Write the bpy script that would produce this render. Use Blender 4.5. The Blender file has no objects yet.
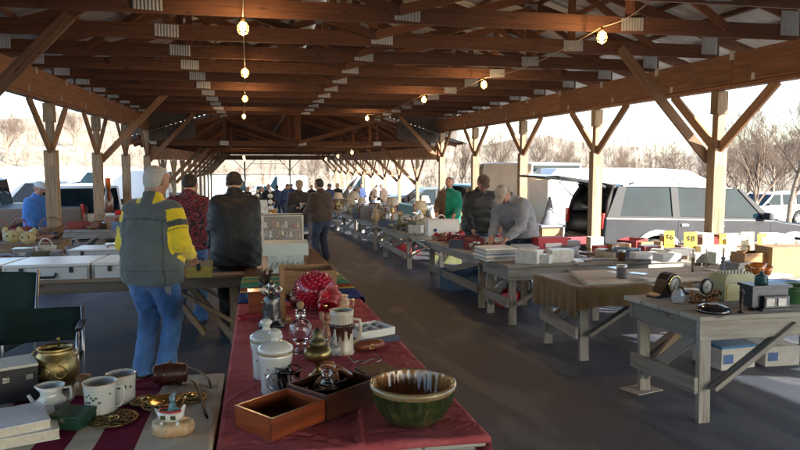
import bpy, bmesh, math, random
import numpy as np
from mathutils import Vector, Matrix
PI = math.pi
rnd = random.Random(7)
scene = bpy.context.scene
COL = scene.collection
V3 = lambda *a: Vector(a)

# ------------------------------------------------------------ camera geometry
FPX = 680.0
TH = math.atan(64 / FPX); PS = math.atan(145 / FPX * math.cos(TH))
CF = (math.sin(PS)*math.cos(TH), math.cos(PS)*math.cos(TH), -math.sin(TH))
CR = (math.cos(PS), -math.sin(PS), 0.0)
CU = (math.sin(PS)*math.sin(TH), math.cos(PS)*math.sin(TH), math.cos(TH))
SL = .0387; CH = 1.59          # the ground falls away by SL; eye height
XR, XL = 6.6, -3.5             # post lines of the pavilion
HB, HC = 1.01, 1.49            # beam bottom and truss bottom above eye level (first section)

def sstep(a, b, x):
    t = min(1, max(0, (x-a)/(b-a))); return t*t*(3-2*t)

def gz(x, y):
    yy = y if y < 90 else 90 + (y-90)*.1
    if y < -40: yy = -40
    z = -SL*yy
    if x > 6.9:
        z -= .27*sstep(6.9, 8.2, x) + .02*min(max(x-8.2, 0), 40)
    return z

def at(px, py, h):
    """metres: the point at height h over the ground seen at that place of the photograph"""
    a = (px-400)/FPX; b = (225-py)/FPX
    d = [CF[i]+CR[i]*a+CU[i]*b for i in range(3)]
    t = (h-CH)/(d[2]+SL*d[1])
    return V3(t*d[0], t*d[1], CH+t*d[2])

def aty(px, py, Y):
    a = (px-400)/FPX; b = (225-py)/FPX
    d = [CF[i]+CR[i]*a+CU[i]*b for i in range(3)]
    t = Y/d[1]
    return V3(t*d[0], Y, CH+t*d[2])

# ------------------------------------------------------------ materials
MATS = {}
def nn(nt, t, **kw):
    n = nt.nodes.new(t)
    for k, v in kw.items():
        if hasattr(n, k): setattr(n, k, v)
        else: n.inputs[k.replace('_', ' ')].default_value = v
    return n
def newmat(name):
    m = bpy.data.materials.new(name); m.use_nodes = True
    nt = m.node_tree; b = nt.nodes['Principled BSDF']
    MATS[name] = m
    return m, nt, b
def c4(c): return (c[0], c[1], c[2], 1)
def ramp(nt, stops):
    r = nt.nodes.new('ShaderNodeValToRGB'); e = r.color_ramp.elements
    while len(e) < len(stops): e.new(.5)
    for k, (p, c) in enumerate(stops): e[k].position = p; e[k].color = c4(c) if len(c) == 3 else c
    return r
def mixc(nt, blend, fac, a, b):
    m = nt.nodes.new('ShaderNodeMix'); m.data_type = 'RGBA'; m.blend_type = blend
    for s, v in ((0, fac), (6, a), (7, b)):
        if hasattr(v, 'is_linked') or hasattr(v, 'links'): nt.links.new(v, m.inputs[s])
        else: m.inputs[s].default_value = v if s == 0 else c4(v)
    return m.outputs[2]
def math_(nt, op, a, b=None):
    m = nt.nodes.new('ShaderNodeMath'); m.operation = op
    for i, v in enumerate((a, b)):
        if v is None: continue
        if hasattr(v, 'links'): nt.links.new(v, m.inputs[i])
        else: m.inputs[i].default_value = v
    return m.outputs[0]

def M(name, col, rough=.6, metal=0., var=.18, scale=6., bump=.15, bscale=60., spec=.5, dirt=None, coat=0, trans=0, ior=1.45, emit=None, alpha=1, attr=None, sheen=0):
    """general procedural surface: colour broken up by two noises, fine bump, uneven gloss"""
    if name in MATS: return MATS[name]
    m, nt, b = newmat(name)
    tc = nn(nt, 'ShaderNodeTexCoord'); L = nt.links.new
    n1 = nn(nt, 'ShaderNodeTexNoise', Scale=scale, Detail=6., Roughness=.6); L(tc.outputs['Object'], n1.inputs['Vector'])
    r = ramp(nt, [(.3, tuple(c*(1-var) for c in col)), (.7, tuple(min(1, c*(1+var)) for c in col))])
    L(n1.outputs['Fac'], r.inputs['Fac']); out = r.outputs['Color']
    if attr:
        an = nn(nt, 'ShaderNodeAttribute', attribute_name=attr)
        g = ramp(nt, [(.3, (1-var,)*3), (.7, (1+var,)*3)]); L(n1.outputs['Fac'], g.inputs['Fac'])
        out = mixc(nt, 'MULTIPLY', 1.0, an.outputs['Color'], g.outputs['Color'])
    if dirt:
        n2 = nn(nt, 'ShaderNodeTexNoise', Scale=scale*.45, Detail=8., Roughness=.7); L(tc.outputs['Object'], n2.inputs['Vector'])
        r2 = ramp(nt, [(.48, (0, 0, 0)), (.66, (1, 1, 1))]); L(n2.outputs['Fac'], r2.inputs['Fac'])
        out = mixc(nt, 'MIX', math_(nt, 'MULTIPLY', r2.outputs['Color'], .7), out, dirt)
    L(out, b.inputs['Base Color'])
    b.inputs['Metallic'].default_value = metal
    rr = nn(nt, 'ShaderNodeMapRange'); rr.inputs[3].default_value = max(.02, rough*.8); rr.inputs[4].default_value = min(1, rough*1.2)
    L(n1.outputs['Fac'], rr.inputs[0]); L(rr.outputs[0], b.inputs['Roughness'])
    b.inputs['Specular IOR Level'].default_value = spec
    b.inputs['Coat Weight'].default_value = coat; b.inputs['Coat Roughness'].default_value = .08
    b.inputs['Transmission Weight'].default_value = trans; b.inputs['IOR'].default_value = ior
    b.inputs['Alpha'].default_value = alpha
    b.inputs['Sheen Weight'].default_value = sheen
    if emit: b.inputs['Emission Color'].default_value = c4(emit[0]); b.inputs['Emission Strength'].default_value = emit[1]
    if bump:
        n3 = nn(nt, 'ShaderNodeTexNoise', Scale=bscale, Detail=4.); L(tc.outputs['Object'], n3.inputs['Vector'])
        bp = nn(nt, 'ShaderNodeBump', Strength=bump, Distance=.01); L(n3.outputs['Fac'], bp.inputs['Height']); L(bp.outputs[0], b.inputs['Normal'])
    return m

def WOOD(name, light, dark, rough=.75, spread=.35, grain=40., bump=.35, grey=None, coat=0):
    """timber: grain runs along each board's own length (UV), every board has its own tone, knots and splits"""
    if name in MATS: return MATS[name]
    m, nt, b = newmat(name); L = nt.links.new
    uv = nn(nt, 'ShaderNodeUVMap')
    mp = nn(nt, 'ShaderNodeMapping'); mp.inputs['Scale'].default_value = (1.6, grain, 1); L(uv.outputs[0], mp.inputs[0])
    n1 = nn(nt, 'ShaderNodeTexNoise', Scale=1., Detail=7., Roughness=.62, Distortion=.35); L(mp.outputs[0], n1.inputs['Vector'])
    mp2 = nn(nt, 'ShaderNodeMapping'); mp2.inputs['Scale'].default_value = (1.1, 5, 1); L(uv.outputs[0], mp2.inputs[0])
    n2 = nn(nt, 'ShaderNodeTexNoise', Scale=1.3, Detail=5.); L(mp2.outputs[0], n2.inputs['Vector'])
    r = ramp(nt, [(.28, dark), (.5, tuple((a+c)/2 for a, c in zip(light, dark))), (.72, light)]); L(n1.outputs['Fac'], r.inputs['Fac'])
    out = r.outputs['Color']
    if grey:
        g = ramp(nt, [(.42, (0, 0, 0)), (.62, (1, 1, 1))]); L(n2.outputs['Fac'], g.inputs['Fac'])
        out = mixc(nt, 'MIX', g.outputs['Color'], out, grey)
    mp3 = nn(nt, 'ShaderNodeMapping'); mp3.inputs['Scale'].default_value = (3.2, 9, 1); L(uv.outputs[0], mp3.inputs[0])
    vo = nn(nt, 'ShaderNodeTexVoronoi', Scale=1.); L(mp3.outputs[0], vo.inputs['Vector'])
    k = ramp(nt, [(.06, (.25, .2, .16)), (.16, (1, 1, 1))]); L(vo.outputs['Distance'], k.inputs['Fac'])
    out = mixc(nt, 'MULTIPLY', .75, out, k.outputs['Color'])
    an = nn(nt, 'ShaderNodeAttribute', attribute_name='rnd')
    lv = nn(nt, 'ShaderNodeMapRange'); lv.inputs[3].default_value = 1-spread; lv.inputs[4].default_value = 1+spread; L(an.outputs['Fac'], lv.inputs[0])
    cb = nn(nt, 'ShaderNodeCombineColor')
    for i in range(3): L(lv.outputs[0], cb.inputs[i])
    out = mixc(nt, 'MULTIPLY', 1., out, cb.outputs[0])
    L(out, b.inputs['Base Color']); b.inputs['Roughness'].default_value = rough
    b.inputs['Coat Weight'].default_value = coat; b.inputs['Coat Roughness'].default_value = .15
    bp = nn(nt, 'ShaderNodeBump', Strength=bump, Distance=.006); L(n1.outputs['Fac'], bp.inputs['Height']); L(bp.outputs[0], b.inputs['Normal'])
    return m

# ------------------------------------------------------------ mesh builder
class MB:
    def __init__(s): s.v = []; s.f = []; s.uv = []; s.m = []; s.r = []; s.sm = []
    def add(s, vs, fs, uvs=None, m=0, smooth=False, r=None):
        o = len(s.v); s.v += [tuple(v) for v in vs]
        r = rnd.random() if r is None else r
        for i, f in enumerate(fs):
            s.f.append([o+k for k in f]); s.m.append(m); s.r.append(r); s.sm.append(smooth)
            s.uv.append(uvs[i] if uvs else [(0, 0)]*len(f))
        return s
    def box(s, c, d, rot=None, m=0, r=None, taper=None):
        hx, hy, hz = d[0]/2, d[1]/2, d[2]/2
        t = taper or 1
        P = [(-hx, -hy, -hz), (hx, -hy, -hz), (hx, hy, -hz), (-hx, hy, -hz), (-hx*t, -hy*t, hz), (hx*t, -hy*t, hz), (hx*t, hy*t, hz), (-hx*t, hy*t, hz)]
        F = [(0, 3, 2, 1), (4, 5, 6, 7), (0, 1, 5, 4), (1, 2, 6, 5), (2, 3, 7, 6), (3, 0, 4, 7)]
        ax = max(range(3), key=lambda i: d[i]); ou, ov = rnd.random()*40, rnd.random()*40
        uvs = []
        for f in F:
            pts = [P[k] for k in f]
            ext = [max(p[i] for p in pts)-min(p[i] for p in pts) for i in range(3)]
            thin = min(range(3), key=lambda i: ext[i])
            rest = [i for i in range(3) if i != thin]
            if ax in rest: u = ax; w = [i for i in rest if i != ax][0]
            else: u, w = rest
            uvs.append([(p[u]+ou, p[w]+ov) for p in pts])
        c = Vector(c); R_ = rot or Matrix.Identity(3)
        return s.add([c + R_ @ Vector(p) for p in P], F, uvs, m, False, r)
    def bar(s, a, b, w, t, up=(0, 0, 1), m=0, ext=0, r=None):
        """a board from a to b; w across, t along 'up'"""
        a = Vector(a); b = Vector(b); d = b-a; l = d.length; x = d/l
        up = Vector(up)
        if abs(x.dot(up)) > .99: up = Vector((0, 1, 0))
        y = up.cross(x).normalized(); z = x.cross(y)
        R_ = Matrix((x, y, z)).transposed()
        return s.box((a+b)/2, (l+2*ext, w, t), R_, m, r)
    def ring(s, c, x, y, r1, r2, n):
        return [c + x*(math.cos(2*PI*k/n)*r1) + y*(math.sin(2*PI*k/n)*r2) for k in range(n)]
    def tube(s, pts, r, n=8, m=0, caps=True, smooth=True, closed=False, flat=1):
        pts = [Vector(p) for p in pts]; N = len(pts)
        rs = r if isinstance(r, (list, tuple)) else [r]*N
        vs = []; up = None
        for i, p in enumerate(pts):
            t = (pts[(i+1) % N] - pts[i-1]) if closed else (pts[min(i+1, N-1)] - pts[max(i-1, 0)])
            if t.length < 1e-9: t = Vector((0, 0, 1))
            t.normalize()
            if up is None: up = Vector((0, 0, 1)) if abs(t.z) < .9 else Vector((1, 0, 0))
            x = t.cross(up)
            if x.length < 1e-4: x = t.cross(Vector((1, .1, 0)))
            x.normalize(); y = x.cross(t).normalized(); up = y
            vs += s.ring(p, x, y, rs[i], rs[i]*flat, n)
        fs = []
        for i in range(N if closed else N-1):
            for k in range(n):
                a = i*n+k; b_ = i*n+(k+1) % n; c_ = ((i+1) % N)*n+(k+1) % n; d = ((i+1) % N)*n+k
                fs.append((a, b_, c_, d))
        if caps and not closed: fs += [tuple(range(n))[::-1], tuple(range((N-1)*n, N*n))]
        return s.add(vs, fs, None, m, smooth)
    def cyl(s, a, b, r1, r2=None, n=16, m=0, smooth=True):
        return s.tube([a, b], [r1, r1 if r2 is None else r2], n, m, True, smooth)
    def lathe(s, prof, c=(0, 0, 0), n=32, m=0, wob=None, R_=None, smooth=True, cap=True, sx=1, sy=1):
        c = Vector(c); vs = []
        for (r, z) in prof:
            for k in range(n):
                a = 2*PI*k/n; q = r*(wob(a, z, r) if wob else 1)
                p = Vector((math.cos(a)*q*sx, math.sin(a)*q*sy, z))
                vs.append(c + (R_ @ p if R_ else p))
        fs = []
        for i in range(len(prof)-1):
            for k in range(n):
                fs.append((i*n+k, i*n+(k+1) % n, (i+1)*n+(k+1) % n, (i+1)*n+k))
        if cap: fs += [tuple(range(n))[::-1], tuple(range((len(prof)-1)*n, len(prof)*n))]
        return s.add(vs, fs, None, m, smooth)
    def ball(s, c, r, n=14, m=0, R_=None, wob=None):
        rx, ry, rz = (r, r, r) if not isinstance(r, (tuple, list)) else r
        c = Vector(c); vs = []; h = n//2
        for i in range(1, h):
            t = PI*i/h
            for k in range(n):
                a = 2*PI*k/n; p = Vector((math.sin(t)*math.cos(a)*rx, math.sin(t)*math.sin(a)*ry, -math.cos(t)*rz))
                if wob: p = p*wob(p)
                vs.append(c+(R_ @ p if R_ else p))
        b0 = Vector((0, 0, -rz)); t0 = Vector((0, 0, rz))
        vs += [c+(R_ @ b0 if R_ else b0), c+(R_ @ t0 if R_ else t0)]
        fs = [(i*n+k, i*n+(k+1) % n, (i+1)*n+(k+1) % n, (i+1)*n+k) for i in range(h-2) for k in range(n)]
        B = len(vs)-2
        fs += [(B, (k+1) % n, k) for k in range(n)] + [(B+1, (h-2)*n+k, (h-2)*n+(k+1) % n) for k in range(n)]
        return s.add(vs, fs, None, m, True)
    def prism(s, poly, o, x, y, t, m=0, smooth=False):
        """2-D outline in the plane (x, y) through o, thickness t along x cross y (centred)"""
        o = Vector(o); x = Vector(x).normalized(); y = Vector(y).normalized(); z = x.cross(y)
        n = len(poly); ou = rnd.random()*30
        vs = [o+x*p[0]+y*p[1]-z*(t/2) for p in poly]+[o+x*p[0]+y*p[1]+z*(t/2) for p in poly]
        uvf = [(p[0]+ou, p[1]) for p in poly]
        fs = [tuple(range(n))[::-1], tuple(range(n, 2*n))]; uvs = [uvf[::-1], uvf]
        for k in range(n):
            fs.append((k, (k+1) % n, n+(k+1) % n, n+k)); uvs.append([uvf[k], uvf[(k+1) % n], uvf[(k+1) % n], uvf[k]])
        return s.add(vs, fs, uvs, m, smooth)
    def sheet(s, fn, nu, nv, m=0, thick=None, smooth=True):
        vs = []
        for i in range(nu+1):
            for j in range(nv+1): vs.append(Vector(fn(i/nu, j/nv)))
        w = nv+1
        fs = [(i*w+j, (i+1)*w+j, (i+1)*w+j+1, i*w+j+1) for i in range(nu) for j in range(nv)]
        uvs = [[(i/nu, j/nv), ((i+1)/nu, j/nv), ((i+1)/nu, (j+1)/nv), (i/nu, (j+1)/nv)] for i in range(nu) for j in range(nv)]
        return s.add(vs, fs, uvs, m, smooth)
    def mesh(s, name, mats):
        me = bpy.data.meshes.new(name); me.from_pydata(s.v, [], s.f)
        ul = me.uv_layers.new(name='UVMap'); flat = []
        for u in s.uv:
            for q in u: flat += [q[0], q[1]]
        if len(flat) == len(ul.data)*2: ul.data.foreach_set('uv', flat)
        at_ = me.attributes.new('rnd', 'FLOAT', 'FACE'); at_.data.foreach_set('value', s.r)
        me.polygons.foreach_set('material_index', s.m); me.polygons.foreach_set('use_smooth', s.sm)
        for mt in (mats if isinstance(mats, (list, tuple)) else [mats]): me.materials.append(mt)
        me.update(); return me
    def build(s, name, mats, parent=None, bevel=0, loc=None, rz=0, seg=2, solid=0, sub=0, **tags):
        o = bpy.data.objects.new(name, s.mesh(name, mats)); COL.objects.link(o)
        if parent is not None: o.parent = parent
        if loc is not None: o.location = loc
        if rz: o.rotation_euler = (0, 0, rz)
        if solid: md = o.modifiers.new('s', 'SOLIDIFY'); md.thickness = solid; md.offset = 0
        if bevel: md = o.modifiers.new('b', 'BEVEL'); md.width = bevel; md.segments = seg; md.limit_method = 'ANGLE'; md.angle_limit = math.radians(40)
        if sub: md = o.modifiers.new('d', 'SUBSURF'); md.levels = sub; md.render_levels = sub
        for k, v in tags.items(): o[k] = v
        return o

def thing(name, label, cat, loc=(0, 0, 0), rz=0, group=None, rot=None):
    o = bpy.data.objects.new(name, None); COL.objects.link(o); o.empty_display_size = .1
    o.location = loc; o.rotation_euler = rot or (0, 0, rz); o['label'] = label; o['category'] = cat
    if group: o['group'] = group
    return o
def tag(o, label, cat, group=None):
    o['label'] = label; o['category'] = cat
    if group: o['group'] = group
    return o
def one(mb, name, mats, label, cat, loc, rz=0, group=None, **kw):
    return tag(mb.build(name, mats, None, loc=loc, rz=rz, **kw), label, cat, group)
def dup(root, loc, rz=None, label=None, group=None, scale=None):
    def cp(o, par):
        c = o.copy(); COL.objects.link(c)
        if par is not None: c.parent = par
        for ch in o.children: cp(ch, c)
        return c
    r = cp(root, None); r.location = loc
    if rz is not None: r.rotation_euler = (0, 0, rz)
    if label: r['label'] = label
    if group: r['group'] = group
    if scale: r.scale = scale if isinstance(scale, (tuple, list)) else (scale,)*3
    return r
def text(body, size, mat, parent, loc, rot, ext=.0008, name='lettering', sx=1):
    cu = bpy.data.curves.new(name, 'FONT'); cu.body = body; cu.size = size; cu.extrude = ext; cu.align_x = 'CENTER'; cu.align_y = 'CENTER'; cu.offset = size*.012
    cu.materials.append(mat)
    tmp = bpy.data.objects.new(name, cu); me = bpy.data.meshes.new_from_object(tmp); bpy.data.objects.remove(tmp); me.materials.clear(); me.materials.append(mat)
    o = bpy.data.objects.new(name, me); COL.objects.link(o); o.parent = parent; o.location = loc; o.rotation_euler = rot; o.scale = (sx, 1, 1)
    return o
def rotz(a): return Matrix.Rotation(a, 3, 'Z')
def roty(a): return Matrix.Rotation(a, 3, 'Y')
def rotx(a): return Matrix.Rotation(a, 3, 'X')

# ------------------------------------------------------------ camera, world, sun
cam = bpy.data.cameras.new('camera'); camo = bpy.data.objects.new('camera', cam); COL.objects.link(camo)
cam.sensor_width = 36; cam.lens = FPX/800*36; cam.clip_start = .05; cam.clip_end = 3000
camo.location = (0, 0, CH)
camo.matrix_world = Matrix(((CR[0], CU[0], -CF[0], 0), (CR[1], CU[1], -CF[1], 0), (CR[2], CU[2], -CF[2], CH), (0, 0, 0, 1)))
scene.camera = camo
w = bpy.data.worlds.new('World'); scene.world = w; w.use_nodes = True
nt = w.node_tree; bg = nt.nodes['Background']
sky = nt.nodes.new('ShaderNodeTexSky'); sky.sky_type = 'NISHITA'; sky.sun_disc = False
SUN_EL, SUN_AZ = 26, 146
sky.sun_elevation = math.radians(SUN_EL); sky.sun_rotation = math.radians(SUN_AZ); sky.air_density = 1.0; sky.dust_density = 1.2; sky.ozone_density = 1.5; sky.altitude = 200
nt.links.new(sky.outputs[0], bg.inputs[0]); bg.inputs[1].default_value = .15
sl = bpy.data.lights.new('sun', 'SUN'); so = bpy.data.objects.new('sun', sl); COL.objects.link(so)
sl.energy = 5; sl.angle = math.radians(.5); sl.color = (1, .93, .84)
sd = V3(math.cos(math.radians(SUN_EL))*math.sin(math.radians(SUN_AZ)), math.cos(math.radians(SUN_EL))*math.cos(math.radians(SUN_AZ)), math.sin(math.radians(SUN_EL)))
so.rotation_euler = sd.to_track_quat('Z', 'Y').to_euler(); so.location = (20, -20, 20)
vs = scene.view_settings; vs.view_transform = 'Standard'; vs.look = 'None'; vs.gamma = 1; vs.use_curve_mapping = False; vs.exposure = 1.95
scene.cycles.use_denoising = True
scene.cycles.max_bounces = 10; scene.cycles.diffuse_bounces = 5; scene.cycles.transmission_bounces = 8; scene.cycles.transparent_max_bounces = 8
scene.cycles.sample_clamp_indirect = 6; scene.cycles.caustics_reflective = False; scene.cycles.caustics_refractive = False
# ------------------------------------------------------------ ground, hills, woods
def mat_asphalt():
    m, nt, b = newmat('asphalt'); L = nt.links.new
    tc = nn(nt, 'ShaderNodeTexCoord')
    n1 = nn(nt, 'ShaderNodeTexNoise', Scale=.55, Detail=8., Roughness=.62); L(tc.outputs['Object'], n1.inputs['Vector'])
    n2 = nn(nt, 'ShaderNodeTexNoise', Scale=110., Detail=3.); L(tc.outputs['Object'], n2.inputs['Vector'])
    r = ramp(nt, [(.3, (.036, .045, .064)), (.52, (.054, .064, .086)), (.72, (.080, .091, .114))]); L(n1.outputs['Fac'], r.inputs['Fac'])
    r2 = ramp(nt, [(.35, (.72, .72, .72)), (.7, (1.3, 1.3, 1.3))]); L(n2.outputs['Fac'], r2.inputs['Fac'])
    c = mixc(nt, 'MULTIPLY', .8, r.outputs['Color'], r2.outputs['Color'])
    mp = nn(nt, 'ShaderNodeMapping'); mp.inputs['Rotation'].default_value = (0, 0, .4); mp.inputs['Scale'].default_value = (.9, .25, 1); L(tc.outputs['Object'], mp.inputs[0])
    n4 = nn(nt, 'ShaderNodeTexNoise', Scale=1.6, Detail=5., Distortion=1.2); L(mp.outputs[0], n4.inputs['Vector'])
    r4 = ramp(nt, [(.54, (0, 0, 0)), (.62, (1, 1, 1))]); L(n4.outputs['Fac'], r4.inputs['Fac'])
    c = mixc(nt, 'MIX', math_(nt, 'MULTIPLY', r4.outputs['Color'], .5), c, (.15, .158, .17))
    vo = nn(nt, 'ShaderNodeTexVoronoi', Scale=.22); vo.feature = 'DISTANCE_TO_EDGE'
    nd = nn(nt, 'ShaderNodeTexNoise', Scale=2.2, Detail=5.); L(tc.outputs['Object'], nd.inputs['Vector'])
    mx = mixc(nt, 'LINEAR_LIGHT', .14, tc.outputs['Object'], nd.outputs['Color']); L(mx, vo.inputs['Vector'])
    rc = ramp(nt, [(.001, (.6, .6, .6)), (.004, (1, 1, 1))]); L(vo.outputs['Distance'], rc.inputs['Fac'])
    c = mixc(nt, 'MULTIPLY', .6, c, rc.outputs['Color'])
    vs_ = nn(nt, 'ShaderNodeTexVoronoi', Scale=4.5); L(tc.outputs['Object'], vs_.inputs['Vector'])
    rs = ramp(nt, [(.045, (1, 1, 1)), (.06, (0, 0, 0))]); L(vs_.outputs['Distance'], rs.inputs['Fac'])
    c = mixc(nt, 'MIX', math_(nt, 'MULTIPLY', rs.outputs['Color'], .35), c, (.2, .19, .18))
    # the lot outside the roof is faded asphalt, outdoor brightness put into its colour
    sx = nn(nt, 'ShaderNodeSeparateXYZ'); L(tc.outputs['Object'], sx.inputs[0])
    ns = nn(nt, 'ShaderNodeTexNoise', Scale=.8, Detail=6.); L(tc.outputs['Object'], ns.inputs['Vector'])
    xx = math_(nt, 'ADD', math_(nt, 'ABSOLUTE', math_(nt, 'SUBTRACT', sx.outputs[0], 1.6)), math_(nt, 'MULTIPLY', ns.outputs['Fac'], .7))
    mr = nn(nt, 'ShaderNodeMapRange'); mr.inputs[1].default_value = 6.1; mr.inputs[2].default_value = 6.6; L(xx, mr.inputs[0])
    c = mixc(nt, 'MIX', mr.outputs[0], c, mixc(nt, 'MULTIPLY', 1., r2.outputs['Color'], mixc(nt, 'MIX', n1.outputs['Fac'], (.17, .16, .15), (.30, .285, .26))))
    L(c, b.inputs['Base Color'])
    rr = nn(nt, 'ShaderNodeMapRange'); rr.inputs[3].default_value = .42; rr.inputs[4].default_value = .8; L(n1.outputs['Fac'], rr.inputs[0]); L(rr.outputs[0], b.inputs['Roughness'])
    bp = nn(nt, 'ShaderNodeBump', Strength=.5, Distance=.006); L(n2.outputs['Fac'], bp.inputs['Height']); L(bp.outputs[0], b.inputs['Normal'])
    return m
ASPH = mat_asphalt()
def polar(rs, n, zf):
    vs = []; fs = []
    for r in rs:
        for k in range(n):
            a = 2*PI*k/n; x, y = r*math.sin(a), r*math.cos(a); vs.append((x, y, zf(x, y)))
    for i in range(len(rs)-1):
        for k in range(n): fs.append((i*n+k, (i+1)*n+k, (i+1)*n+(k+1) % n, i*n+(k+1) % n))
    return vs, fs
# near ground: a fine grid so the drop beside the pavilion is resolved
g = MB(); xs = [-90+ i*3 for i in range(31)] + [i*.5 for i in range(1, 40)] + [20+i*3 for i in range(0, 31)]; ys = [-42+i*3 for i in range(50)]
W = len(ys)
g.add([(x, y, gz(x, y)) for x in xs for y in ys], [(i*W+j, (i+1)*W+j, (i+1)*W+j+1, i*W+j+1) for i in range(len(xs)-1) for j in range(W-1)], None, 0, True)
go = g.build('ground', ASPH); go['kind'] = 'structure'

def hill(x, y):
    r = math.hypot(x, y); a = math.degrees(math.atan2(x, y))
    e = 3.1 if a < -8 else 3.1 + (1.1-3.1)*sstep(-8, 30, a)      # crest elevation in degrees seen from the market
    e += .35*math.sin(a*.31)+.2*math.sin(a*.83+1)
    base = gz(x*min(1, 70/max(r, 1)), y*min(1, 70/max(r, 1))) - .3
    top = CH + 210*math.tan(math.radians(e))
    t = sstep(72, 215, r)
    z = base + (top-base)*t
    z += (math.sin(x*.06)*math.cos(y*.05)+.5*math.sin(x*.17+y*.11))*1.0*sstep(90, 200, r)
    if r > 215: z += (r-215)*.01
    return z
vs_, fs_ = polar([64, 70, 78, 86, 95, 105, 116, 128, 142, 158, 176, 196, 220, 300, 500, 900], 150, hill)
hb = MB().add(vs_, fs_, None, 0, True)
HM = M('dry_grass', (.27, .225, .16), rough=.95, var=.35, scale=.09, bump=.5, bscale=1.2, dirt=(.18, .135, .09))
ho = hb.build('hillside', HM); ho['kind'] = 'structure'

TWIG = M('bare_twigs', (.23, .18, .13), rough=.9, var=.4, scale=.2, bump=0)  # pale on purpose: distance haze is put into the twig colour
BARK = M('bark', (.24, .19, .14), rough=.9, var=.35, scale=3., bump=.6, bscale=25)
# leafless brush on the slopes: nobody could count it
R2 = random.Random(5)
wb = MB()
def stick(mb, a, b, r0, r1, R_=R2):
    d = (b-a).normalized(); x = d.cross(V3(.3, .8, .1)).normalized(); y = d.cross(x)
    vs = []
    for p, r in ((a, r0), (b, r1)):
        for k in range(3):
            q = 2*PI*k/3; vs.append(p+x*(math.cos(q)*r)+y*(math.sin(q)*r))
    mb.add(vs, [(0, 1, 4, 3), (1, 2, 5, 4), (2, 0, 3, 5)], None, 0, False, R_.random())
for i in range(2300):
    a = math.radians(R2.uniform(-52, 62)); r = R2.uniform(80, 205)
    if a < math.radians(-6) and R2.random() < .35: continue
    x, y = r*math.sin(a), r*math.cos(a); z = hill(x, y)-.2
    h = R2.uniform(1.6, 4.2)*(.85 if a > .2 else .8); b0 = V3(x, y, z)
    lean = V3(R2.uniform(-.2, .2), R2.uniform(-.2, .2), 1)
    top = b0+lean*h; stick(wb, b0, top, .07, .02)
    for j in range(9):
        t = R2.uniform(.25, .95); p = b0.lerp(top, t); q = R2.uniform(0, 2*PI); l = h*R2.uniform(.2, .42)*(1.1-t*.5)
        e = p+V3(math.cos(q)*.7, math.sin(q)*.7, .75)*l; stick(wb, p, e, .035, .012)
        for k in range(3):
            p2 = p.lerp(e, R2.uniform(.3, .9)); q2 = R2.uniform(0, 2*PI)
            stick(wb, p2, p2+V3(math.cos(q2)*.6, math.sin(q2)*.6, .8)*l*.45, .02, .01)
wo = wb.build('woods', TWIG); wo['kind'] = 'stuff'; tag(wo, 'leafless tan brush and woods covering the slopes behind the market', 'woods')

def bare_tree(seed, H, spread=.5, tw=1.):
    R_ = random.Random(seed); tr = MB(); cr = MB()
    def grow(p, d, l, r, lev):
        pts = [p]; rs = [r]; n = 5 if lev < 2 else 3
        for k in range(n):
            d = (d + V3(R_.uniform(-1, 1), R_.uniform(-1, 1), R_.uniform(-.3, .6))*(.10 if lev == 0 else .2)).normalized()
            pts.append(pts[-1]+d*(l/n)); rs.append(r*(1-.55*(k+1)/n))
        (tr if lev == 0 else cr).tube(pts, rs, 7 if lev < 2 else (5 if lev == 2 else 3), caps=False)
        if lev >= 5: return
        nb = [7, 5, 4, 4, 3][lev]
        for j in range(nb):
            t = R_.uniform(.35 if lev == 0 else .2, 1); i = min(n-1, int(t*n)); q = pts[i].lerp(pts[i+1], t*n-i)
            a = R_.uniform(0, 2*PI); s = R_.uniform(.5, .95)*spread*2
            nd = (d*.8 + V3(math.cos(a)*s, math.sin(a)*s, .35)).normalized()
            grow(q, nd, l*R_.uniform(.42, .66), max(.006, rs[i]*.5), lev+1)
        if lev > 0: grow(pts[-1], d, l*.5, rs[-1], lev+1)
    grow(V3(0, 0, -.2), V3(0, 0, 1), H*.55, H*.017*tw, 0)
    return tr, cr
TTW = M('tree_twigs', (.15, .105, .075), rough=.9, var=.3, scale=.3, bump=0); TBK = M('tree_bark', (.22, .17, .125), rough=.9, var=.4, scale=3., bump=.6, bscale=25)
TREES = []
for sd_, H, sp in ((3, 9, .5), (11, 11, .42), (23, 7.5, .6)):
    tr, cr = bare_tree(sd_, H, sp)
    TREES.append((tr.mesh('trunk', TBK), cr.mesh('crown', TTW), H))
def plant_tree(kind, px, dist, top_py, label, base_drop=.3, group='bare trees beyond the parking lot'):
    a = math.atan((px-400)/FPX)+PS; x, y = dist*math.sin(a), dist*math.cos(a)
    z = (hill(x, y) if dist > 68 else gz(x, y)) - base_drop
    el = math.atan((225-top_py)/FPX*math.cos(math.atan((px-400)/FPX)))-TH
    top = CH+dist*math.tan(el); trm, crm, H = TREES[kind]; s = max(.4, (top-z)/(H*.93))
    t = thing('bare_tree', label, 'tree', (x, y, z), R2.uniform(0, 6.28), group); t.scale = (s*R2.uniform(.9, 1.1), s*R2.uniform(.9, 1.1), s)
    for nme, me in (('trunk', trm), ('crown', crm)):
        o = bpy.data.objects.new(nme, me); COL.objects.link(o); o.parent = t
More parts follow.
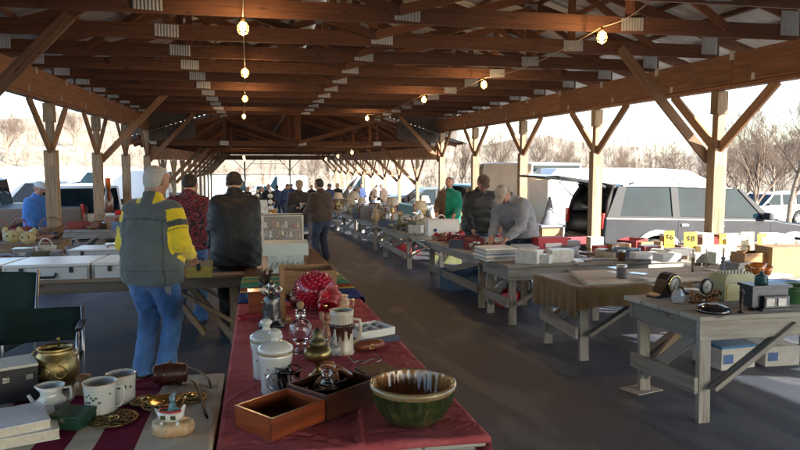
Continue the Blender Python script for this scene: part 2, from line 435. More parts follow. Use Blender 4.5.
for i, (k, px, d, tp, lb) in enumerate([
    (1, 757, 34, 76, 'tall bare tree with pale trunk behind the white sport utility, tallest on the right'),
    (0, 789, 36, 72, 'bare tree at the far right edge, beyond the white sport utility'),
    (1, 812, 40, 70, 'tall bare tree leaning in from beyond the right edge'),
    (0, 728, 48, 112, 'bare tree with a forked trunk between the near right post and the tallest tree'),
    (2, 773, 46, 104, 'bushy bare tree between the two tallest trees on the right'),
    (2, 735, 52, 132, 'smaller bare tree just right of the last pavilion post'),
    (0, 705, 60, 140, 'leafless tree half hidden behind the nearest right post'),
    (2, 660, 58, 136, 'spreading leafless tree above the middle of the dark sport utility'),
    (0, 632, 66, 134, 'wide leafless tree above the rear window of the dark sport utility'),
    (1, 612, 78, 146, 'thin bare tree just right of the post beside the raised tailgate'),
    (1, 748, 74, 120, 'slender bare tree between two larger ones on the right'),
    (2, 778, 70, 128, 'low bushy bare tree near the right edge, behind the parked cars'),
    (0, 556, 84, 132, 'bare tree seen above the white cargo van'),
    (2, 500, 88, 126, 'bare tree above the heads of the two men sorting records'),
    (1, 462, 92, 124, 'bare tree behind the man in the green jacket'),
    (0, 574, 70, 136, 'leafless tree over the raised tailgate'),
    (2, 535, 95, 132, 'faint leafless tree between two right hand posts'),
    (1, 330, 92, 140, 'bare tree seen through the far open end of the pavilion'),
    (2, 312, 84, 150, 'low bare tree in the far opening near the centre post'),
    (0, 8, 120, 92, 'bare tree on the pale hillside at the left edge'),
    (2, 78, 130, 100, 'bare tree on the hillside between the first two left posts')]):
    plant_tree(k, px, d, tp, lb)
# ------------------------------------------------------------ the pavilion
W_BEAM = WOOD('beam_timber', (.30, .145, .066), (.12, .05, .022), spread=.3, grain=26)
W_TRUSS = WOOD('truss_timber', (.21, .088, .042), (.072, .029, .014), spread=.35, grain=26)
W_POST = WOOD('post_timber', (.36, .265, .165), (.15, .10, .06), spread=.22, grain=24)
W_BRACE = WOOD('brace_timber', (.34, .20, .11), (.16, .085, .045), spread=.3, grain=26)
GALV = M('galvanised_plate', (.34, .35, .35), rough=.5, metal=.35, var=.12, scale=12, bump=.1)
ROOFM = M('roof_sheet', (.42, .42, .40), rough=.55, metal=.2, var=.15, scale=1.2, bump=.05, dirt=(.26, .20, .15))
def ribbed(mb, o, x, y, w, h, rib=.018, depth=.006, m=0):
    """a small corrugated plate"""
    o = Vector(o); x = Vector(x).normalized(); y = Vector(y).normalized(); z = x.cross(y); n = max(2, int(w/rib))
    pts = [(-w/2+w*i/n, depth*(i % 2)) for i in range(n+1)]
    vs = [o+x*a+z*(b+.002)+y*(-h/2) for a, b in pts]+[o+x*a+z*(b+.002)+y*(h/2) for a, b in pts]+[o+x*a+z*(b-.002)+y*(-h/2) for a, b in pts]+[o+x*a+z*(b-.002)+y*(h/2) for a, b in pts]
    k = n+1; fs = []
    for i in range(n): fs += [(i, i+1, k+i+1, k+i), (2*k+i, 3*k+i, 3*k+i+1, 2*k+i+1)]
    mb.add(vs, fs, None, m)
XM = (XR+XL)/2; XP = (-1.03, XM+.1, 4.35); PITCH = .31
def truss_mb(rich=True):
    hw = (XR-XL)/2; t = MB(); d = .185; wd = .04
    a, b = V3(XL-.05, 0, d/2), V3(XR+.05, 0, d/2)
    t.bar(a, b, wd, d)
    hz = lambda x: d + .10 + (hw-abs(x-XM))*PITCH
    for s, e in ((XL-.75, XM), (XR+.75, XM)): t.bar((s, 0, hz(s)), (e, 0, hz(e)+.0), wd, .15)
    off = wd+.001
    for x in (XP[0], XP[2]): t.bar((x, off, d*.3), (x, off, hz(x)-.06), wd, .10, up=(1, 0, 0))
    t.bar((XM, off, d*.3), (XM, off, hz(XM)-.08), wd, .12, up=(1, 0, 0))
    for x in (XP[0], XP[2]): t.bar((XM, -off, d*.7), (x, -off, hz(x)-.08), wd, .11)
    for x, s in ((XP[0], 1), (XP[2], -1)):
        t.bar((x-s*1.25, -off, d*.6), (x, -off*1.0, hz(x)-.1), wd, .09)
    return t, hz
TR_MB, HZ = truss_mb()
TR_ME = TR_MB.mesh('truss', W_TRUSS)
GPS = []
class _G:
    def add(s, *a):
        q = MB(); ribbed(q, *a); GPS.append(q.mesh('gusset_plate', GALV))
def ribg(_, *a): _G().add(*a)
for x in XP: ribg(0, (x, -.029, .10), (1, 0, rnd.uniform(-.05, .05)), (0, 0, 1), .29, .15)
for x in (XP[0], XP[2], XM): ribg(0, (x, -.029, HZ(x)-.05), (1, 0, 0), (0, 0, 1), .22, .14)
for x in (XL+.12, XR-.12): ribg(0, (x, -.029, .2), (1, 0, 0), (0, 0, 1), .26, .3)

def brace(root, a, b, w=.05, t=.14, up=(0, 0, 1), mat=None):
    return MB().bar(a, b, w, t, up).build('knee_brace', mat or W_BRACE, root, bevel=.004, seg=1)
def section(y0, y1, drop, left, right, label, tr_y, near=True, cross=()):
    """one stepped length of the open shed; drop = how far below the first one it sits"""
    zb = CH+HB-drop; zc = CH+HC-drop
    root = thing('market_pavilion', label, 'pavilion', (XM, (y0+y1)/2, gz(0, (y0+y1)/2)), 0, 'stepped sections of the open timber pavilion')
    O = root.location.copy(); P = lambda x, y, z: V3(x, y, z)-O
    for X, s in ((XL, -1), (XR, 1)):
        bm_ = MB(); y = y0
        while y < y1-.1:
            e = min(y+3.66*1.5, y1)
            bm_.box(P(X+.055, (y+e)/2, zb+.27), (.05, e-y-.004, .42)); bm_.box(P(X-.055, (y+e)/2+.0, zb+.27), (.05, e-y-.006, .42))
            bm_.box(P(X, (y+e)/2, zb+.03), (.17, e-y-.004, .05)); y = e
        hbm = bm_.build('header_beam', W_BEAM, root, bevel=.004, seg=1)
        yy = y0+.9 if y0 > 0 else 4.8
        while yy < y1:
            MB().box(P(X-s*.083, yy, zb+.45), (.006, .10, .12)).build('tie_plate', GALV, hbm); MB().box(P(X-s*.083, yy+1.4, zb+.12), (.006, .07, .09)).build('tie_plate', GALV, hbm); yy += 1.83 if near else 3.66
        for yp in (left if s < 0 else right):
            g0 = gz(X, yp)-.05; pj = zb-.82
            pm = MB()
            if near:
                pm.box(P(X, yp, (g0+pj)/2), (.205, .18, pj-g0)); pm.box(P(X, yp, (pj+zb-.3)/2+.0), (.115, .13, zb-.3-pj)); pm.box(P(X, yp, zb-.17), (.175, .165, .33))
                pm.box(P(X, yp-.087, (pj+g0)/2-.12), (.15, .012, pj-g0-.3))
            else: pm.box(P(X, yp, (g0+zb)/2), (.14, .14, zb-g0))
            pm.build('post', W_POST, root, bevel=.006, seg=1)
            for q in (-1, 1): brace(root, P(X, yp+q*.03, pj-.02), P(X, yp+q*1.12, zb+.02), .05 if near else .04, .14)
            if (s, yp) in cross or not near: brace(root, P(X-s*.0-s*.06, yp+.11, pj-.18), P(X-s*1.55, yp+.11, zc+.1), .045, .14)
    for ty in tr_y:
        o = bpy.data.objects.new('truss', TR_ME); COL.objects.link(o); o.parent = root; o.location = P(0, ty, zc)
        for me_ in GPS:
            gq = bpy.data.objects.new('gusset_plate', me_); COL.objects.link(gq); gq.parent = o
    hw = (XR-XL)/2
    for s in (-1, 1):
        u = V3(-s, 0, PITCH).normalized(); nrm = V3(s*PITCH, 0, 1).normalized()
        base = V3(XM+s*(hw+.95), 0, HZ(XM+s*(hw+.95)))
        Ls = (hw+.95)*math.sqrt(1+PITCH**2)
        k = .1; rf = MB()
        while k < Ls-.05:
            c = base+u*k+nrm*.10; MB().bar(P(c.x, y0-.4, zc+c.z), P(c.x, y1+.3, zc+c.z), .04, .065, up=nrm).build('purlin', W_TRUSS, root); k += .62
        n = int((y1-y0+.8)/.12)
        a0 = base+nrm*.145-u*.08; a1 = base+u*Ls+nrm*.145
        vs = []
        for i in range(n+1):
            yy = y0-.45+i*.12; dz = .012*(i % 2)
            vs += [P(a0.x, yy, zc+a0.z+dz), P(a1.x, yy, zc+a1.z+dz)]
        rf.add(vs, [(2*i, 2*i+1, 2*i+3, 2*i+2) for i in range(n)]); rf.build('roof_slope', ROOFM, root, solid=.004)
    MB().box(P(XM, (y0+y1)/2, zc+HZ(XM)+.27), (.5, y1-y0+.8, .01)).build('ridge_cap', ROOFM, root)
    return root, O
TY = 7.42
s1, O1 = section(-13.5, 24.1, 0, (13.0-3.6*7, 13.0-3.6*6, 13.0-3.6*5, 13-3.6*4, 13-3.6*3, 13-3.6*2, 8.1, 13.02, 16.6, 20.1, 23.9), (8.8-3.66*6, 8.8-3.66*5, 8.8-3.66*4, 8.8-3.66*3, 8.8-7.32, 8.8-3.66, 8.8, 12.42, 16.2, 20.0, 23.8),
    'near section of the open timber pavilion with dark roof trusses overhead', [TY+1.52*k for k in range(-13, 11)],
    cross=((-1, 8.1), (-1, 16.6), (-1, 23.9), (1, 8.8), (1, 23.8)))
s2, O2 = section(24.4, 58, .97, [27.8+3.66*k for k in range(9)], [27.6+3.66*k for k in range(9)],
    'far lower section of the timber pavilion, stepping down the slope', [24.45]+[26+1.52*k for k in range(21)]+[57.9], near=False)
# gable boards over the step, and the open far end
P2 = lambda x, y, z: V3(x, y, z)-O2
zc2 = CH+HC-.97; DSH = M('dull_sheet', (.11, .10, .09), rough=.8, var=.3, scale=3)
for s in (-1, 1):
    gb = MB(); gc = MB()
    for i in range(10):
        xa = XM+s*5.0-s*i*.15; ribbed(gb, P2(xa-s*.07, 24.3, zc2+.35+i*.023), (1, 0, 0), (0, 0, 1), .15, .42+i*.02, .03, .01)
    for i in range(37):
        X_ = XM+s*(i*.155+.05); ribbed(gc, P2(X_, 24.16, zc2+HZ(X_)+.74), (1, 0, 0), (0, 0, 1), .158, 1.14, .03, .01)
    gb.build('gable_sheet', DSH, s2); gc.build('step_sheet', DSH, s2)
em = MB(); zb2 = CH+HB-.97
em.box(P2(XM, 58.05, zb2+.25), (XR-XL, .05, .4))
em.build('end_beam', W_BEAM, s2)
for xx in (-.85, 2.85):
    pm = MB(); pm.box(P2(xx, 58, (gz(0, 58)+zb2+.05)/2), (.13, .13, zb2+.05-gz(0, 58))); pm.build('post', W_POST, s2)
    for q in (-1, 1): brace(s2, P2(xx, 58, zb2-.85), P2(xx+q*.85, 58, zb2+.06), .05, .09, up=(0, 1, 0))
rl = MB(); rl.bar(P2(XL, 58, zb2-1.15), P2(XR, 58, zb2-1.15), .04, .04); rl.bar(P2(-.5, 58.0, zb2-.28), P2(2.5, 58.0, zb2-.28), .04, .04); rl.build('rail', GALV, s2)

# ------------------------------------------------------------ string lights
BULB = M('lit_bulb', (1, .7, .35), emit=((1, .62, .26), 60), bump=0)
CAGE = M('cage_wire', (.55, .36, .12), rough=.4, metal=.6, bump=0)
WIRE = M('lamp_cable', (.42, .34, .22), rough=.7, bump=0)
def strand(pts, lbl, extra_start=None):
    root = thing('string_light', lbl, 'string light', pts[0], 0, 'strings of caged bulbs under the trusses')
    O = root.location.copy(); cab = []
    full = ([extra_start] if extra_start is not None else [])+[p+V3(0, 0, .10) for p in pts]
    for i in range(len(full)-1):
        a, b = full[i], full[i+1]
        for k in range(12):
            t = k/12; q = a.lerp(b, t); q.z += -.10*math.sin(PI*t) + .0; cab.append(q-O)
    cab.append(full[-1]-O)
    MB().tube(cab, .006, 5).build('cable', WIRE, root)
    for p in pts:
        q = p-O
        b = MB(); b.lathe([(.006, .055), (.016, .045), (.018, .03), (.03, .0), (.031, -.015), (.02, -.038), (.004, -.046)], q, 12)
        b.build('bulb', BULB, root)
        s = MB(); s.cyl(q+V3(0, 0, .045), q+V3(0, 0, .10), .022, .017, 10); s.build('socket', CAGE, root)
        c = MB()
        for k in range(4):
            a = PI*k/4; pr = [(.024, .05), (.05, .02), (.056, -.02), (.045, -.06), (.0, -.082)]
            pp = [q+V3(math.cos(a)*r, math.sin(a)*r, z) for r, z in pr]+[q+V3(-math.cos(a)*r, -math.sin(a)*r, z) for r, z in pr[::-1][1:]]
            c.tube(pp, .0022, 4)
        for r, z in ((.05, .02), (.056, -.02), (.045, -.06)): c.tube([q+V3(math.cos(2*PI*k/14)*r, math.sin(2*PI*k/14)*r, z) for k in range(14)], .0022, 4, closed=True)
        c.build('bulb_cage', CAGE, root)
        lt = bpy.data.lights.new('bulb_glow', 'POINT'); lo = bpy.data.objects.new('bulb_glow', lt); COL.objects.link(lo); lo.parent = root
        lt.energy = 8; lt.color = (1, .6, .28); lt.shadow_soft_size = .04; lo.location = q+V3(0, 0, -.12)
def bl(px, py, Y): return aty(px, py, Y)
strand([bl(243, 27, 7.05), bl(245, 72, 10.4), bl(245, 98, 14.6), bl(244, 116, 20.2)], 'string of caged bulbs in line above the red cloth table', aty(243, -60, 4.6))
strand([bl(602, 36, 6.95), bl(484, 84, 11.4), bl(424, 99, 14.4), bl(367, 118, 20.9)], 'string of caged bulbs slanting across the right half of the roof', aty(680, -30, 5.4))
strand([bl(352, 152, 25), bl(338, 156, 29.4), bl(326, 159, 34)], 'short string of bulbs glowing in the lower far section, right of its centre')
strand([bl(244, 157, 30), bl(244.5, 159.5, 36)], 'small far bulbs hanging over the middle of the far section')
# ------------------------------------------------------------ people: smooth-union bodies turned into one surface
def surfnet(F, org, h):
    """naive surface nets over a numpy field"""
    S = F < 0
    nx, ny, nz = F.shape
    cnt = np.zeros((nx-1, ny-1, nz-1), np.int32); acc = np.zeros((nx-1, ny-1, nz-1, 3), np.float32)
    cn = [(i, j, k) for i in (0, 1) for j in (0, 1) for k in (0, 1)]
    sl = lambda A, c: A[c[0]:nx-1+c[0], c[1]:ny-1+c[1], c[2]:nz-1+c[2]]
    for a in cn:
        for ax in range(3):
            if a[ax]: continue
            b = list(a); b[ax] = 1; b = tuple(b)
            fa, fb = sl(F, a), sl(F, b); cr = sl(S, a) != sl(S, b)
            idx = np.nonzero(cr)
            va, vb = fa[idx], fb[idx]; t = va/(va-vb)
            p = np.zeros((len(t), 3), np.float32)
            for q in range(3): p[:, q] = a[q]
            p[:, ax] += t
            acc[idx] += p; cnt[idx] += 1
    act = np.nonzero(cnt); n = len(act[0])
    vid = -np.ones(cnt.shape, np.int64); vid[act] = np.arange(n)
    V = (acc[act]/cnt[act][:, None]+np.stack(act, 1))*h+np.array(org)
    faces = []
    for ax in range(3):
        o1, o2 = [(1, 2), (2, 0), (0, 1)][ax]
        lo = [slice(1, -1)]*3; lo[ax] = slice(0, -1)
        hi = list(lo); hi[ax] = slice(1, None)
        A = S[tuple(lo)]; B = S[tuple(hi)]
        ii = np.nonzero(A != B)
        base = [ii[0]+(0 if ax == 0 else 1), ii[1]+(0 if ax == 1 else 1), ii[2]+(0 if ax == 2 else 1)]
        def g(d1, d2):
            q = [b.copy() for b in base]; q[o1] -= d1; q[o2] -= d2
            return vid[q[0], q[1], q[2]]
        quad = np.stack([g(1, 1), g(0, 1), g(0, 0), g(1, 0)], 1)
        inv = ~A[ii]
        quad[inv] = quad[inv][:, ::-1]
        faces.append(quad)
    faces = np.concatenate(faces); faces = faces[(faces >= 0).all(1)]
    return V, faces

class SDF:
    def __init__(s): s.p = []
    def cap(s, a, b, ra, rb=None, k=.03, sq=(1, 1, 1), sub=False):
        """tapered capsule a->b; sq squeezes space (anisotropic section)"""
        s.p.append(('c', np.array(a, float), np.array(b, float), ra, ra if rb is None else rb, k, np.array(sq, float), sub)); return s
    def ell(s, c, r, k=.03, R_=None, sub=False):
        s.p.append(('e', np.array(c, float), np.array(r, float), np.array(R_, float) if R_ is not None else None, 0, k, None, sub)); return s
    def field(s, h, disp=None, cut=None, pad=.05):
        lo = np.full(3, 9.); hi = -lo
        for q in s.p:
            if q[7]: continue
            if q[0] == 'c':
                r = max(q[3], q[4])*1.05/np.minimum(q[6], 1).min()
                for e in (q[1], q[2]): lo = np.minimum(lo, e-r); hi = np.maximum(hi, e+r)
            else: r = q[2].max(); lo = np.minimum(lo, q[1]-r); hi = np.maximum(hi, q[1]+r)
        lo -= pad; hi += pad
        n = np.ceil((hi-lo)/h).astype(int)+1
        F = np.full(n, .2, np.float32)
        ax = [lo[i]+h*np.arange(n[i]) for i in range(3)]
        for q in s.p:
            k = q[5]
            if q[0] == 'c': r = max(q[3], q[4])/np.minimum(q[6], 1).min(); l0 = np.minimum(q[1], q[2])-r; h0 = np.maximum(q[1], q[2])+r
            else: r = q[2].max(); l0 = q[1]-r; h0 = q[1]+r
            l0 = l0-k-.03; h0 = h0+k+.03
            i0 = np.clip(((l0-lo)/h).astype(int), 0, n-1); i1 = np.clip(((h0-lo)/h).astype(int)+2, 1, n)
            X, Y, Z = np.meshgrid(ax[0][i0[0]:i1[0]], ax[1][i0[1]:i1[1]], ax[2][i0[2]:i1[2]], indexing='ij')
            Pn = np.stack([X, Y, Z], -1)
            if q[0] == 'c':
                sq = q[6]; a, b = q[1]*sq, q[2]*sq; pa = Pn*sq-a; ba = b-a; L2 = max(1e-9, ba@ba)
                t = np.clip(pa@ba/L2, 0, 1); d = np.sqrt(((pa-t[..., None]*ba)**2).sum(-1))-(q[3]+(q[4]-q[3])*t)
            else:
                pp = Pn-q[1]
                if q[3] is not None: pp = pp@q[3]
                qq = pp/q[2]; k0 = np.sqrt((qq**2).sum(-1)); k1 = np.sqrt(((qq/q[2])**2).sum(-1))+1e-9; d = k0*(k0-1)/k1
            sub = F[i0[0]:i1[0], i0[1]:i1[1], i0[2]:i1[2]]
            if q[7]:
                hh = np.maximum(k-np.abs(-d-sub), 0)/k; F[i0[0]:i1[0], i0[1]:i1[1], i0[2]:i1[2]] = np.maximum(sub, -d)+hh*hh*k*.25
            else:
                hh = np.maximum(k-np.abs(d-sub), 0)/k; F[i0[0]:i1[0], i0[1]:i1[1], i0[2]:i1[2]] = np.minimum(sub, d)-hh*hh*k*.25
        if disp or cut:
            X, Y, Z = np.meshgrid(*ax, indexing='ij')
            if disp: F = F+disp(X, Y, Z).astype(np.float32)
            if cut: F = np.maximum(F, cut(X, Y, Z).astype(np.float32))
        return F, lo
    def mesh(s, name, mat, h=.012, disp=None, cut=None, col=None):
        F, lo = s.field(h, disp, cut)
        for a in range(3):
            sl = [slice(None)]*3; sl[a] = 0; F[tuple(sl)] = .1; sl[a] = -1; F[tuple(sl)] = .1
        V, Q = surfnet(F, lo, h)
        me = bpy.data.meshes.new(name); me.vertices.add(len(V)); me.vertices.foreach_set('co', V.astype(np.float32).ravel())
        me.loops.add(len(Q)*4); me.loops.foreach_set('vertex_index', Q.astype(np.int32).ravel())
        me.polygons.add(len(Q)); me.polygons.foreach_set('loop_start', np.arange(len(Q), dtype=np.int32)*4); me.polygons.foreach_set('loop_total', np.full(len(Q), 4, np.int32))
        me.update(calc_edges=True); me.validate(); me.polygons.foreach_set('use_smooth', [True]*len(me.polygons))
        me.materials.append(mat)
        if col is not None:
            C = np.ones((len(V), 4), np.float32); C[:, :3] = col(V)
            a = me.color_attributes.new('Col', 'FLOAT_COLOR', 'POINT'); a.data.foreach_set('color', C.ravel())
        return me

def wrinkle(amp, seed=0, f=1.):
    r = np.random.RandomState(seed); K = r.uniform(-1, 1, (7, 3))*np.array([22, 22, 34])*f; ph = r.uniform(0, 6.28, 7)
    K2 = r.uniform(-1, 1, (3, 3))*9
    def fn(X, Y, Z):
        wx = X+.025*np.sin(K2[0, 0]*X+K2[0, 1]*Y+K2[0, 2]*Z); wz = Z+.03*np.sin(K2[1, 0]*X+K2[1, 1]*Y+K2[1, 2]*Z)
        o = 0
        for k, p in zip(K, ph): o = o+np.abs(np.sin(k[0]*wx+k[1]*Y+k[2]*wz+p))
        return (o/7-.55)*amp*-2
    return fn
SKIN = M('skin', (.50, .29, .20), rough=.5, var=.1, scale=14, bump=.06, bscale=200)
SKIN2 = M('weathered_skin', (.46, .24, .16), rough=.5, var=.12, scale=14, bump=.08, bscale=200)
SHOE = M('shoe_leather', (.04, .035, .03), rough=.5)
EYE = M('eye_dark', (.02, .015, .01), rough=.2, bump=0)
def ik(a, b, l1, l2, pole):
    a = Vector(a); b = Vector(b); d = b-a; L = min(d.length, (l1+l2)*.998)
    if L < 1e-4: L = .01
    u = d.normalized(); b = a+u*L
    x = (l1*l1-l2*l2+L*L)/(2*L); hgt = math.sqrt(max(0, l1*l1-x*x))
    p = Vector(pole)-u*Vector(pole).dot(u); p.normalize()
    return a+u*x+p*hgt, b
def person(label, loc, rz, H=1.76, lean=0., side=0., head_pitch=0., head_yaw=0., hands=None, feet=None, bulk=1., jacket=None, jmat=None, jcol=None,
           pmat=None, skin=None, hair=None, cap=None, res=.012, hood=False, long_=0., curl=.5, seed=1, group=None, shoe=None, belly=0., extras=None, beard=None, vneck=None, fluffy=1):
    """local frame: x right, y forward, z up, feet at z=0.  lean bends the trunk forward, hands = targets in the local frame"""
    s = H/1.76; skin = skin or SKIN
    root = thing('person', label, 'person', loc, rz, group)
    hz = .93*s; hip = V3(0, 0, hz)
    Rl = rotx(-lean) @ roty(side)
    def T(x, y, z, f=1.):  # trunk point: bends progressively
        Rm = rotx(-lean*f) @ roty(side*f)
        return hip+Rm @ V3(x*s, y*s, z*s)
    waist = T(0, .0, .12, .5); chest = T(0, .0, .36, .9); neck = T(0, -.02, .565); sw_ = .165+.075*(bulk-1); shl = T(-sw_, -.01, .465); shr = T(sw_, -.01, .465)
    Rh = Rl @ rotz(-head_yaw) @ rotx(-head_pitch)
    hc = neck+Rl @ V3(0, .01*s, .03*s)+Rh @ V3(0, .025*s, .125*s)
    feet = feet or ((-.11, .0), (.11, .03)); ankles = []; knees = []; toes = []
    for i, fx in enumerate(feet):
        sg = -1 if i == 0 else 1
        an = V3(fx[0], fx[1]-.03, .085*s); hj = hip+V3(sg*.092*s, 0, -.02)
        kn, an2 = ik(hj, an, .43*s, .43*s, (sg*.08, 1, 0)); ankles.append(an2); knees.append(kn); toes.append(V3(an.x+sg*.035, an.y+.17*s, .035))
    hands = hands or ((-.27, .05, .78*s), (.27, .05, .78*s)); elb = []; wr = []
    for i, (sh, hd) in enumerate(zip((shl, shr), hands)):
        sg = -1 if i == 0 else 1
        e, q = ik(sh, hd, .29*s, .26*s, (sg*.5, -.8, -.5)); elb.append(e); wr.append(q)
    # ---- body: one surface from head to feet
    B = SDF()
    B.cap(hip+V3(-.05, 0, 0), hip+V3(.05, 0, 0), .12*s, k=.05).cap(hip, chest, .115*s, .12*s, k=.06).cap(T(-.08, 0, .40), T(.08, 0, .40), .10*s, k=.06).cap(T(-.13, -.01, .46), T(.13, -.01, .46), .055*s, k=.05)
    B.cap(neck-Rl @ V3(0, 0, .06), hc-Rh @ V3(0, .02, .05)*s, .062*s, .056*s, k=.03)
    hd = [((0, -.012, .03), (.078, .096, .092)), ((0, .02, -.025), (.066, .078, .092)), ((0, .045, -.078), (.036, .036, .03)), ((0, .07, .045), (.058, .03, .04)), ((-.035, .058, -.02), (.028, .03, .03)), ((.035, .058, -.02), (.028, .03, .03))]
    Rn = np.array(Rh)
    for c, r in hd: B.ell(hc+Rh @ V3(*c)*s, [q*s for q in r], .025, Rn)
    hp = lambda *c: hc+Rh @ V3(*c)*s
    B.cap(hp(0, .092, .018), hp(0, .122, -.018), .008*s, .014*s, k=.014).ell(hp(0, .104, -.022), (.019*s, .014*s, .011*s), .012, Rn)
    for sg in (-1, 1):
        B.ell(hp(sg*.031, .10, .016), (.017*s, .014*s, .012*s), .012, Rn, sub=True)
        B.ell(hp(sg*.031, .083, .014), (.013*s, .013*s, .011*s), .006, Rn)
        B.ell(hp(sg*.08, -.005, -.002), (.012*s, .022*s, .036*s), .008, Rn)
    B.ell(hp(0, .088, -.052), (.026*s, .014*s, .007*s), .008, Rn).ell(hp(0, .101, -.0535), (.024*s, .01*s, .0025*s), .004, Rn, sub=True)
    for i in (0, 1):
        sg = -1 if i == 0 else 1
        sh = (shl, shr)[i]; B.cap(sh, elb[i], .05*s, .04*s, k=.04).cap(elb[i], wr[i], .04*s, .027*s, k=.02)
        B.cap(hip+V3(sg*.09*s, 0, -.02), knees[i], .085*s, .055*s, k=.04).cap(knees[i], ankles[i], .052*s, .036*s, k=.03).cap(ankles[i]-V3(0, .02, .02), toes[i], .036*s, .03*s, k=.03)
        # hand: palm, four unequal fingers bent at the knuckles, thumb from the side of the palm
        f = (wr[i]-elb[i]).normalized(); pole = Vector((-sg, .15, 0)) if abs(f.z) > .6 else Vector((0, 0, -1))
        nrm = (pole-f*pole.dot(f)).normalized(); ac = f.cross(nrm)*(1 if i == 0 else -1)     # nrm: palm side, ac: towards the thumb
        if ac.dot(Vector((-sg*.4, .9, .0))) < 0: ac = -ac
        hh = s*.98; pc = wr[i]+f*.05*hh
        B.cap(wr[i], wr[i]+f*.03*hh, .025*hh, .028*hh, k=.015)
        for q in (-.024, -.008, .008, .024): B.cap(wr[i]+f*.02*hh+ac*q*.7*hh, wr[i]+f*.085*hh+ac*q*1.12*hh, .0125*hh, k=.012)
        for q, ln in ((.027, .072), (.009, .08), (-.009, .075), (-.026, .058)):
            p0 = wr[i]+f*.088*hh+ac*q*hh; d1 = (f*math.cos(curl)+nrm*math.sin(curl)); p1 = p0+d1*ln*.45*hh
            d2 = (f*math.cos(curl*2)+nrm*math.sin(curl*2)); p2 = p1+d2*ln*.32*hh; d3 = (f*math.cos(curl*2.6)+nrm*math.sin(curl*2.6)); p3 = p2+d3*ln*.23*hh
            B.cap(p0, p1, .0095*hh, .0088*hh, k=.005).cap(p1, p2, .0088*hh, .008*hh, k=.004).cap(p2, p3, .008*hh, .007*hh, k=.004)
        t0 = wr[i]+f*.03*hh+ac*.024*hh; t1 = t0+(f*.7+ac*.6+nrm*.3).normalized()*.04*hh; t2 = t1+(f*.85+nrm*.4+ac*.1).normalized()*.032*hh
        B.cap(t0, t1, .013*hh, .011*hh, k=.01).cap(t1, t2, .0105*hh, .009*hh, k=.004)
    bo = bpy.data.objects.new('body', B.mesh('body', skin, min(res, .011) if res < .02 else res)); COL.objects.link(bo); bo.parent = root
    # ---- jacket
    J = SDF(); bb = bulk; jl = .06+long_
    J.cap(T(-.07*bb, .0, .02-long_*.4, .2), T(.07*bb, .0, .02-long_*.4, .2), .150*s*bb, k=.05, sq=(1, 1.06, 1))
    J.cap(hip+V3(-.07*bb, 0, -jl*s), hip+V3(.07*bb, 0, -jl*s), .150*s*bb, k=.04, sq=(1, 1.03, 1))
    if long_ > .1: J.cap(hip+V3(-.05, 0, -long_+.05), hip+V3(.05, 0, -long_+.05), .16*s*bb, k=.08)
    J.cap(T(-.05*bb, .0+belly*.5, .12, .5), T(.05*bb, .0+belly*.5, .12, .5), (.155+belly)*s*bb, k=.07, sq=(1, 1.1, 1))
    J.cap(T(-.075*bb, .005, .28, .8), T(.075*bb, .005, .28, .8), .155*s*bb, k=.07, sq=(1, 1.12, 1))
    J.cap(T(-.075*bb, -.01, .385), T(.075*bb, -.01, .385), .135*s*bb, k=.07, sq=(1, 1.08, 1))
    for sg in (-1, 1): J.cap(T(sg*.03, -.02, .515), T(sg*sw_*.92, -.012, .462), .072*s, .07*s, k=.06)
    J.cap(T(0, -.025, .53), T(0, -.018, .585), .088*s, .078*s, k=.03)
    if hood: J.ell(T(0, -.11, .53), (.13*s, .07*s, .075*s), .03, np.array(Rl))
    for i in (0, 1):
        sh = (shl, shr)[i]; m = sh.lerp(elb[i], .5)
        cuff = elb[i].lerp(wr[i], .93)
        J.cap(sh, m, .084*s*fluffy, .078*s*fluffy, k=.045).cap(m, elb[i], .076*s*fluffy, .068*s*fluffy, k=.03).cap(elb[i], elb[i].lerp(wr[i], .6), .068*s*fluffy, .058*s*fluffy, k=.03).cap(elb[i].lerp(wr[i], .6), cuff, .058*s*fluffy, .046*s, k=.02)
    # open collar so the neck and chin stay clear
    hemz = hip.z-jl*s
    wf = wrinkle(.015, seed, .8); wf2 = wrinkle(.006, seed+5, 1.9)
    hnp = np.array(T(0, .0, .0, .3))
    nk = np.array(neck+Rl @ V3(0, .0, .055)*s); nn_ = np.array(Rl @ V3(0, .25, 1).normalized())
    def cut(X, Y, Z):
        c = hemz-Z + .012*np.sin(X*9+seed)
        d = (X-nk[0])*nn_[0]+(Y-nk[1])*nn_[1]+(Z-nk[2])*nn_[2]
        rr = np.sqrt((X-nk[0])**2+(Y-nk[1])**2+(Z-nk[2])**2)
        return np.maximum(c, np.where(rr < .17, d, -1))
    colf = None
    if jcol: 
        ctx = dict(T=T, elb=elb, wr=wr, sh=(shl, shr), hip=hip, Rl=Rl, s=s)
        colf = lambda V: jcol(V, ctx)
    jo = bpy.data.objects.new(jacket or 'jacket', J.mesh('jacket', jmat, res, lambda X, Y, Z: wf(X, Y, Z)+wf2(X, Y, Z), cut, colf)); COL.objects.link(jo); jo.parent = root
    # ---- trousers
    Pn = SDF(); 
    Pn.cap(hip+V3(-.065, 0, .05), hip+V3(.065, 0, .03), .118*s*bulk, k=.05, sq=(1, 1.05, 1)).cap(hip+V3(-.07, -.01, -.04), hip+V3(.07, -.01, -.04), .125*s*bulk, k=.05)
    for i in (0, 1):
        sg = -1 if i == 0 else 1
        Pn.cap(hip+V3(sg*.095*s, -.005, -.06), knees[i], .112*s*min(bulk, 1.12), .082*s, k=.03).cap(knees[i], ankles[i]-V3(0, 0, .015), .082*s, .072*s, k=.02)
        Pn.cap(ankles[i]+V3(0, 0, .03), ankles[i]-V3(0, -.0, .04), .075*s, .078*s, k=.02)
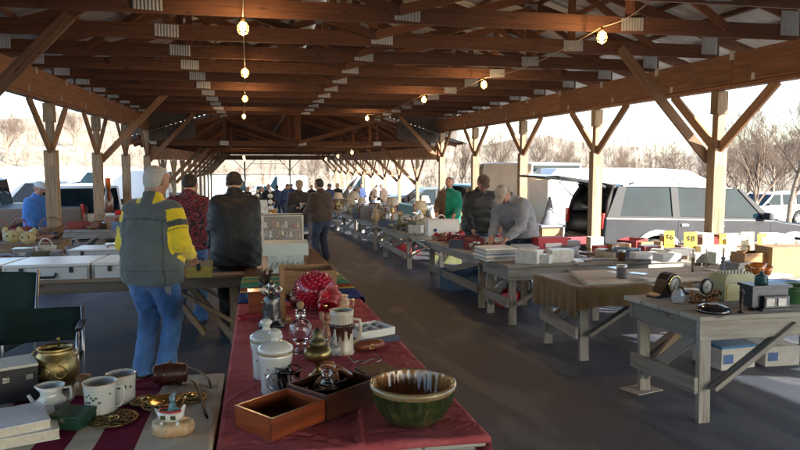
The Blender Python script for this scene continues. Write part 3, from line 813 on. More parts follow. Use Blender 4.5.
    w3a = wrinkle(.016, seed+9, .9); w3b = wrinkle(.007, seed+19, 2.0); w3 = lambda X, Y, Z: w3a(X, Y, Z)*(.5+.6*np.exp(-((Z-.12)/.14)**2)+.45*np.exp(-((Z-.5)/.1)**2))+w3b(X, Y, Z)
    po = bpy.data.objects.new('trousers', Pn.mesh('trousers', pmat, res, w3, lambda X, Y, Z: .035-Z)); COL.objects.link(po); po.parent = root
    # ---- shoes
    for i in (0, 1):
        Sh = SDF(); a, t = ankles[i], toes[i]
        Sh.cap(V3(a.x, a.y-.035, .05), V3(a.x, a.y+.02, .06), .045*s, k=.02).cap(V3(a.x, a.y-.02, .045), t+V3(0, .03, .005), .045*s, .042*s, k=.03)
        so_ = bpy.data.objects.new('shoe', Sh.mesh('shoe', shoe or SHOE, min(res, .012), None, lambda X, Y, Z: .004-Z)); COL.objects.link(so_); so_.parent = root
    # ---- hair, cap, eyes
    if hair is not None:
        Hr = SDF(); Hr.ell(hp(0, -.022, .038), (.087*s, .098*s, .09*s), .02, Rn).ell(hp(0, -.05, -.01), (.078*s, .066*s, .07*s), .02, Rn).ell(hp(0, .035, .09), (.06*s, .05*s, .028*s), .02, Rn)
        Rt = np.array(Rh.transposed()); hcn = np.array(hc)
        def hcut(X, Y, Z):
            P3 = np.stack([X-hcn[0], Y-hcn[1], Z-hcn[2]], -1)@Rt.T/s
            x, y, z = P3[..., 0], P3[..., 1], P3[..., 2]
            line = np.where(y > -.0, .5*(y-.0)+.01, -.0)
            front = (y*.9+(.03-z)*1.1)-.055                 # forehead line
            ear = np.where(y > -.02, .04-z+ (y+.02)*.9, -1)
            return np.maximum(np.maximum(front, np.minimum(ear, .5))*s, (-.075-z)*s)
        ho_ = bpy.data.objects.new('hair', Hr.mesh('hair', hair, min(res, .009), wrinkle(.006, seed+2, 3.5), hcut)); COL.objects.link(ho_); ho_.parent = root
    if beard is not None:
        Bd = SDF(); Bd.ell(hp(0, .055, -.075), (.058*s, .055*s, .045*s), .02, Rn)
        o_ = bpy.data.objects.new('beard', Bd.mesh('beard', beard, .01, wrinkle(.005, 3, 3))); COL.objects.link(o_); o_.parent = root
    if cap is not None:
        Cp = SDF(); Cp.ell(hp(0, -.008, .062), (.09*s, .108*s, .068*s), .02, Rn)
        Cp.ell(hp(0, .115, .050), (.068*s, .07*s, .012*s), .012, Rn)
        hcn = np.array(hc); up_ = np.array(Rh @ V3(0, .1, 1).normalized())
        def ccut(X, Y, Z): return .036*s-((X-hcn[0])*up_[0]+(Y-hcn[1])*up_[1]+(Z-hcn[2])*up_[2])
        co = bpy.data.objects.new('cap', Cp.mesh('cap', cap, min(res, .009), None, ccut)); COL.objects.link(co); co.parent = root
    if res <= .02:
        for sg in (-1, 1):
            MB().ball(hp(sg*.031, .0945, .014), .0042*s, 8).build('eye', EYE, root)
    root['_'] = 0; del root['_']
    return root, dict(hands=wr, elb=elb, T=T, hip=hip, hp=hp, hc=hc, Rh=Rh)

def cloth(name, col, rough=.85, var=.15, bump=.25, bscale=260, attr=None, sheen=.3, scale=9):
    return M(name, col, rough=rough, var=var, scale=scale, bump=bump, bscale=bscale, attr=attr, sheen=sheen, spec=.3)
def denim():
    return cloth('denim', (.10, .19, .36), var=.4, scale=7)
JEANS = cloth('worn_denim', (.07, .175, .40), var=.38, scale=6)
JEANS2 = cloth('blue_denim', (.08, .17, .36), var=.32, scale=6); DARKJ = cloth('dark_denim', (.035, .05, .085), var=.3)
BLACKP = cloth('black_trousers', (.012, .012, .016)); BLUEJ = cloth('blue_fleece', (.05, .17, .5)); NAVY = cloth('navy_cloth', (.03, .05, .13))
HW = M('white_hair', (.55, .54, .52), rough=.8, var=.2, scale=40, bump=.6, bscale=90); HD = M('dark_hair', (.03, .022, .018), rough=.7, var=.4, scale=40, bump=.6, bscale=90)
HG = M('grey_hair', (.22, .20, .18), rough=.8, var=.3, scale=40, bump=.6, bscale=90)
LEATH = M('black_leather', (.012, .014, .018), rough=.62, var=.05, scale=5, bump=.1, bscale=60, spec=.45)
BROWNJ = cloth('brown_suede', (.055, .036, .026), var=.3); 
def plaid_mat():
    m, nt, b = newmat('maroon_print'); L = nt.links.new; tc = nn(nt, 'ShaderNodeTexCoord')
    n1 = nn(nt, 'ShaderNodeTexNoise', Scale=24., Detail=2., Distortion=1.5); L(tc.outputs['Object'], n1.inputs['Vector'])
    r = ramp(nt, [(.40, (.012, .012, .016)), (.47, (.16, .018, .035)), (.56, (.24, .03, .05)), (.62, (.10, .10, .10))]); r.color_ramp.interpolation = 'CONSTANT'
    L(n1.outputs['Fac'], r.inputs['Fac']); L(r.outputs['Color'], b.inputs['Base Color']); b.inputs['Roughness'].default_value = .85
    return m
PLAID = plaid_mat()
YJ = cloth('parka_cloth', (.5, .5, .5), attr='Col', var=.1)
def parka_col(V, c):
    grey = np.array((.105, .125, .125)); yel = np.array((.80, .60, .03)); out = np.tile(grey, (len(V), 1))
    T, s = c['T'], c['s']; d = np.full(len(V), 9.); 
    for i in (0, 1):
        sh, e, w_ = (np.array(c[k][i]) for k in ('sh', 'elb', 'wr'))
        def seg(a, b):
            ba = b-a; t = np.clip((V-a)@ba/(ba@ba), 0, 1); return t, np.linalg.norm(V-(a+t[:, None]*ba), axis=1)
        t1, d1 = seg(sh, e); t2, d2 = seg(e, w_)
        up = (d1 < .11*s) & (d1 <= d2+.01); lo = (d2 < .11*s) & (d2 < d1)
        side = -1 if i == 0 else 1
        outw = (V[:, 0]*side > abs(sh[0])-.045)
        outw = (V[:, 0]*side > abs(sh[0])-.075)
        arm = up & (t1 > .02) & outw
        out[arm & ((t1 < .42) | (t1 > .62))] = yel
        band = arm & (t1 >= .42) & (t1 <= .62); out[band] = yel
        out[arm & (t1 > .34) & (t1 < .52) & (V[:, 1] < sh[1]+.02)] = grey*.55
        out[arm & (np.abs(t1-.60) < .018)] = yel*.45
        low = lo & (t2 < .98); out[low] = yel
        out[low & (V[:, 1] < e[1]-.02) & (t2 < .35)] = grey
    hz_ = c['hip'][2]; out[(V[:, 2] < hz_+.0) & (V[:, 2] > hz_-.008) & (np.abs(V[:, 0]) < .3)] *= .6
    yk = np.array(T(0, 0, .40)); b_ = (V[:, 1] < .02) & (np.abs(V[:, 2]-yk[2]-.02*np.cos(V[:, 0]*8)) < .006) & (np.abs(V[:, 0]) < .2); out[b_] *= .55
    sm_ = (V[:, 1] < .05) & (np.abs(np.abs(V[:, 0])-.17-(yk[2]-V[:, 2])*.05) < .0055) & (V[:, 2] < yk[2]); out[sm_] *= .55
    nk = np.array(T(0, -.02, .555)); r = np.linalg.norm((V-nk)*np.array((1, 1, .8)), axis=1)
    out[(r < .125*s) & (V[:, 2] > nk[2]-.02) & (np.abs(V[:, 0]) > .055)] = yel
    return out

def face_to(dx, dy): return math.atan2(-dx, dy)      # rz so that local +y looks along (dx, dy)
# 1  the man in the grey and yellow parka, three-quarter back view
rt, I = person('white haired man in a grey and yellow parka and blue jeans, seen from behind', at(156, 377, 0), face_to(.40, .92), H=1.77, lean=.10, head_pitch=.10, head_yaw=.25,
    hands=((-.22, .26, 1.0), (.24, .20, 1.02)), feet=((-.10, .0), (.09, .04)), bulk=1.16, jmat=YJ, jcol=parka_col, pmat=JEANS, hair=HW, res=.0075, seed=4, long_=.06, belly=.02, skin=SKIN2)
kc = MB()
kc.tube([(-.0+.016*math.cos(a), .0, -.02+.02*math.sin(a)) for a in [2*PI*k/12 for k in range(12)]], .002, 5, closed=True)
for q, l in ((-.012, .07), (.004, .06), (.018, .075), (-.022, .05)): kc.box((q, .006*q, -.04-l/2), (.012, .004, l), roty(q*8))
kr = kc.build('key_ring', M('key_metal', (.25, .22, .2), metal=.9, rough=.35), rt, loc=(.20, -.10, .845))
# 2  maroon patterned jacket
person('man in a maroon and black patterned jacket and jeans, back turned', at(190, 322, 0), face_to(.10, 1), H=1.78, lean=.22, head_pitch=.35, head_yaw=.1,
    hands=((-.2, .35, .95), (.22, .38, .95)), bulk=1.2, jmat=PLAID, pmat=JEANS2, hair=HD, res=.01, seed=11, feet=((-.13, .05), (.13, .0)), shoe=M('sneaker', (.10, .12, .2), rough=.6))
# 3  black leather jacket
person('man in a shiny black leather jacket leaning over the table, back turned', at(238, 335, 0)+V3(0, 0, 0), face_to(-.05, 1), H=1.80, lean=.20, head_pitch=.55, head_yaw=.0,
    hands=((-.25, .22, .78), (.2, .36, .86)), bulk=1.15, jmat=LEATH, pmat=BLACKP, hair=HD, res=.01, seed=21, long_=.12)
# 4  brown jacket
person('man in a dark brown jacket in the aisle beside the display case, back half turned', at(322, 261, 0), face_to(-.45, .9), H=1.77, lean=.06, head_pitch=.2, head_yaw=-.2,
    hands=((-.2, .32, 1.1), (.2, .3, 1.05)), bulk=1.12, jmat=BROWNJ, pmat=DARKJ, hair=HD, res=.013, seed=31)
# 5  man facing us with a cup
g5, I5 = person('man in a dark coat and tan cap facing the camera with a white cup', at(300, 257, 0), face_to(.1, -1), H=1.76, lean=.02, head_pitch=.15,
    hands=((-.06, .3, 1.22), (.1, .28, 1.15)), bulk=1.1, jmat=cloth('dark_brown_coat', (.04, .03, .025)), pmat=DARKJ, hair=HG, cap=cloth('tan_cap', (.28, .22, .15)), res=.013, seed=41, long_=.1)
# 6 far group
far = [(256, 219, 'man in a black jacket looking down, leftmost of the far group', BLACKP, HG, None, (.8, -.3), 1.70, .3),
       (268, 216, 'man in black with grey hair, second from the left in the far group', BLACKP, HG, None, (.3, -1), 1.76, .2),
       (284, 214, 'man in a navy jacket bending forward, beside the man with the cup', NAVY, HD, None, (.7, -.5), 1.80, .25),
       (278, 209, 'man in navy mostly hidden behind the far group', NAVY, HD, None, (-.2, 1), 1.72, .1),
       (329, 213, 'person in a navy cap behind the man in brown', NAVY, HD, NAVY, (.3, -1), 1.76, .1),
       (345, 208, 'distant browser in a grey coat at the far right tables', cloth('grey_coat', (.14, .14, .15)), HG, None, (1, .1), 1.72, .3),
       (338, 210, 'man in black with hands down, just right of the man in the navy cap', BLACKP, HD, None, (-.6, -1), 1.78, .05),
       (351, 211, 'distant stooping figure in black beside the right hand tables', BLACKP, HG, None, (1, -.2), 1.74, .45),
       (361, 205, 'far figure in a navy coat between the right hand tables', NAVY, HD, None, (.4, -1), 1.80, .1),
       (385, 212, 'distant man in brown standing among the right hand goods', BROWNJ, HG, None, (-.7, .6), 1.75, .2),
       (312, 207, 'distant figure in black in the far opening, beside the man in brown', BLACKP, HD, None, (-.2, -1), 1.72, .1),
       (246, 215, 'dark figure half hidden behind the leather jacket', BLACKP, HG, None, (.5, -1), 1.70, .3),
       (292, 206, 'far figure in navy directly behind the man with the cup', NAVY, HG, NAVY, (0, -1), 1.80, .0),
       (372, 207, 'distant browser in a brown coat at the far tables', BROWNJ, HD, None, (1, .3), 1.76, .35)]
for i, (px, py, lb, jm, hr, cp, fc, H, ln) in enumerate(far):
    person(lb, at(px, py+9, 0), face_to(*fc), H=H, lean=ln, head_pitch=ln, hands=((-.2, .3, 1.0), (.2, .3, 1.0)), jmat=jm, pmat=DARKJ, hair=hr, cap=cp, res=.022, seed=50+i, bulk=1.12)
# 7 green jacket
person('man in a green jacket over brown standing behind the far right table', aty(449, 250, 14.6)*1, face_to(-.5, -.85), H=1.78, hands=((-.2, .28, 1.0), (.24, .2, 1.02)), bulk=1.15,
    jmat=YJ, jcol=lambda V, c: np.where((V[:, 0] < .04)[:, None], np.array((.0, .16, .10)), np.array((.10, .055, .03))), pmat=DARKJ, hair=HG, res=.012, seed=71, long_=.1, skin=SKIN2)[0].location.z = gz(3.5, 14.6)
# 8 dark jacket with cap
r8 = person('man in a dark jacket and brown cap looking down behind the table of records', (0, 0, 0), face_to(-.05, -1), H=1.80, lean=.18, head_pitch=.45, hands=((-.24, .35, 1.0), (.2, .32, .95)), bulk=1.2,
    jmat=M('waxed_jacket', (.022, .025, .027), rough=.6, var=.12, bump=.15, bscale=80), pmat=DARKJ, hair=HG, cap=cloth('brown_cap', (.10, .065, .045)), res=.011, seed=81, skin=SKIN2)[0]
p8 = aty(479, 250, 10.1); r8.location = (p8.x, p8.y, gz(p8.x, p8.y))
# 9 grey jacket bending
r9 = person('man in a grey jacket and pale cap bent over the record boxes', (0, 0, 0), face_to(-.80, -.6), H=1.80, lean=.62, head_pitch=.45, hands=((-.12, .52, .90), (.16, .50, .90)), bulk=1.2,
    jmat=cloth('grey_parka', (.22, .23, .26), var=.2), pmat=DARKJ, hair=HG, cap=cloth('pale_cap', (.42, .38, .33)), res=.011, seed=91, long_=.04, skin=SKIN2)[0]
p9 = aty(520, 250, 9.1); r9.location = (p9.x, p9.y, gz(p9.x, p9.y))
# 10 blue jacket left
r10 = person('man in a bright blue jacket and white cap outside, beside the left post', (0, 0, 0), face_to(.75, -.5), H=1.74, lean=.08, head_pitch=.25, hands=((-.22, .2, .9), (.22, .2, .9)), bulk=1.12,
    jmat=BLUEJ, pmat=JEANS2, hair=HG, cap=cloth('white_cap', (.6, .62, .66)), res=.012, seed=101, skin=SKIN2)[0]
p10 = aty(38, 240, 13.4); r10.location = (p10.x, p10.y, gz(p10.x, p10.y))
cu = MB(); cu.lathe([(.028, 0), (.038, .1), (.04, .105), (.034, .108)], (0, 0, 0), 16)
cp_ = one(cu, 'paper_cup', M('white_paper', (.75, .74, .72)), 'white paper cup in the hands of the man with the tan cap', 'cup', g5.matrix_world @ Vector((0, 0, 0)))
hx = (I5['hands'][0]+I5['hands'][1])/2; cp_.location = Vector(g5.location)+rotz(g5.rotation_euler.z) @ (hx+V3(-.01, .07, -.03))
# ------------------------------------------------------------ vehicles (local x = forward from the rear bumper, y = left, z = up)
TYRE = M('tyre_rubber', (.02, .02, .02), rough=.85, bump=.3, bscale=40); RIM = M('alloy', (.42, .42, .43), rough=.35, metal=.8, var=.1)
GLASSC = M('car_glass', (.006, .016, .022), rough=.05, var=.5, scale=1.1, bump=.12, bscale=1.8, spec=.3, alpha=.965, coat=0)
RED = M('tail_lamp', (.55, .02, .015), rough=.2, bump=0, coat=1); LAMP = M('head_lamp', (.7, .7, .68), rough=.15, bump=0, coat=1)
CHROME = M('chrome', (.7, .7, .7), rough=.15, metal=1, var=.05, bump=0); BLKP = M('black_plastic', (.025, .025, .027), rough=.6)
INT = M('car_interior', (.05, .046, .042), rough=.85)
def paint(name, col, rough=.3): return M(name, col, rough=rough, var=.06, scale=2, bump=0, coat=.5 if max(col) > .3 else .15, spec=.4, dirt=tuple(c*.85+.012 for c in col))
def arch(cx, cz, r, a0=0, a1=PI, n=10, rev=True):
    q = [(cx+r*math.cos(a0+(a1-a0)*i/n), cz+r*math.sin(a0+(a1-a0)*i/n)) for i in range(n+1)]
    return q[::-1] if rev else q
def clipz(pts, zlo): return [(x, max(z, zlo)) for x, z in pts]
def vehicle(name, label, cat, loc, rz, col, L=4.8, W=1.85, wb=(.95, 3.75), wr=.35, sill=.32, belt=.98, roof=1.45, hood=None, green=None, wins=(), bed=None, clad=None, flare=None, open_rear=False, group=None, rack=False, detail=True, rot=None, tum=.11, box=None):
    root = thing(name, label, cat, loc, rz, group, rot)
    hw = W/2; pm = col; ar = wr*1.25
    hood = hood or [(L-.08, belt-.12), (L-1.25, belt+.03)]
    low = [(.06, sill+.1)]+clipz(arch(wb[0], wr, ar), sill)+clipz(arch(wb[1], wr, ar), sill)+[(L-.06, sill+.05), (L, sill+.3)]+hood+[(.02, belt+.02), (0, sill+.35)]
    inner = .12 if open_rear else hw
    if open_rear:
        b = MB()
        for s in (-1, 1): b.prism(low, (0, s*(hw-.06), 0), (1, 0, 0), (0, 0, 1), .12)
        b.prism([(0.02, sill+.15), (1.9, sill+.15), (1.9, sill+.38), (.02, sill+.38)], (0, 0, 0), (1, 0, 0), (0, 0, 1), W-.24)
        b.prism([(1.9, sill), (L-.06, sill+.05), (L, sill+.3)]+hood+[(1.9, belt)], (0, 0, 0), (1, 0, 0), (0, 0, 1), W-.24)
    else: b = MB().prism(low, (0, 0, 0), (1, 0, 0), (0, 0, 1), W)
    b.build('body', pm, root, bevel=.045, seg=3)
    # greenhouse: pillars and roof, then the panes
    gy = lambda z: hw-.03-(z-belt)*tum
    def panel(mb, poly, s, th=.03, off=0):
        nrm = V3(0, s, tum*s*s).normalized() if s > 0 else V3(0, -1, tum).normalized()
        o = [V3(x, s*gy(z), z)+nrm*(off+th/2) for x, z in poly]; i = [V3(x, s*gy(z), z)+nrm*(off-th/2) for x, z in poly]; n = len(poly)
        mb.add(o+i, [tuple(range(n)), tuple(range(2*n-1, n-1, -1))]+[(k, n+k, n+(k+1) % n, (k+1) % n) for k in range(n)], None, 0)
    if green:
        rp = MB(); xs = [green[0][0], green[1][0], green[2][0], green[3][0]]   # rear base, rear top, front top, front base
        rb, rt, ft, fb = green; rp.prism([(rt[0]-.02, roof-.07), (ft[0]+.02, roof-.07), (ft[0]-.15, roof-.01), ((rt[0]+ft[0])/2, roof+.015), (rt[0]+.1, roof-.01)], (0, 0, 0), (1, 0, 0), (0, 0, 1), 2*gy(roof)+.02)
        rp.build('roof', pm, root, bevel=.03, seg=3)
        def xl(z, a, c): return a[0]+(c[0]-a[0])*(z-belt)/(roof-belt)
        z0, z1 = belt-.01, roof-.04
        ws = sorted(wins)
        for s in (-1, 1):
            pb = MB()
            cur = [(xl(z0, rb, rt), z0), (xl(z1, rb, rt), z1)]
            for (a0, a1, c0, c1) in ws:  # pane: bottom rear, top rear, bottom front, top front (x)
                panel(pb, [cur[0], (a0, z0), (a1, z1), cur[1]], s, .045); cur = [(c0, z0), (c1, z1)]
            panel(pb, [cur[0], (xl(z0, fb, ft), z0), (xl(z1, fb, ft), z1), cur[1]], s, .045)
            panel(pb, [(ws[0][0]-.1, z0), (ws[-1][2]+.05, z0), (ws[-1][2]+.05, z0+.06), (ws[0][0]-.1, z0+.06)], s, .04) if ws else None
            pb.build('window_frame', pm, root, bevel=.008, seg=1)
        for s in (-1, 1):
            for (a0, a1, c0, c1) in ws:
                wp = MB(); panel(wp, [(a0-.01, z0+.02), (c0+.01, z0+.02), (c1+.01, z1), (a1-.01, z1)], s, .012, -.008); wp.build('window', GLASSC, root)
        ww = gy(roof)-.06; wb_ = hw-.12
        wsn = MB(); wsn.add([(fb[0], -wb_, belt), (fb[0], wb_, belt), (ft[0]-.02, ww, roof-.06), (ft[0]-.02, -ww, roof-.06)], [(0, 1, 2, 3)]); wsn.build('windscreen', GLASSC, root, solid=.01)
        if not open_rear:
            wr_ = MB(); wr_.add([(rb[0], -wb_, belt), (rb[0], wb_, belt), (rt[0]+.02, ww, roof-.06), (rt[0]+.02, -ww, roof-.06)], [(0, 1, 2, 3)]); wr_.build('rear_window', GLASSC, root, solid=.01)
    if box:
        x0, x1, zz = box; bb = MB(); bb.box(((x0+x1)/2, 0, (sill+.3+zz)/2), (x1-x0, W-.02, zz-sill-.3)); bb.build('cargo_box', pm, root, bevel=.06, seg=3)
    if bed:
        bd = MB(); bd.box((bed/2+.05, 0, belt-.1), (bed-.2, W-.3, .25)); bd.build('bed_liner', BLKP, root)
    for wx in wb:
        for s in (-1, 1):
            t = MB(); t.lathe([(wr*.62, -.1), (wr*.9, -.11), (wr, -.08), (wr, .08), (wr*.9, .11), (wr*.62, .1)], (0, 0, 0), 28, R_=rotx(PI/2), cap=False)
            whl = t.build('wheel', TYRE, root, loc=(wx, s*(hw-.13), wr))
            r = MB(); r.lathe([(0.001, .06), (wr*.15, .075), (wr*.2, .05), (wr*.55, .055), (wr*.63, .095), (wr*.63, -.09)], (0, 0, 0), 24, R_=rotx(PI/2 if s < 0 else -PI/2), cap=False)
            for k in range(6):
                a = k*PI/3; r.bar((math.cos(a)*.04, s*.07, math.sin(a)*.04), (math.cos(a)*wr*.58, s*.075, math.sin(a)*wr*.58), .025, .05, up=(0, 1, 0))
            r.build('rim', RIM, whl)
    for s in (-1, 1):
        MB().box((.015, s*(hw-.12), belt-.08), (.06, .16, .34)).build('tail_light', RED, root, bevel=.02)
        MB().box((L-.06, s*(hw-.24), belt-.28), (.08, .36, .17)).build('headlight', LAMP, root, bevel=.03)
        m_ = MB(); m_.box((ws[-1][2]-.05 if wins else L-1.4, s*(hw+.13), belt+.1), (.12, .2, .16)); m_.build('mirror', BLKP, root, bevel=.03)
    MB().box((.03, 0, sill+.22), (.12, W-.1, .2)).build('rear_bumper', BLKP if not flare else flare, root, bevel=.04)
    MB().box((L-.02, 0, sill+.17), (.12, W-.1, .22)).build('front_bumper', BLKP if not flare else flare, root, bevel=.04)
    MB().box((L-.01, 0, belt-.3), (.05, W*.5, .2)).build('grille', CHROME, root, bevel=.02)
    if clad:
        cb = MB()
        for s in (-1, 1): cb.prism([(wb[0]+ar+.03, sill+.01), (wb[1]-ar-.03, sill+.01), (wb[1]-ar-.03, sill+.36), (wb[0]+ar+.03, sill+.36)], (0, s*(hw+.008), 0), (1, 0, 0), (0, 0, 1), .02)
        cb.build('side_cladding', clad, root, bevel=.006)
    if flare:
        for wx in wb:
            for s in (-1, 1):
                fl = MB(); n = 16; a0, a1 = .02, PI-.02
                po = [(wx+(ar+.11)*math.cos(a0+(a1-a0)*i/n), wr+(ar+.11)*math.sin(a0+(a1-a0)*i/n)) for i in range(n+1)]+[(wx+(ar-.02)*math.cos(a1-(a1-a0)*i/n), wr+(ar-.02)*math.sin(a1-(a1-a0)*i/n)) for i in range(n+1)]
                fl.prism(po, (0, s*(hw+.012), 0), (1, 0, 0), (0, 0, 1), .05); fl.build('wheel_arch', flare, root, bevel=.015)
    # door gaps and handles
    if detail and wins:
        dg = MB()
        for s in (-1, 1):
            for (a0, a1, c0, c1) in ws[-2:]:
                dg.box((a0-.04, s*(hw+.001), (belt+sill)/2+.03), (.012, .012, belt-sill-.06))
                h = MB().box((a0+.1, s*(hw+.02), belt-.13), (.17, .03, .045)); h.build('door_handle', CHROME if clad else pm, root, bevel=.008)
            dg.box((ws[-1][2]+.12, s*(hw+.001), (belt+sill)/2), (.012, .012, belt-sill-.1))
        dg.build('door_seam', BLKP, root)
    if rack:
        for s in (-1, 1):
            rk = MB().tube([(green[1][0]+.3, s*(gy(roof)-.12), roof+.01), (green[1][0]+.45, s*(gy(roof)-.12), roof+.055), (green[2][0]-.5, s*(gy(roof)-.12), roof+.055), (green[2][0]-.35, s*(gy(roof)-.12), roof+.01)], .02, 6)
            rk.build('roof_rail', CHROME, root)
    return root
# the dark sport utility backed up to the post line, tailgate raised
SUVP = paint('dark_slate_paint', (.011, .013, .018), rough=.22); CLAD = M('stone_cladding', (.055, .048, .040), rough=.5, var=.08); FLARE = M('silver_flare', (.16, .16, .155), rough=.45, metal=.2, var=.06)
gzs = lambda p: gz(p.x, p.y)
rp = V3(7.13, 13.0+1.0, 0); rp.z = gz(8.0, 14)-.04
suv = vehicle('sport_utility', 'dark slate sport utility with stone coloured lower sides and raised tailgate', 'car', rp, -.035, SUVP, L=5.65, W=2.0, wb=(1.25, 4.55), wr=.40, sill=.42, belt=1.24, roof=1.95,
    hood=[(5.55, 1.0), (5.3, 1.12), (4.3, 1.22), (4.0, 1.27)], green=[(.06, 1.24), (.34, 1.95), (3.15, 1.95), (4.05, 1.24)],
    wins=[(.36, .52, 1.58, 1.52), (1.76, 1.70, 2.45, 2.45), (2.6, 2.6, 3.82, 3.12)], clad=CLAD, flare=FLARE, open_rear=True, rack=True, rot=(0, .03, -.035))
tg = MB(); tg.prism([(.12, 1.90), (-.25, 2.02), (-1.0, 2.10), (-1.25, 2.07), (-1.27, 2.02), (-.9, 2.02), (-.2, 1.94), (.1, 1.84)], (0, 0, 0), (1, 0, 0), (0, 0, 1), 1.6); tgo = tg.build('tailgate', SUVP, suv, bevel=.015)
MB().prism([(-.3, 1.935), (-.95, 2.01), (-.95, 2.0), (-.3, 1.925)], (0, 0, 0), (1, 0, 0), (0, 0, 1), 1.3).build('tailgate_glass', GLASSC, tgo)
for y_ in (-.7, .7): MB().cyl((.1, y_, 1.55), (-.35, y_, 1.97), .012, n=6).build('gas_strut', BLKP, tgo)
hp_ = MB(); hp_.tube([(.08, -.93, 1.24), (.16, -.86, 1.6), (.30, -.78, 1.88), (.34, 0, 1.93), (.30, .78, 1.88), (.16, .86, 1.6), (.08, .93, 1.24)], .05, 8); hp_.build('rear_hoop', INT, suv)
for x_, n_ in ((1.75, 3), (2.75, 2)):
    for y_ in ([-.55, 0, .55] if n_ == 3 else [-.5, .5]):
        sb = MB(); sb.box((x_, y_, 1.0), (.16, .5, .62), roty(-.15)); sb.box((x_+.3, y_, .78), (.5, .5, .14)); sb.box((x_-.07, y_, 1.42), (.1, .28, .2)); sb.build('seat', INT, suv, bevel=.04)
MB().box((.08, 0, .50), (.12, 1.9, .2)).build('bumper_step', BLKP, suv, bevel=.03)

WHITEP = paint('white_paint', (.74, .74, .72)); SILVP = paint('silver_paint', (.36, .37, .38)); BLUEP = paint('blue_paint', (.04, .09, .2)); DKP = paint('charcoal_paint', (.03, .032, .036)); REDP = paint('red_paint', (.42, .03, .03)); TEALP = paint('teal_paint', (.05, .2, .24)); TANP = paint('tan_paint', (.30, .25, .18))
VS = dict(
    suv=dict(L=4.75, W=1.9, wb=(.95, 3.75), wr=.37, sill=.36, belt=1.08, roof=1.76, green=[(.08, 1), (.3, 1), (2.75, 1), (3.6, 1)], wins=[(.3, .42, 1.2, 1.2), (1.32, 1.32, 2.15, 2.15), (2.27, 2.27, 3.35, 2.72)]),
    sedan=dict(L=4.7, W=1.8, wb=(.95, 3.7), wr=.33, sill=.28, belt=.93, roof=1.42, hood=[(4.6, .72), (3.5, .95)], green=[(.75, 1), (1.35, 1), (2.6, 1), (3.5, 1)], wins=[(1.0, 1.42, 1.95, 1.95), (2.05, 2.05, 3.2, 2.55)]),
    pickup=dict(L=5.6, W=1.98, wb=(1.2, 4.6), wr=.39, sill=.44, belt=1.2, roof=1.88, hood=[(5.5, 1.05), (4.3, 1.22)], green=[(2.0, 1), (2.1, 1), (3.35, 1), (4.1, 1)], wins=[(2.12, 2.2, 2.75, 2.75), (2.87, 2.87, 3.85, 3.3)], bed=2.0),
    van=dict(L=5.4, W=2.0, wb=(1.1, 4.35), wr=.36, sill=.36, belt=1.25, roof=2.45, hood=[(5.32, 1.0), (4.55, 1.27)], green=[(.02, 1), (.08, 1), (3.5, 1), (4.45, 1)], wins=[(3.3, 3.3, 4.25, 3.75)]))
def car(kind, label, x, y, rz, col, cat='car', group='vehicles parked around the market', **kw):
    d = dict(VS[kind]); d.update(kw); cx = d['L']/2
    ox, oy = x-math.cos(rz)*cx, y-math.sin(rz)*cx
    z = gz(x, y)
    return vehicle(dict(suv='parked_car', sedan='parked_car', pickup='pickup_truck', van='cargo_van')[kind], label, cat, (ox, oy, z), rz, col, group=group, **d)
def pxY(px, Y): p = aty(px, 200, Y); return p.x
car('suv', 'white sport utility parked far off at the right edge, behind the dark one', pxY(766, 33), 33, PI+.1, WHITEP)
car('pickup', 'white pickup farther behind the white sport utility at the right edge', pxY(790, 41), 41, PI, WHITEP, 'truck')
car('sedan', 'silver saloon in the distance just right of the last post', pxY(738, 46), 46, .1, SILVP)
car('van', 'white cargo van parked behind the men at the records, doors open', pxY(520, 19.6)+.6, 21.6, PI/2+.12, WHITEP, 'van', roof=2.65)
car('pickup', 'teal pickup behind the man in the green jacket', pxY(468, 23)+.5, 23.5, .15, TEALP, 'truck')
car('suv', 'charcoal sport utility with bright windscreen facing the tables, far right side', pxY(428, 31), 31, PI, DKP)
car('sedan', 'blue saloon parked beside the far section', pxY(398, 38), 38, PI+.05, BLUEP)
car('van', 'white van beside the far section of the pavilion', pxY(372, 44), 44, PI, WHITEP, 'van')
car('suv', 'silver sport utility beyond the far right posts', pxY(352, 52), 52, PI, SILVP)
car('suv', 'white sport utility rear with red tail lamp, outside between two left posts', pxY(73, 19), 19.5, PI/2+.25, WHITEP)
car('pickup', 'long white pickup parked outside at the left edge', pxY(40, 22), 23.2, PI+.06, WHITEP, 'truck')
car('pickup', 'dark brown pickup bed behind the table of toys at the left edge', pxY(-42, 17.4), 17.6, PI+.02, paint('brown_paint', (.10, .07, .05)), 'truck')
car('sedan', 'silver saloon behind the man in the patterned jacket', pxY(172, 34), 34, PI, SILVP)
car('van', 'white van seen through the left posts at a distance', pxY(112, 34), 34, PI, WHITEP, 'van')
car('van', 'tall white van parked beyond the far end of the pavilion, left of its centre post', pxY(233, 72), 72, 0, WHITEP, 'van', roof=2.9)
car('van', 'long white van beyond the far end, behind the man with the cup', pxY(283, 76), 76, PI, WHITEP, 'van', roof=2.9)
car('pickup', 'white pickup beyond the far end of the pavilion', pxY(262, 68), 68, .1, WHITEP, 'truck')
car('sedan', 'pale saloon beyond the far end, right of the second centre post', pxY(318, 70), 70, PI, SILVP)
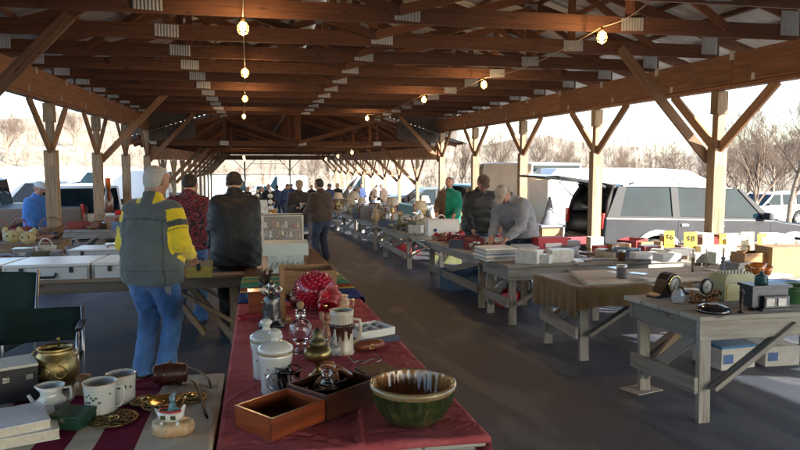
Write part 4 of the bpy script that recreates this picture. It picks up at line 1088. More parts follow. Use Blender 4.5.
# trailers: white curved roof behind the dark sport utility, red long one on the left
def trailer(label, loc, rz, L, W, z0, z1, m, round_=.25, name='trailer'):
    r = thing(name, label, 'trailer', loc, rz); 
    prof = [(0, z0), (L, z0), (L, z1-round_*2.2), (L-round_, z1-round_*.9), (L-round_*2.8, z1-round_*.15), (L-round_*5, z1), (.3, z1), (0, z1-.25)]
    MB().prism(prof, (0, 0, 0), (1, 0, 0), (0, 0, 1), W).build('body', m, r, bevel=.06, seg=3)
    for x_ in (L*.42, L*.42+.85):
        for s in (-1, 1):
            w_ = MB().lathe([(.2, -.1), (.33, -.1), (.35, -.05), (.35, .05), (.33, .1), (.2, .1)], (0, 0, 0), 20, R_=rotx(PI/2)); w_.build('wheel', TYRE, r, loc=(x_, s*(W/2-.12), .35))
    MB().box((L*.5, -W/2-.01, z0+.25), (L-.6, .03, .06)).build('side_rail', CHROME, r)
    MB().box((L*.2, -W/2-.012, (z0+z1)/2), (.75, .025, (z1-z0)*.8)).build('door', m, r, bevel=.01)
    return r
tx = 7.9; trailer('long white trailer with a rounded nose parked behind the dark sport utility', (tx, 18.6, gz(tx+3, 18.6)), -.02, 5.3, 2.2, .5, 2.42, WHITEP, .36)
tx = pxY(84, 52); trailer('long low red trailer far off beyond the left posts', (tx, 52, gz(tx, 52)), 0, 5.2, 2.4, .6, 2.5, REDP, .1)
tx = pxY(-30, 40); trailer('long white trailer beyond the left edge posts', (tx, 38, gz(tx, 38)), .03, 9, 2.4, .6, 2.75, WHITEP, .15)
# ------------------------------------------------------------ rough wooden market tables (they follow the slope)
TILT = -math.atan(SL)
W_GREY = WOOD('weathered_board', (.36, .33, .28), (.10, .082, .062), spread=.3, grain=30, rough=.9, bump=.9, grey=(.27, .26, .235))
W_TAN = WOOD('worn_tan_board', (.30, .19, .10), (.14, .08, .04), spread=.25, grain=30, rough=.85, grey=(.22, .19, .15))
W_DARK = WOOD('dark_board', (.12, .065, .035), (.05, .026, .014), spread=.2, grain=30)
W_WHITE = WOOD('whitewashed_board', (.56, .53, .47), (.22, .19, .15), spread=.15, grain=28, rough=.9, bump=.7, grey=(.42, .40, .35))
def table(label, x0, x1, y0, y1, h, mat=W_GREY, along='x', nb=None, ap=.14, brace_=True, topmat=None, group='rough wooden market tables', overhang=.03, name='market_table', pad=None, ends=(1, 1), midleg=False):
    g0 = gz((x0+x1)/2, (y0+y1)/2)
    t = thing(name, label, 'table', ((x0+x1)/2, (y0+y1)/2, g0), 0, group, (TILT, 0, 0))
    lx, ly = x1-x0, y1-y0; hx, hy = lx/2, ly/2
    tb = MB(); th = .032
    if along == 'x':
        n = nb or max(3, round(ly/.19)); w = (ly+2*overhang)/n
        for i in range(n): tb.box((rnd.uniform(-.012, .012), -hy-overhang+w*(i+.5), h-th/2+rnd.uniform(-.002, .002)), (lx+2*overhang+rnd.uniform(-.02, .02), w-.005, th))
    else:
        n = nb or max(3, round(lx/.19)); w = (lx+2*overhang)/n
        for i in range(n): tb.box((-hx-overhang+w*(i+.5), rnd.uniform(-.012, .012), h-th/2+rnd.uniform(-.002, .002)), (w-.005, ly+2*overhang+rnd.uniform(-.02, .02), th))
    tb.build('tabletop', topmat or mat, t, bevel=.004, seg=1)
    za = h-th-ap/2-.002
    for s in (-1, 1):
        MB().box((0, s*(hy-.02), za), (lx, .038, ap)).build('apron', mat, t, bevel=.003, seg=1)
        MB().box((s*(hx-.02), 0, za), (.038, ly-.08, ap)).build('apron', mat, t, bevel=.003, seg=1)
    lxs = [-hx+.075, hx-.075]+([0] if midleg else [])
    for a in lxs:
        for b in (-hy+.065, hy-.065):
            o = rnd.uniform(-.015, .015)
            MB().bar((a+o, b, -.01), (a, b, h-th-.004), .088, .042, up=(0, 1, 0)).build('leg', mat, t, bevel=.004, seg=1)
    if brace_:
        for s in (-1, 1):
            ax = s*(hx-.03-.0)
            MB().bar((ax+s*.028, -hy+.03, .26), (ax+s*.028, hy-.03, .26+rnd.uniform(-.02, .06)), .032, .11, up=(0, 0, 1)).build('cross_board', mat, t, bevel=.003, seg=1)
            MB().bar((ax-s*.04, -hy+.08, .62*h/.73), (ax-s*.04, hy-.1, .14), .03, .085, up=(0, 0, 1)).build('diagonal_brace', mat, t, bevel=.003, seg=1)
            MB().bar((s*(hx-.1), -hy+.005, .24), (s*(hx-.1-.62), -hy+.005, h-th-.05), .034, .075, up=(0, 1, 0)).build('diagonal_brace', mat, t, bevel=.003, seg=1)
            if lx > 1.1: MB().bar((s*(hx-.1), hy-.005, .24), (s*(hx-.1-.62), hy-.005, h-th-.05), .034, .075, up=(0, 1, 0)).build('diagonal_brace', mat, t, bevel=.003, seg=1)
    return t
HC1, HR = .75, .73
T4 = table('near grey weathered table on the right carrying the mantel clock', 2.82, 5.4, 3.83, 4.68, .73, mat=W_GREY, topmat=W_WHITE, ap=.13)
MB().box((-1.215, .38, .006), (.26, .2, .008), rotz(.3)).build('foot_plate', W_WHITE, T4)
MB().bar((-1.15, .30, .22), (-.75, .36, .60), .03, .08).build('diagonal_brace', W_TAN, T4)
T5 = table('grey table under the ochre cloth and cream boards', 2.80, 5.3, 5.50, 6.35, .68)
T6 = table('weathered table crowded with magazines and record boxes, second row on the right', 2.78, 5.0, 7.16, 8.05, .69, midleg=True)
T7 = table('long weathered table behind the magazines', 2.80, 3.52, 8.3, 11.0, .70, along='y', ap=.10)
T8 = table('table of boxed goods in the sunlight beside the numbered cards', 4.75, 8.1, 8.0, 8.95, .72, mat=W_TAN, midleg=True)
T8b = table('sunlit table at the right edge behind the cream casket', 5.6, 8.6, 5.9, 6.8, .66, mat=W_TAN)
T9 = table('farther weathered table with red trays, past the gap in the right row', 2.80, 3.6, 12.65, 15.2, .70, along='y', ap=.10)
T10 = table('fourth long table of the right row, piled with bric-a-brac', 2.85, 3.65, 16.6, 19.4, .70, along='y', ap=.10)
T11 = table('fifth table of the right row with lamps and crockery', 2.9, 3.7, 20.6, 23.4, .70, along='y', ap=.10)
T12 = table('last clearly seen table of the right row', 2.9, 3.7, 25, 29, .70, along='y', ap=.10)
T13 = table('outer table by the right posts behind the green jacket', 4.6, 5.4, 15.5, 20.5, .70, along='y', ap=.10)
C1 = table('whitewashed table under the red cloth in the foreground', -.10, .72, 2.12, 4.9, .74, mat=W_WHITE, along='y', ap=.10, brace_=False)
C2 = table('table under the striped blanket, behind the red cloth', -.08, .74, 5.0, 6.35, .74, mat=W_TAN, along='y', ap=.09, brace_=False)
C3 = table('varnished brown table carrying the glass display case', -.10, .76, 6.45, 9.3, .74, mat=W_DARK, topmat=WOOD('varnished_board', (.26, .13, .055), (.12, .055, .022), rough=.3, grain=22, coat=.4), along='y', ap=.10, brace_=False)
C4 = table('centre table piled with goods behind the display case', -.15, .75, 9.6, 12.6, .74, mat=W_TAN, along='y')
C5 = table('far centre table in front of the man with the cup', -1.1, .1, 15.2, 17.4, .74, mat=W_TAN)
L1 = table('table under the maroon and cream striped cloth at lower left', -3.0, -.19, 2.12, 3.05, .74, mat=W_TAN, brace_=False, ap=.08)
L2 = table('long tan table with the white cases, behind the camp chairs', -3.55, -.16, 6.98, 7.95, .72, mat=W_TAN, ap=.10)
MB().bar((1.15, -.4, .66), (1.62, -.46, .04), .06, .1, up=(0, 1, 0)).build('diagonal_brace', W_TAN, L2)
MB().bar((.95, -.36, .62), (1.32, -.36, .10), .05, .09, up=(0, 1, 0)).build('diagonal_brace', W_TAN, L2)
L3 = table('tan table with tools behind the white cases', -3.3, -.7, 9.0, 9.8, .72, mat=W_TAN)
L4 = table('table of toys and plush by the left post', -5.4, -3.2, 12.0, 12.9, .74, mat=W_TAN)
L5 = table('table with cardboard boxes by the second left post', -3.9, -2.3, 15.0, 15.9, .74, mat=W_GREY)
L6 = table('distant left table along the aisle', -2.7, -1.9, 17.5, 21, .72, along='y')
# cloths
def weave(name, cols, axis='X', period=.02, rough=.9, thin=(.15, .02, .03), duty=.12):
    m, nt, b = newmat(name); L = nt.links.new; tc = nn(nt, 'ShaderNodeTexCoord'); sx = nn(nt, 'ShaderNodeSeparateXYZ'); L(tc.outputs['Object'], sx.inputs[0])
    n1 = nn(nt, 'ShaderNodeTexNoise', Scale=5., Detail=5.); L(tc.outputs['Object'], n1.inputs['Vector'])
    r = ramp(nt, [(.3, cols[0]), (.7, cols[1])]); L(n1.outputs['Fac'], r.inputs['Fac']); out = r.outputs['Color']
    fr = math_(nt, 'FRACT', math_(nt, 'DIVIDE', math_(nt, 'ADD', sx.outputs[axis], math_(nt, 'MULTIPLY', n1.outputs['Fac'], .004)), period))
    ln = math_(nt, 'LESS_THAN', fr, duty)
    out = mixc(nt, 'MIX', math_(nt, 'MULTIPLY', ln, .22), out, thin)
    L(out, b.inputs['Base Color']); b.inputs['Roughness'].default_value = rough; b.inputs['Sheen Weight'].default_value = 0; b.inputs['Specular IOR Level'].default_value = .15
    mp = nn(nt, 'ShaderNodeTexNoise', Scale=420., Detail=2.); L(tc.outputs['Object'], mp.inputs['Vector'])
    bp = nn(nt, 'ShaderNodeBump', Strength=.35, Distance=.002); L(mp.outputs['Fac'], bp.inputs['Height'])
    wv_ = nn(nt, 'ShaderNodeTexNoise', Scale=9., Detail=3., Distortion=1.5); L(tc.outputs['Object'], wv_.inputs['Vector'])
    b2 = nn(nt, 'ShaderNodeBump', Strength=.6, Distance=.03); L(wv_.outputs['Fac'], b2.inputs['Height']); L(bp.outputs[0], b2.inputs['Normal']); L(b2.outputs[0], b.inputs['Normal'])
    return m
def stripes(name, stops, lo, hi, axis='X', rough=.9, wob=.01):
    m, nt, b = newmat(name); L = nt.links.new; tc = nn(nt, 'ShaderNodeTexCoord'); sx = nn(nt, 'ShaderNodeSeparateXYZ'); L(tc.outputs['Object'], sx.inputs[0])
    n1 = nn(nt, 'ShaderNodeTexNoise', Scale=3., Detail=4.); L(tc.outputs['Object'], n1.inputs['Vector'])
    mr = nn(nt, 'ShaderNodeMapRange'); mr.inputs[1].default_value = lo; mr.inputs[2].default_value = hi
    L(math_(nt, 'ADD', sx.outputs[axis], math_(nt, 'MULTIPLY', n1.outputs['Fac'], wob)), mr.inputs[0])
    r = ramp(nt, stops); r.color_ramp.interpolation = 'CONSTANT'; L(mr.outputs[0], r.inputs['Fac'])
    n2 = nn(nt, 'ShaderNodeTexNoise', Scale=9., Detail=6.); L(tc.outputs['Object'], n2.inputs['Vector']); g = ramp(nt, [(.3, (.8,)*3), (.7, (1.15,)*3)]); L(n2.outputs['Fac'], g.inputs['Fac'])
    L(mixc(nt, 'MULTIPLY', 1., r.outputs['Color'], g.outputs['Color']), b.inputs['Base Color']); b.inputs['Roughness'].default_value = rough; b.inputs['Sheen Weight'].default_value = 0; b.inputs['Specular IOR Level'].default_value = .15
    mp = nn(nt, 'ShaderNodeTexNoise', Scale=300., Detail=2.); L(tc.outputs['Object'], mp.inputs['Vector'])
    bp = nn(nt, 'ShaderNodeBump', Strength=.4, Distance=.002); L(mp.outputs['Fac'], bp.inputs['Height']); L(bp.outputs[0], b.inputs['Normal'])
    return m
def drape(name, label, mat, x0, x1, y0, y1, h, dl=.12, dr=.12, df=.0, db=.0, loc=None, seed=1, nu=150, nv=290, wv=.004, group='cloths spread over the tables'):
    """a cloth over a table top: drops on the left, right, front and back, with folds"""
    r = random.Random(seed); ph = [r.uniform(0, 6) for _ in range(8)]
    cx, cy = (x0+x1)/2, (y0+y1)/2; g0 = gz(cx, cy)
    lu = dl+(x1-x0)+dr; lv = df+(y1-y0)+db
    CR_ = []
    for _ in range(16):
        q = r.uniform(0, PI); CR_.append((math.cos(q), math.sin(q), r.uniform(-1.3, 1.3), r.uniform(.006, .015), r.uniform(.005, .012)))
    def prof(s, d0, w, a):
        rr = .012
        if s < d0: return -rr*0-.006, -(d0-s)
        if s > d0+w: return w+.006, -(s-d0-w)
        return s-d0, 0
    def fn(u, v):
        a, za = prof(u*lu, dl, x1-x0, 0); b, zb = prof(v*lv, df, y1-y0, 0)
        z = min(za, zb); x = x0+a-cx; y = y0+b-cy
        f = max(0, -z)/.15; k = .010*f
        if za < 0: x += (1 if u > .5 else -1)*(k*1.2*abs(math.sin(y*21+ph[0]))+.006*math.sin(y*9+ph[1])*f+.004); 
        if zb < 0: y += (1 if v > .5 else -1)*(k*1.2*abs(math.sin(x*19+ph[2]))+.004)
        if za < 0: z *= 1+.12*math.sin(y*7+ph[3])
        if zb < 0 and za >= 0: z *= 1+.12*math.sin(x*6+ph[4])
        cr_ = sum(A*math.exp(-((x*cA+y*sA-o_)/w_)**2)*(.5+.5*math.sin((y*cA-x*sA)*3+o_*9)) for (cA, sA, o_, w_, A) in CR_) if z == 0 else 0
        zz = h+.004+z+cr_ + (wv*(math.sin(x*13+y*9+ph[5])*math.sin(y*7-x*5+ph[6])) + wv*.8*max(0, math.sin(y*23+x*11*math.sin(y*2+ph[7]))-.6) if z == 0 else 0)+wv
        return (x, y, zz)
    m = MB().sheet(fn, nu, nv)
    o = m.build(name, mat, None, solid=.0025); o.location = (cx, cy, g0); o.rotation_euler = (TILT, 0, 0)
    tag(o, label, 'cloth', group); return o
REDC = weave('red_weave', ((.42, .075, .085), (.58, .15, .155)), 'X', .007, thin=(.25, .02, .03), duty=.35)
HEM = M('red_hem', (.36, .02, .035), rough=.9)
drape('table_cloth', 'red woven cloth over the foreground table', REDC, -.13, .75, 2.09, 5.0, .74, .10, .10, .025, .0, seed=3, wv=.005)
BLK = stripes('blanket_stripes', [(0, (.02, .05, .22)), (.22, (.02, .05, .22)), (.34, (.50, .42, .08)), (.40, (.20, .05, .05)), (.50, (.03, .20, .13)), (.72, (.25, .26, .07)), (.82, (.05, .22, .16)), (.94, (.4, .33, .1))], -.70, .75, 'Y')
drape('striped_blanket', 'blue, yellow and green striped blanket behind the red cloth', BLK, -.13, .78, 4.98, 6.4, .745, .09, .09, .0, .0, seed=5, wv=.007)
MAR = (.19, .012, .055); CRM = (.68, .62, .50)
xs_ = [-3.0]; stp = []
lo_, hi_ = -1.42, 1.42
pos = [-1.42+.0]
def xn(x): return (x+1.595-lo_)/(hi_-lo_)
edges = [(-.40, CRM), (-.53, MAR), (-.62, CRM), (-.73, MAR), (-.83, CRM), (-.95, MAR), (-1.05, CRM), (-1.17, MAR), (-1.27, CRM), (-1.4, MAR), (-1.55, CRM), (-1.7, MAR), (-1.85, CRM), (-2.0, MAR), (-2.2, CRM), (-2.4, MAR)]
ed = sorted(edges); st_ = [(max(0, xn(x)), c) for x, c in ed]; st_[0] = (0, st_[0][1])
STR = stripes('maroon_cream_stripes', st_, lo_, hi_, 'X', wob=.012)
drape('striped_cloth', 'maroon and cream striped cloth on the lower left table', STR, -3.02, -.165, 2.07, 3.09, .74, .05, .14, .03, .10, seed=7, nu=220, nv=110, wv=.004)
OCH = M('ochre_cloth', (.16, .09, .022), rough=.9, var=.2, scale=4, bump=.3, bscale=300, sheen=.3)
drape('ochre_cloth', 'ochre cloth hanging over the end of the second right table', OCH, 2.76, 3.9, 5.44, 6.38, .685, .26, .0, .20, .03, seed=9, nu=60, nv=60, wv=.003)
# ------------------------------------------------------------ goods on the tables
def pxm(p): 
    d = Vector(p)-V3(0, 0, CH); return FPX/(d.x*CF[0]+d.y*CF[1]+d.z*CF[2])
CER = M('white_glaze', (.62, .62, .58), rough=.18, var=.06, bump=.03, bscale=20, coat=.6)
CREAMG = M('cream_glaze', (.55, .50, .36), rough=.25, var=.1, coat=.5, bump=.03)
MILK = M('milk_glass', (.60, .63, .60), rough=.15, var=.05, coat=.7, bump=0)
GLS = M('clear_glass', (.93, .95, .95), rough=.02, trans=1, ior=1.45, bump=0, var=0)
BRASS = M('aged_brass', (.30, .22, .09), rough=.35, metal=.9, var=.3, scale=18, bump=.15, bscale=60, dirt=(.10, .075, .04))
GOLD = M('polished_brass', (.50, .37, .15), rough=.25, metal=1, var=.2, scale=12, bump=.05)
SILV = M('tarnished_silver', (.36, .35, .33), rough=.3, metal=.95, var=.35, scale=30, bump=.2, bscale=80)
MAHO = WOOD('mahogany', (.34, .075, .022), (.13, .026, .009), rough=.32, spread=.15, grain=34, bump=.1, coat=.35)
MAHD = WOOD('dark_mahogany', (.10, .030, .015), (.03, .010, .006), rough=.3, spread=.15, grain=34, bump=.1, coat=.3)
OAK = WOOD('oak_board', (.36, .20, .085), (.20, .10, .04), rough=.5, spread=.2, grain=30, bump=.2)
BARREL = WOOD('barrel_wood', (.13, .040, .028), (.055, .018, .014), rough=.4, spread=.2)
BLACKM = M('black_metal', (.02, .02, .022), rough=.4, bump=.05); BLACKG = M('black_gloss', (.012, .012, .014), rough=.12, coat=.8, bump=0)
PAPER = M('white_paper_stock', (.72, .71, .67), rough=.8, var=.06, bump=.05); PAGE = M('page_edges', (.62, .57, .45), rough=.9, var=.15, scale=60)
CARD = M('brown_cardboard', (.30, .20, .11), rough=.9, var=.12, bump=.1); GREENL = M('green_leatherette', (.012, .055, .035), rough=.45, bump=.3)
RUBY = M('ruby_glass', (.62, .015, .05), rough=.08, var=.1, trans=.35, coat=1, bump=0); PINK = M('pink_glass', (.7, .18, .2), rough=.1, trans=.3, coat=1, bump=0)
INK = M('black_ink', (.01, .01, .01), rough=.6, bump=0)
def root_at(px, py, h, name, label, cat, rz=0, group=None):
    p = at(px, py, h); return thing(name, label, cat, p, rz, group), pxm(p)
def lat(prof, s, n=32, c=(0, 0, 0), **kw): return MB().lathe([(r/s, z/s) for r, z in prof], c, n, **kw)
HS = .755
# -- ribbed green bowl, brown inside
t, s = root_at(413, 421, HS, 'ribbed_bowl', 'large ribbed green pottery bowl with brown glaze inside, at the cloth corner', 'bowl')
def gm():
    m, nt, b = newmat('bowl_glaze'); L = nt.links.new; tc = nn(nt, 'ShaderNodeTexCoord'); sx = nn(nt, 'ShaderNodeSeparateXYZ'); L(tc.outputs['Object'], sx.inputs[0])
    n1 = nn(nt, 'ShaderNodeTexNoise', Scale=22., Detail=4.); L(tc.outputs['Object'], n1.inputs['Vector'])
    r = ramp(nt, [(.25, (.014, .026, .010)), (.5, (.030, .055, .016)), (.75, (.13, .10, .03))]); L(n1.outputs['Fac'], r.inputs['Fac']); L(r.outputs['Color'], b.inputs['Base Color'])
    b.inputs['Roughness'].default_value = .16; b.inputs['Coat Weight'].default_value = .6
    return m
BG = gm(); BB = M('brown_glaze', (.36, .16, .045), rough=.12, var=.55, scale=16, coat=.8, bump=.05)
rib = lambda a, z, r: 1-.035+.06*abs(math.sin(a*14))*min(1, max(0, (z*s-3)/12))*(1 if z*s < 36 else 0)
out = lat([(17, 0), (24, 1), (32, 8), (38, 20), (40.5, 32), (41.5, 34)], s, 112, wob=rib, cap=False); out.lathe([(.1/s, 0), (17/s, 0)], (0, 0, 0), 112, cap=False)
out.build('outer_wall', BG, t)
lat([(41.5, 34), (43.4, 37), (43, 40.5), (41, 41.5), (39, 40)], s, 112, cap=False).build('rim', M('tan_glaze', (.28, .20, .09), rough=.15, var=.3, scale=30, coat=.7), t)
inn = lat([(39.4, 40.5), (37.5, 36), (35, 22), (28, 9), (18, 4), (.1, 3)], s, 112, wob=lambda a, z, r: 1+.03*abs(math.sin(a*14))*(1 if 6 < z*s < 38 else 0), cap=False)
inn.build('inner_glaze', BB, t)
# -- writing box with pulled-out tray
hb_ = HS+.075
pL, pF, pR, pB2 = at(230, 402, hb_), at(272, 419, hb_), at(325, 401, hb_), at(372, 383, hb_)
dx_ = (pR-pF); dx_.z = 0; ang = math.atan2(dx_.y, dx_.x); l1 = dx_.length; wv_ = (pL-pF); wv_.z = 0; wd_ = wv_.length; l2 = (pB2-pR).length
t = thing('wooden_box', 'open reddish wooden box with an empty tray, front of the red cloth', 'box', at(272, 442, HS), ang)
ex, ey = V3(1, 0, 0), V3(0, 1, 0); wd_ = max(.13, min(.2, wd_)); hh = .078
def tray(mb, x0, x1, y0, y1, h, th=.008, z0=0):
    mb.box(((x0+x1)/2, (y0+y1)/2, z0+th/2), (x1-x0-.002, y1-y0-.002, th))
    for y in (y0+th/2, y1-th/2): mb.box(((x0+x1)/2, y, z0+h/2), (x1-x0, th, h))
    for x in (x0+th/2, x1-th/2): mb.box((x, (y0+y1)/2, z0+h/2), (th, y1-y0-2*th-.001, h))
    return mb
tray(MB(), 0, l1, 0, wd_, hh, .009).build('tray', MAHO, t, bevel=.0012)
mb = tray(MB(), l1+.003, l1+.003+l2, -.008, wd_+.01, hh+.012, .009); mb.box((l1+l2*.5, wd_*.55, hh*.7), (l2-.03, .007, hh*.5)); mb.build('case', MAHD, t, bevel=.0012)
MB().box((l1/2, wd_/2, .0115), (l1-.02, wd_-.02, .002)).build('lining', M('brown_lining', (.10, .055, .035), rough=.9), t)
bxr = t
# glass inkwell, brass fittings and a wooden carving in the box
def rel(px, py, h): return at(px, py, HS+h)
t = thing('glass_inkwell', 'square clear glass inkwell in the wooden box', 'inkwell', rel(327, 396, .05)); s = pxm(t.location)
b = MB(); b.box((0, 0, 5/s), (22/s, 22/s, 10/s)); b.build('base', GLS, t, bevel=.004); lat([(7, 10), (8, 14), (4, 18), (4, 22), (6, 24), (4, 27), (1, 28)], s, 20).build('stopper', GLS, t)
t = thing('wood_carving', 'curved brown wooden bird carving arching over the inkwell', 'carving', rel(333, 392, .04), .3); s = pxm(t.location)
MB().tube([(q[0]/s, 0, q[1]/s) for q in [(-22, 4), (-16, 12), (-8, 18), (0, 23), (6, 24), (12, 20), (20, 14), (26, 6)]], [4/s, 5/s, 5/s, 5.5/s, 5/s, 4.5/s, 4/s, 2/s], 10, flat=.6).build('wing', M('carved_wood', (.22, .075, .03), rough=.3, var=.3, coat=.4), t)
MB().tube([(q[0]/s, q[2]/s, q[1]/s) for q in [(0, 0, 0), (1, 10, 0), (1, 20, 0), (-2, 28, 0), (-8, 30, 0), (-13, 27, 0)]], [5/s, 6/s, 5/s, 4/s, 3/s, .8/s], 10).build('neck', MATS['carved_wood'], t)
for i, (px, py, r, lb) in enumerate([(306, 397, 7, 'small tarnished brass cap standing in the wooden box'), (346, 388, 5, 'tiny brass fitting beside the glass inkwell'), (312, 389, 4, 'second brass cap behind the first in the wooden box')]):
    t = thing('brass_fitting', lb, 'fitting', rel(px, py, .04)); s = pxm(t.location)
    lat([(r, 0), (r, 5), (r*.8, 7), (r*.3, 8)], s, 18).build('shell', BRASS, t); lat([(r*.3, 8), (r*.4, 10), (.2, 11)], s, 10).build('knob', BRASS, t)
# -- white canisters
for (px, py, sc, lb) in [(276, 392, 1., 'tall white porcelain canister with gilt bands and knobbed lid, front of the pair'), (267, 377, .92, 'white porcelain canister behind the front one, lid just showing')]:
    t, s = root_at(px, py, HS, 'porcelain_canister', lb, 'canister', group='white porcelain canisters'); s /= sc
    lat([(14, 0), (15, 2), (14.5, 8), (15.5, 30), (17, 36), (17.5, 40), (16, 42)], s, 36).build('jar', CER, t)
    lid = lat([(17.2, 42), (18, 44), (17, 47), (11, 51), (7, 52.5), (4, 53), (3.5, 56), (6, 59), (7, 61), (4, 64), (.3, 65)], s, 36).build('lid', CER, t)
    lat([(17.9, 40.5), (18.2, 41.3), (17.9, 42)], s, 36, cap=False).build('gilt_band', M('gilt', (.30, .20, .09), rough=.3, metal=.7), t)
    for q_ in range(9):
        a_ = -PI/2-.75+q_*.19; MB_ = MB().ball((math.cos(a_)*15.4/s, math.sin(a_)*15.4/s, (22+5*math.sin(q_*1.7))/s), (1.3/s, .5/s, 1/s), 6, R_=rotz(a_+PI/2)); MB_.build('painted_flower', M('rose_paint', (.40, .16, .14), rough=.3), t)
    MB().tube([(13/s, -9/s, 30/s), (16/s, -10/s, 24/s), (13/s, -11/s, 17/s), (16/s, -10/s, 9/s)], .8/s, 5).build('painted_stem', M('black_enamel', (.03, .03, .03), rough=.3), t)
# -- glass mug with lid
t, s = root_at(289, 397, HS, 'glass_mug', 'clear ribbed glass mug between the canister and the wooden box', 'mug')
lat([(9.5, 0), (11, 2), (10.5, 12), (12, 16), (11, 20), (12, 27), (12.5, 30), (11.3, 30), (10, 20), (9, 4), (.2, 3)], s, 32, cap=False, wob=lambda a, z, r: 1+.02*math.sin(a*12)).build('cup', GLS, t)
MB().tube([(q[0]/s, 0, q[1]/s) for q in [(-10, 25), (-17, 26), (-21, 20), (-20, 12), (-14, 6), (-10, 6)]], 1.6/s, 8).build('handle', GLS, t)
# -- brass oil lamp font
t, s = root_at(318, 376, HS, 'oil_lamp', 'tarnished brass oil lamp base without a chimney', 'oil lamp')
lat([(9, 0), (9.5, 2), (5, 4), (3, 8), (3, 13), (6, 15), (12, 17), (14, 21), (14, 26), (12, 29), (9, 31)], s, 36).build('font', BRASS, t)
lat([(8, 31), (9, 33), (8, 37), (6, 38), (6, 42), (4.5, 46), (2, 49), (.4, 50)], s, 28).build('burner', M('dull_bronze', (.16, .13, .07), rough=.45, metal=.8, var=.3), t)
MB().cyl((8/s, 0, 35/s), (13/s, 0, 35/s), 1/s, n=8).build('wick_knob', BRASS, t)
# -- decanter
t, s = root_at(301, 352, HS, 'glass_decanter', 'clear glass decanter with round belly and stopper, left of the oil lamp', 'decanter')
lat([(8, 0), (9, 1), (5, 4), (5, 10), (9, 14), (12, 21), (11.5, 27), (7, 32), (3.6, 34), (3.4, 36), (5.5, 37), (3.6, 39), (5.5, 40), (3.6, 42), (5, 43), (4, 44), (2.6, 43), (2.6, 35), (8, 28), (9.5, 21), (6, 14), (.2, 12)], s, 32, cap=False).build('bottle', GLS, t)
lat([(2.4, 41), (2.6, 45), (3.8, 47), (3.4, 50), (.3, 52)], s, 14).build('stopper', M('cork', (.36, .22, .12), rough=.9), t)
# -- stein with dripping brown glaze
t, s = root_at(342, 353, HS, 'ceramic_stein', 'cream stein with dripping dark brown glaze, right of the figurines', 'stein')
dr = M('cream_drip', (.56, .50, .40), rough=.3, var=.1, coat=.4)
lat([(12, 0), (12.5, 2), (11.5, 5), (11, 36), (11.8, 40), (12, 44), (10.6, 44), (10, 38), (10, 6), (.2, 5)], s, 36, cap=False).build('wall', dr, t)
m = MB(); r_ = random.Random(2)
for k in range(12):
    a = PI+PI*k/12; q = 11.7; zz = [30, 25, 20, 28, 16, 22, 18, 27, 19, 24, 28, 30][k]
    m.tube([V3(math.cos(a)*q/s, math.sin(a)*q/s, z/s) for z in (31, 29, zz, zz-3)], [1.9/s, 2/s, 1.3/s, .5/s], 6)
m.build('glaze_drips', M('drip_brown', (.07, .028, .016), rough=.2, coat=.6), t)
MB().tube([(q[0]/s, 0, q[1]/s) for q in [(11, 34), (18, 33), (19, 24), (17, 14), (11, 10)]], 1.8/s, 8).build('handle', dr, t)
# -- bisque figurine and glass bird
t, s = root_at(327, 343, HS, 'figurine', 'small tan and cream bisque figurine of a standing figure, left of the stein', 'figurine')
S_ = SDF(); u = 1/s
S_.cap((0, 0, 2*u), (0, 0, 12*u), 6.5*u, 4*u, k=.008).cap((0, 0, 12*u), (.5*u, 0, 20*u), 3.6*u, 4*u, k=.008).ell((.5*u, -.5*u, 27*u), (3.4*u, 3.4*u, 4*u), .004).cap((4*u, -1*u, 20*u), (7*u, -2*u, 13*u), 1.6*u, 1.3*u, k=.004).cap((-3*u, -1*u, 20*u), (-5*u, -2*u, 25*u), 1.6*u, 1.2*u, k=.004).cap((-5*u, -2*u, 25*u), (-5*u, -1*u, 30*u), 2*u, 2.6*u, k=.004)
fo = bpy.data.objects.new('statuette', S_.mesh('statuette', M('bisque', (.46, .25, .15), rough=.6, var=.5, scale=60), .0022)); COL.objects.link(fo); fo.parent = t
lat([(8, 0), (8, 2.5), (6, 3)], s, 20).build('base', CREAMG, t)
t, s = root_at(334, 357, HS, 'glass_swan', 'clear glass swan with upswept wings in front of the stein', 'glass figurine')
S_ = SDF(); u = 1/s; S_.ell((0, 0, 7*u), (7*u, 5*u, 6*u), .004).cap((0, 0, 9*u), (1*u, 0, 28*u), 4*u, .8*u, k=.004, sq=(1, 2, 1)).cap((-5*u, 0, 8*u), (-7*u, 0, 18*u), 1.8*u, 1.3*u, k=.004).cap((-7*u, 0, 18*u), (-10*u, 0, 17*u), 1.6*u, .8*u, k=.003)
fo = bpy.data.objects.new('bird', S_.mesh('bird', M('frosted_glass', (.80, .82, .80), rough=.12, trans=.7, bump=0, coat=.5), .002)); COL.objects.link(fo); fo.parent = t
# -- dark flat box, leather case, spectacles
t, s = root_at(375, 378, HS, 'flat_box', 'flat dark brown leather box behind the ribbed bowl', 'box', rz=.30)
MB().box((0, 0, 4/s), (34/s, 26/s, 8/s)).build('base', MAHD, t, bevel=.002); MB().box((0, 0, 9.6/s), (34.5/s, 26.5/s, 3/s)).build('lid', M('dark_leather', (.05, .024, .015), rough=.4, bump=.3), t, bevel=.002)
MB().box((0, -13.6/s, 8/s), (4/s, 1/s, 4/s)).build('clasp', GOLD, t)
t, s = root_at(369, 349, HS, 'leather_case', 'reddish brown leather spectacle case right of the stein', 'case', rz=.25)
MB().lathe([(.3/s, -17/s), (4/s, -15/s), (5/s, -8/s), (5/s, 8/s), (4/s, 15/s), (.3/s, 17/s)], (0, 0, 4/s), 16, R_=roty(PI/2), sy=1.3).build('shell', M('tan_leather', (.20, .06, .03), rough=.35, bump=.3), t)
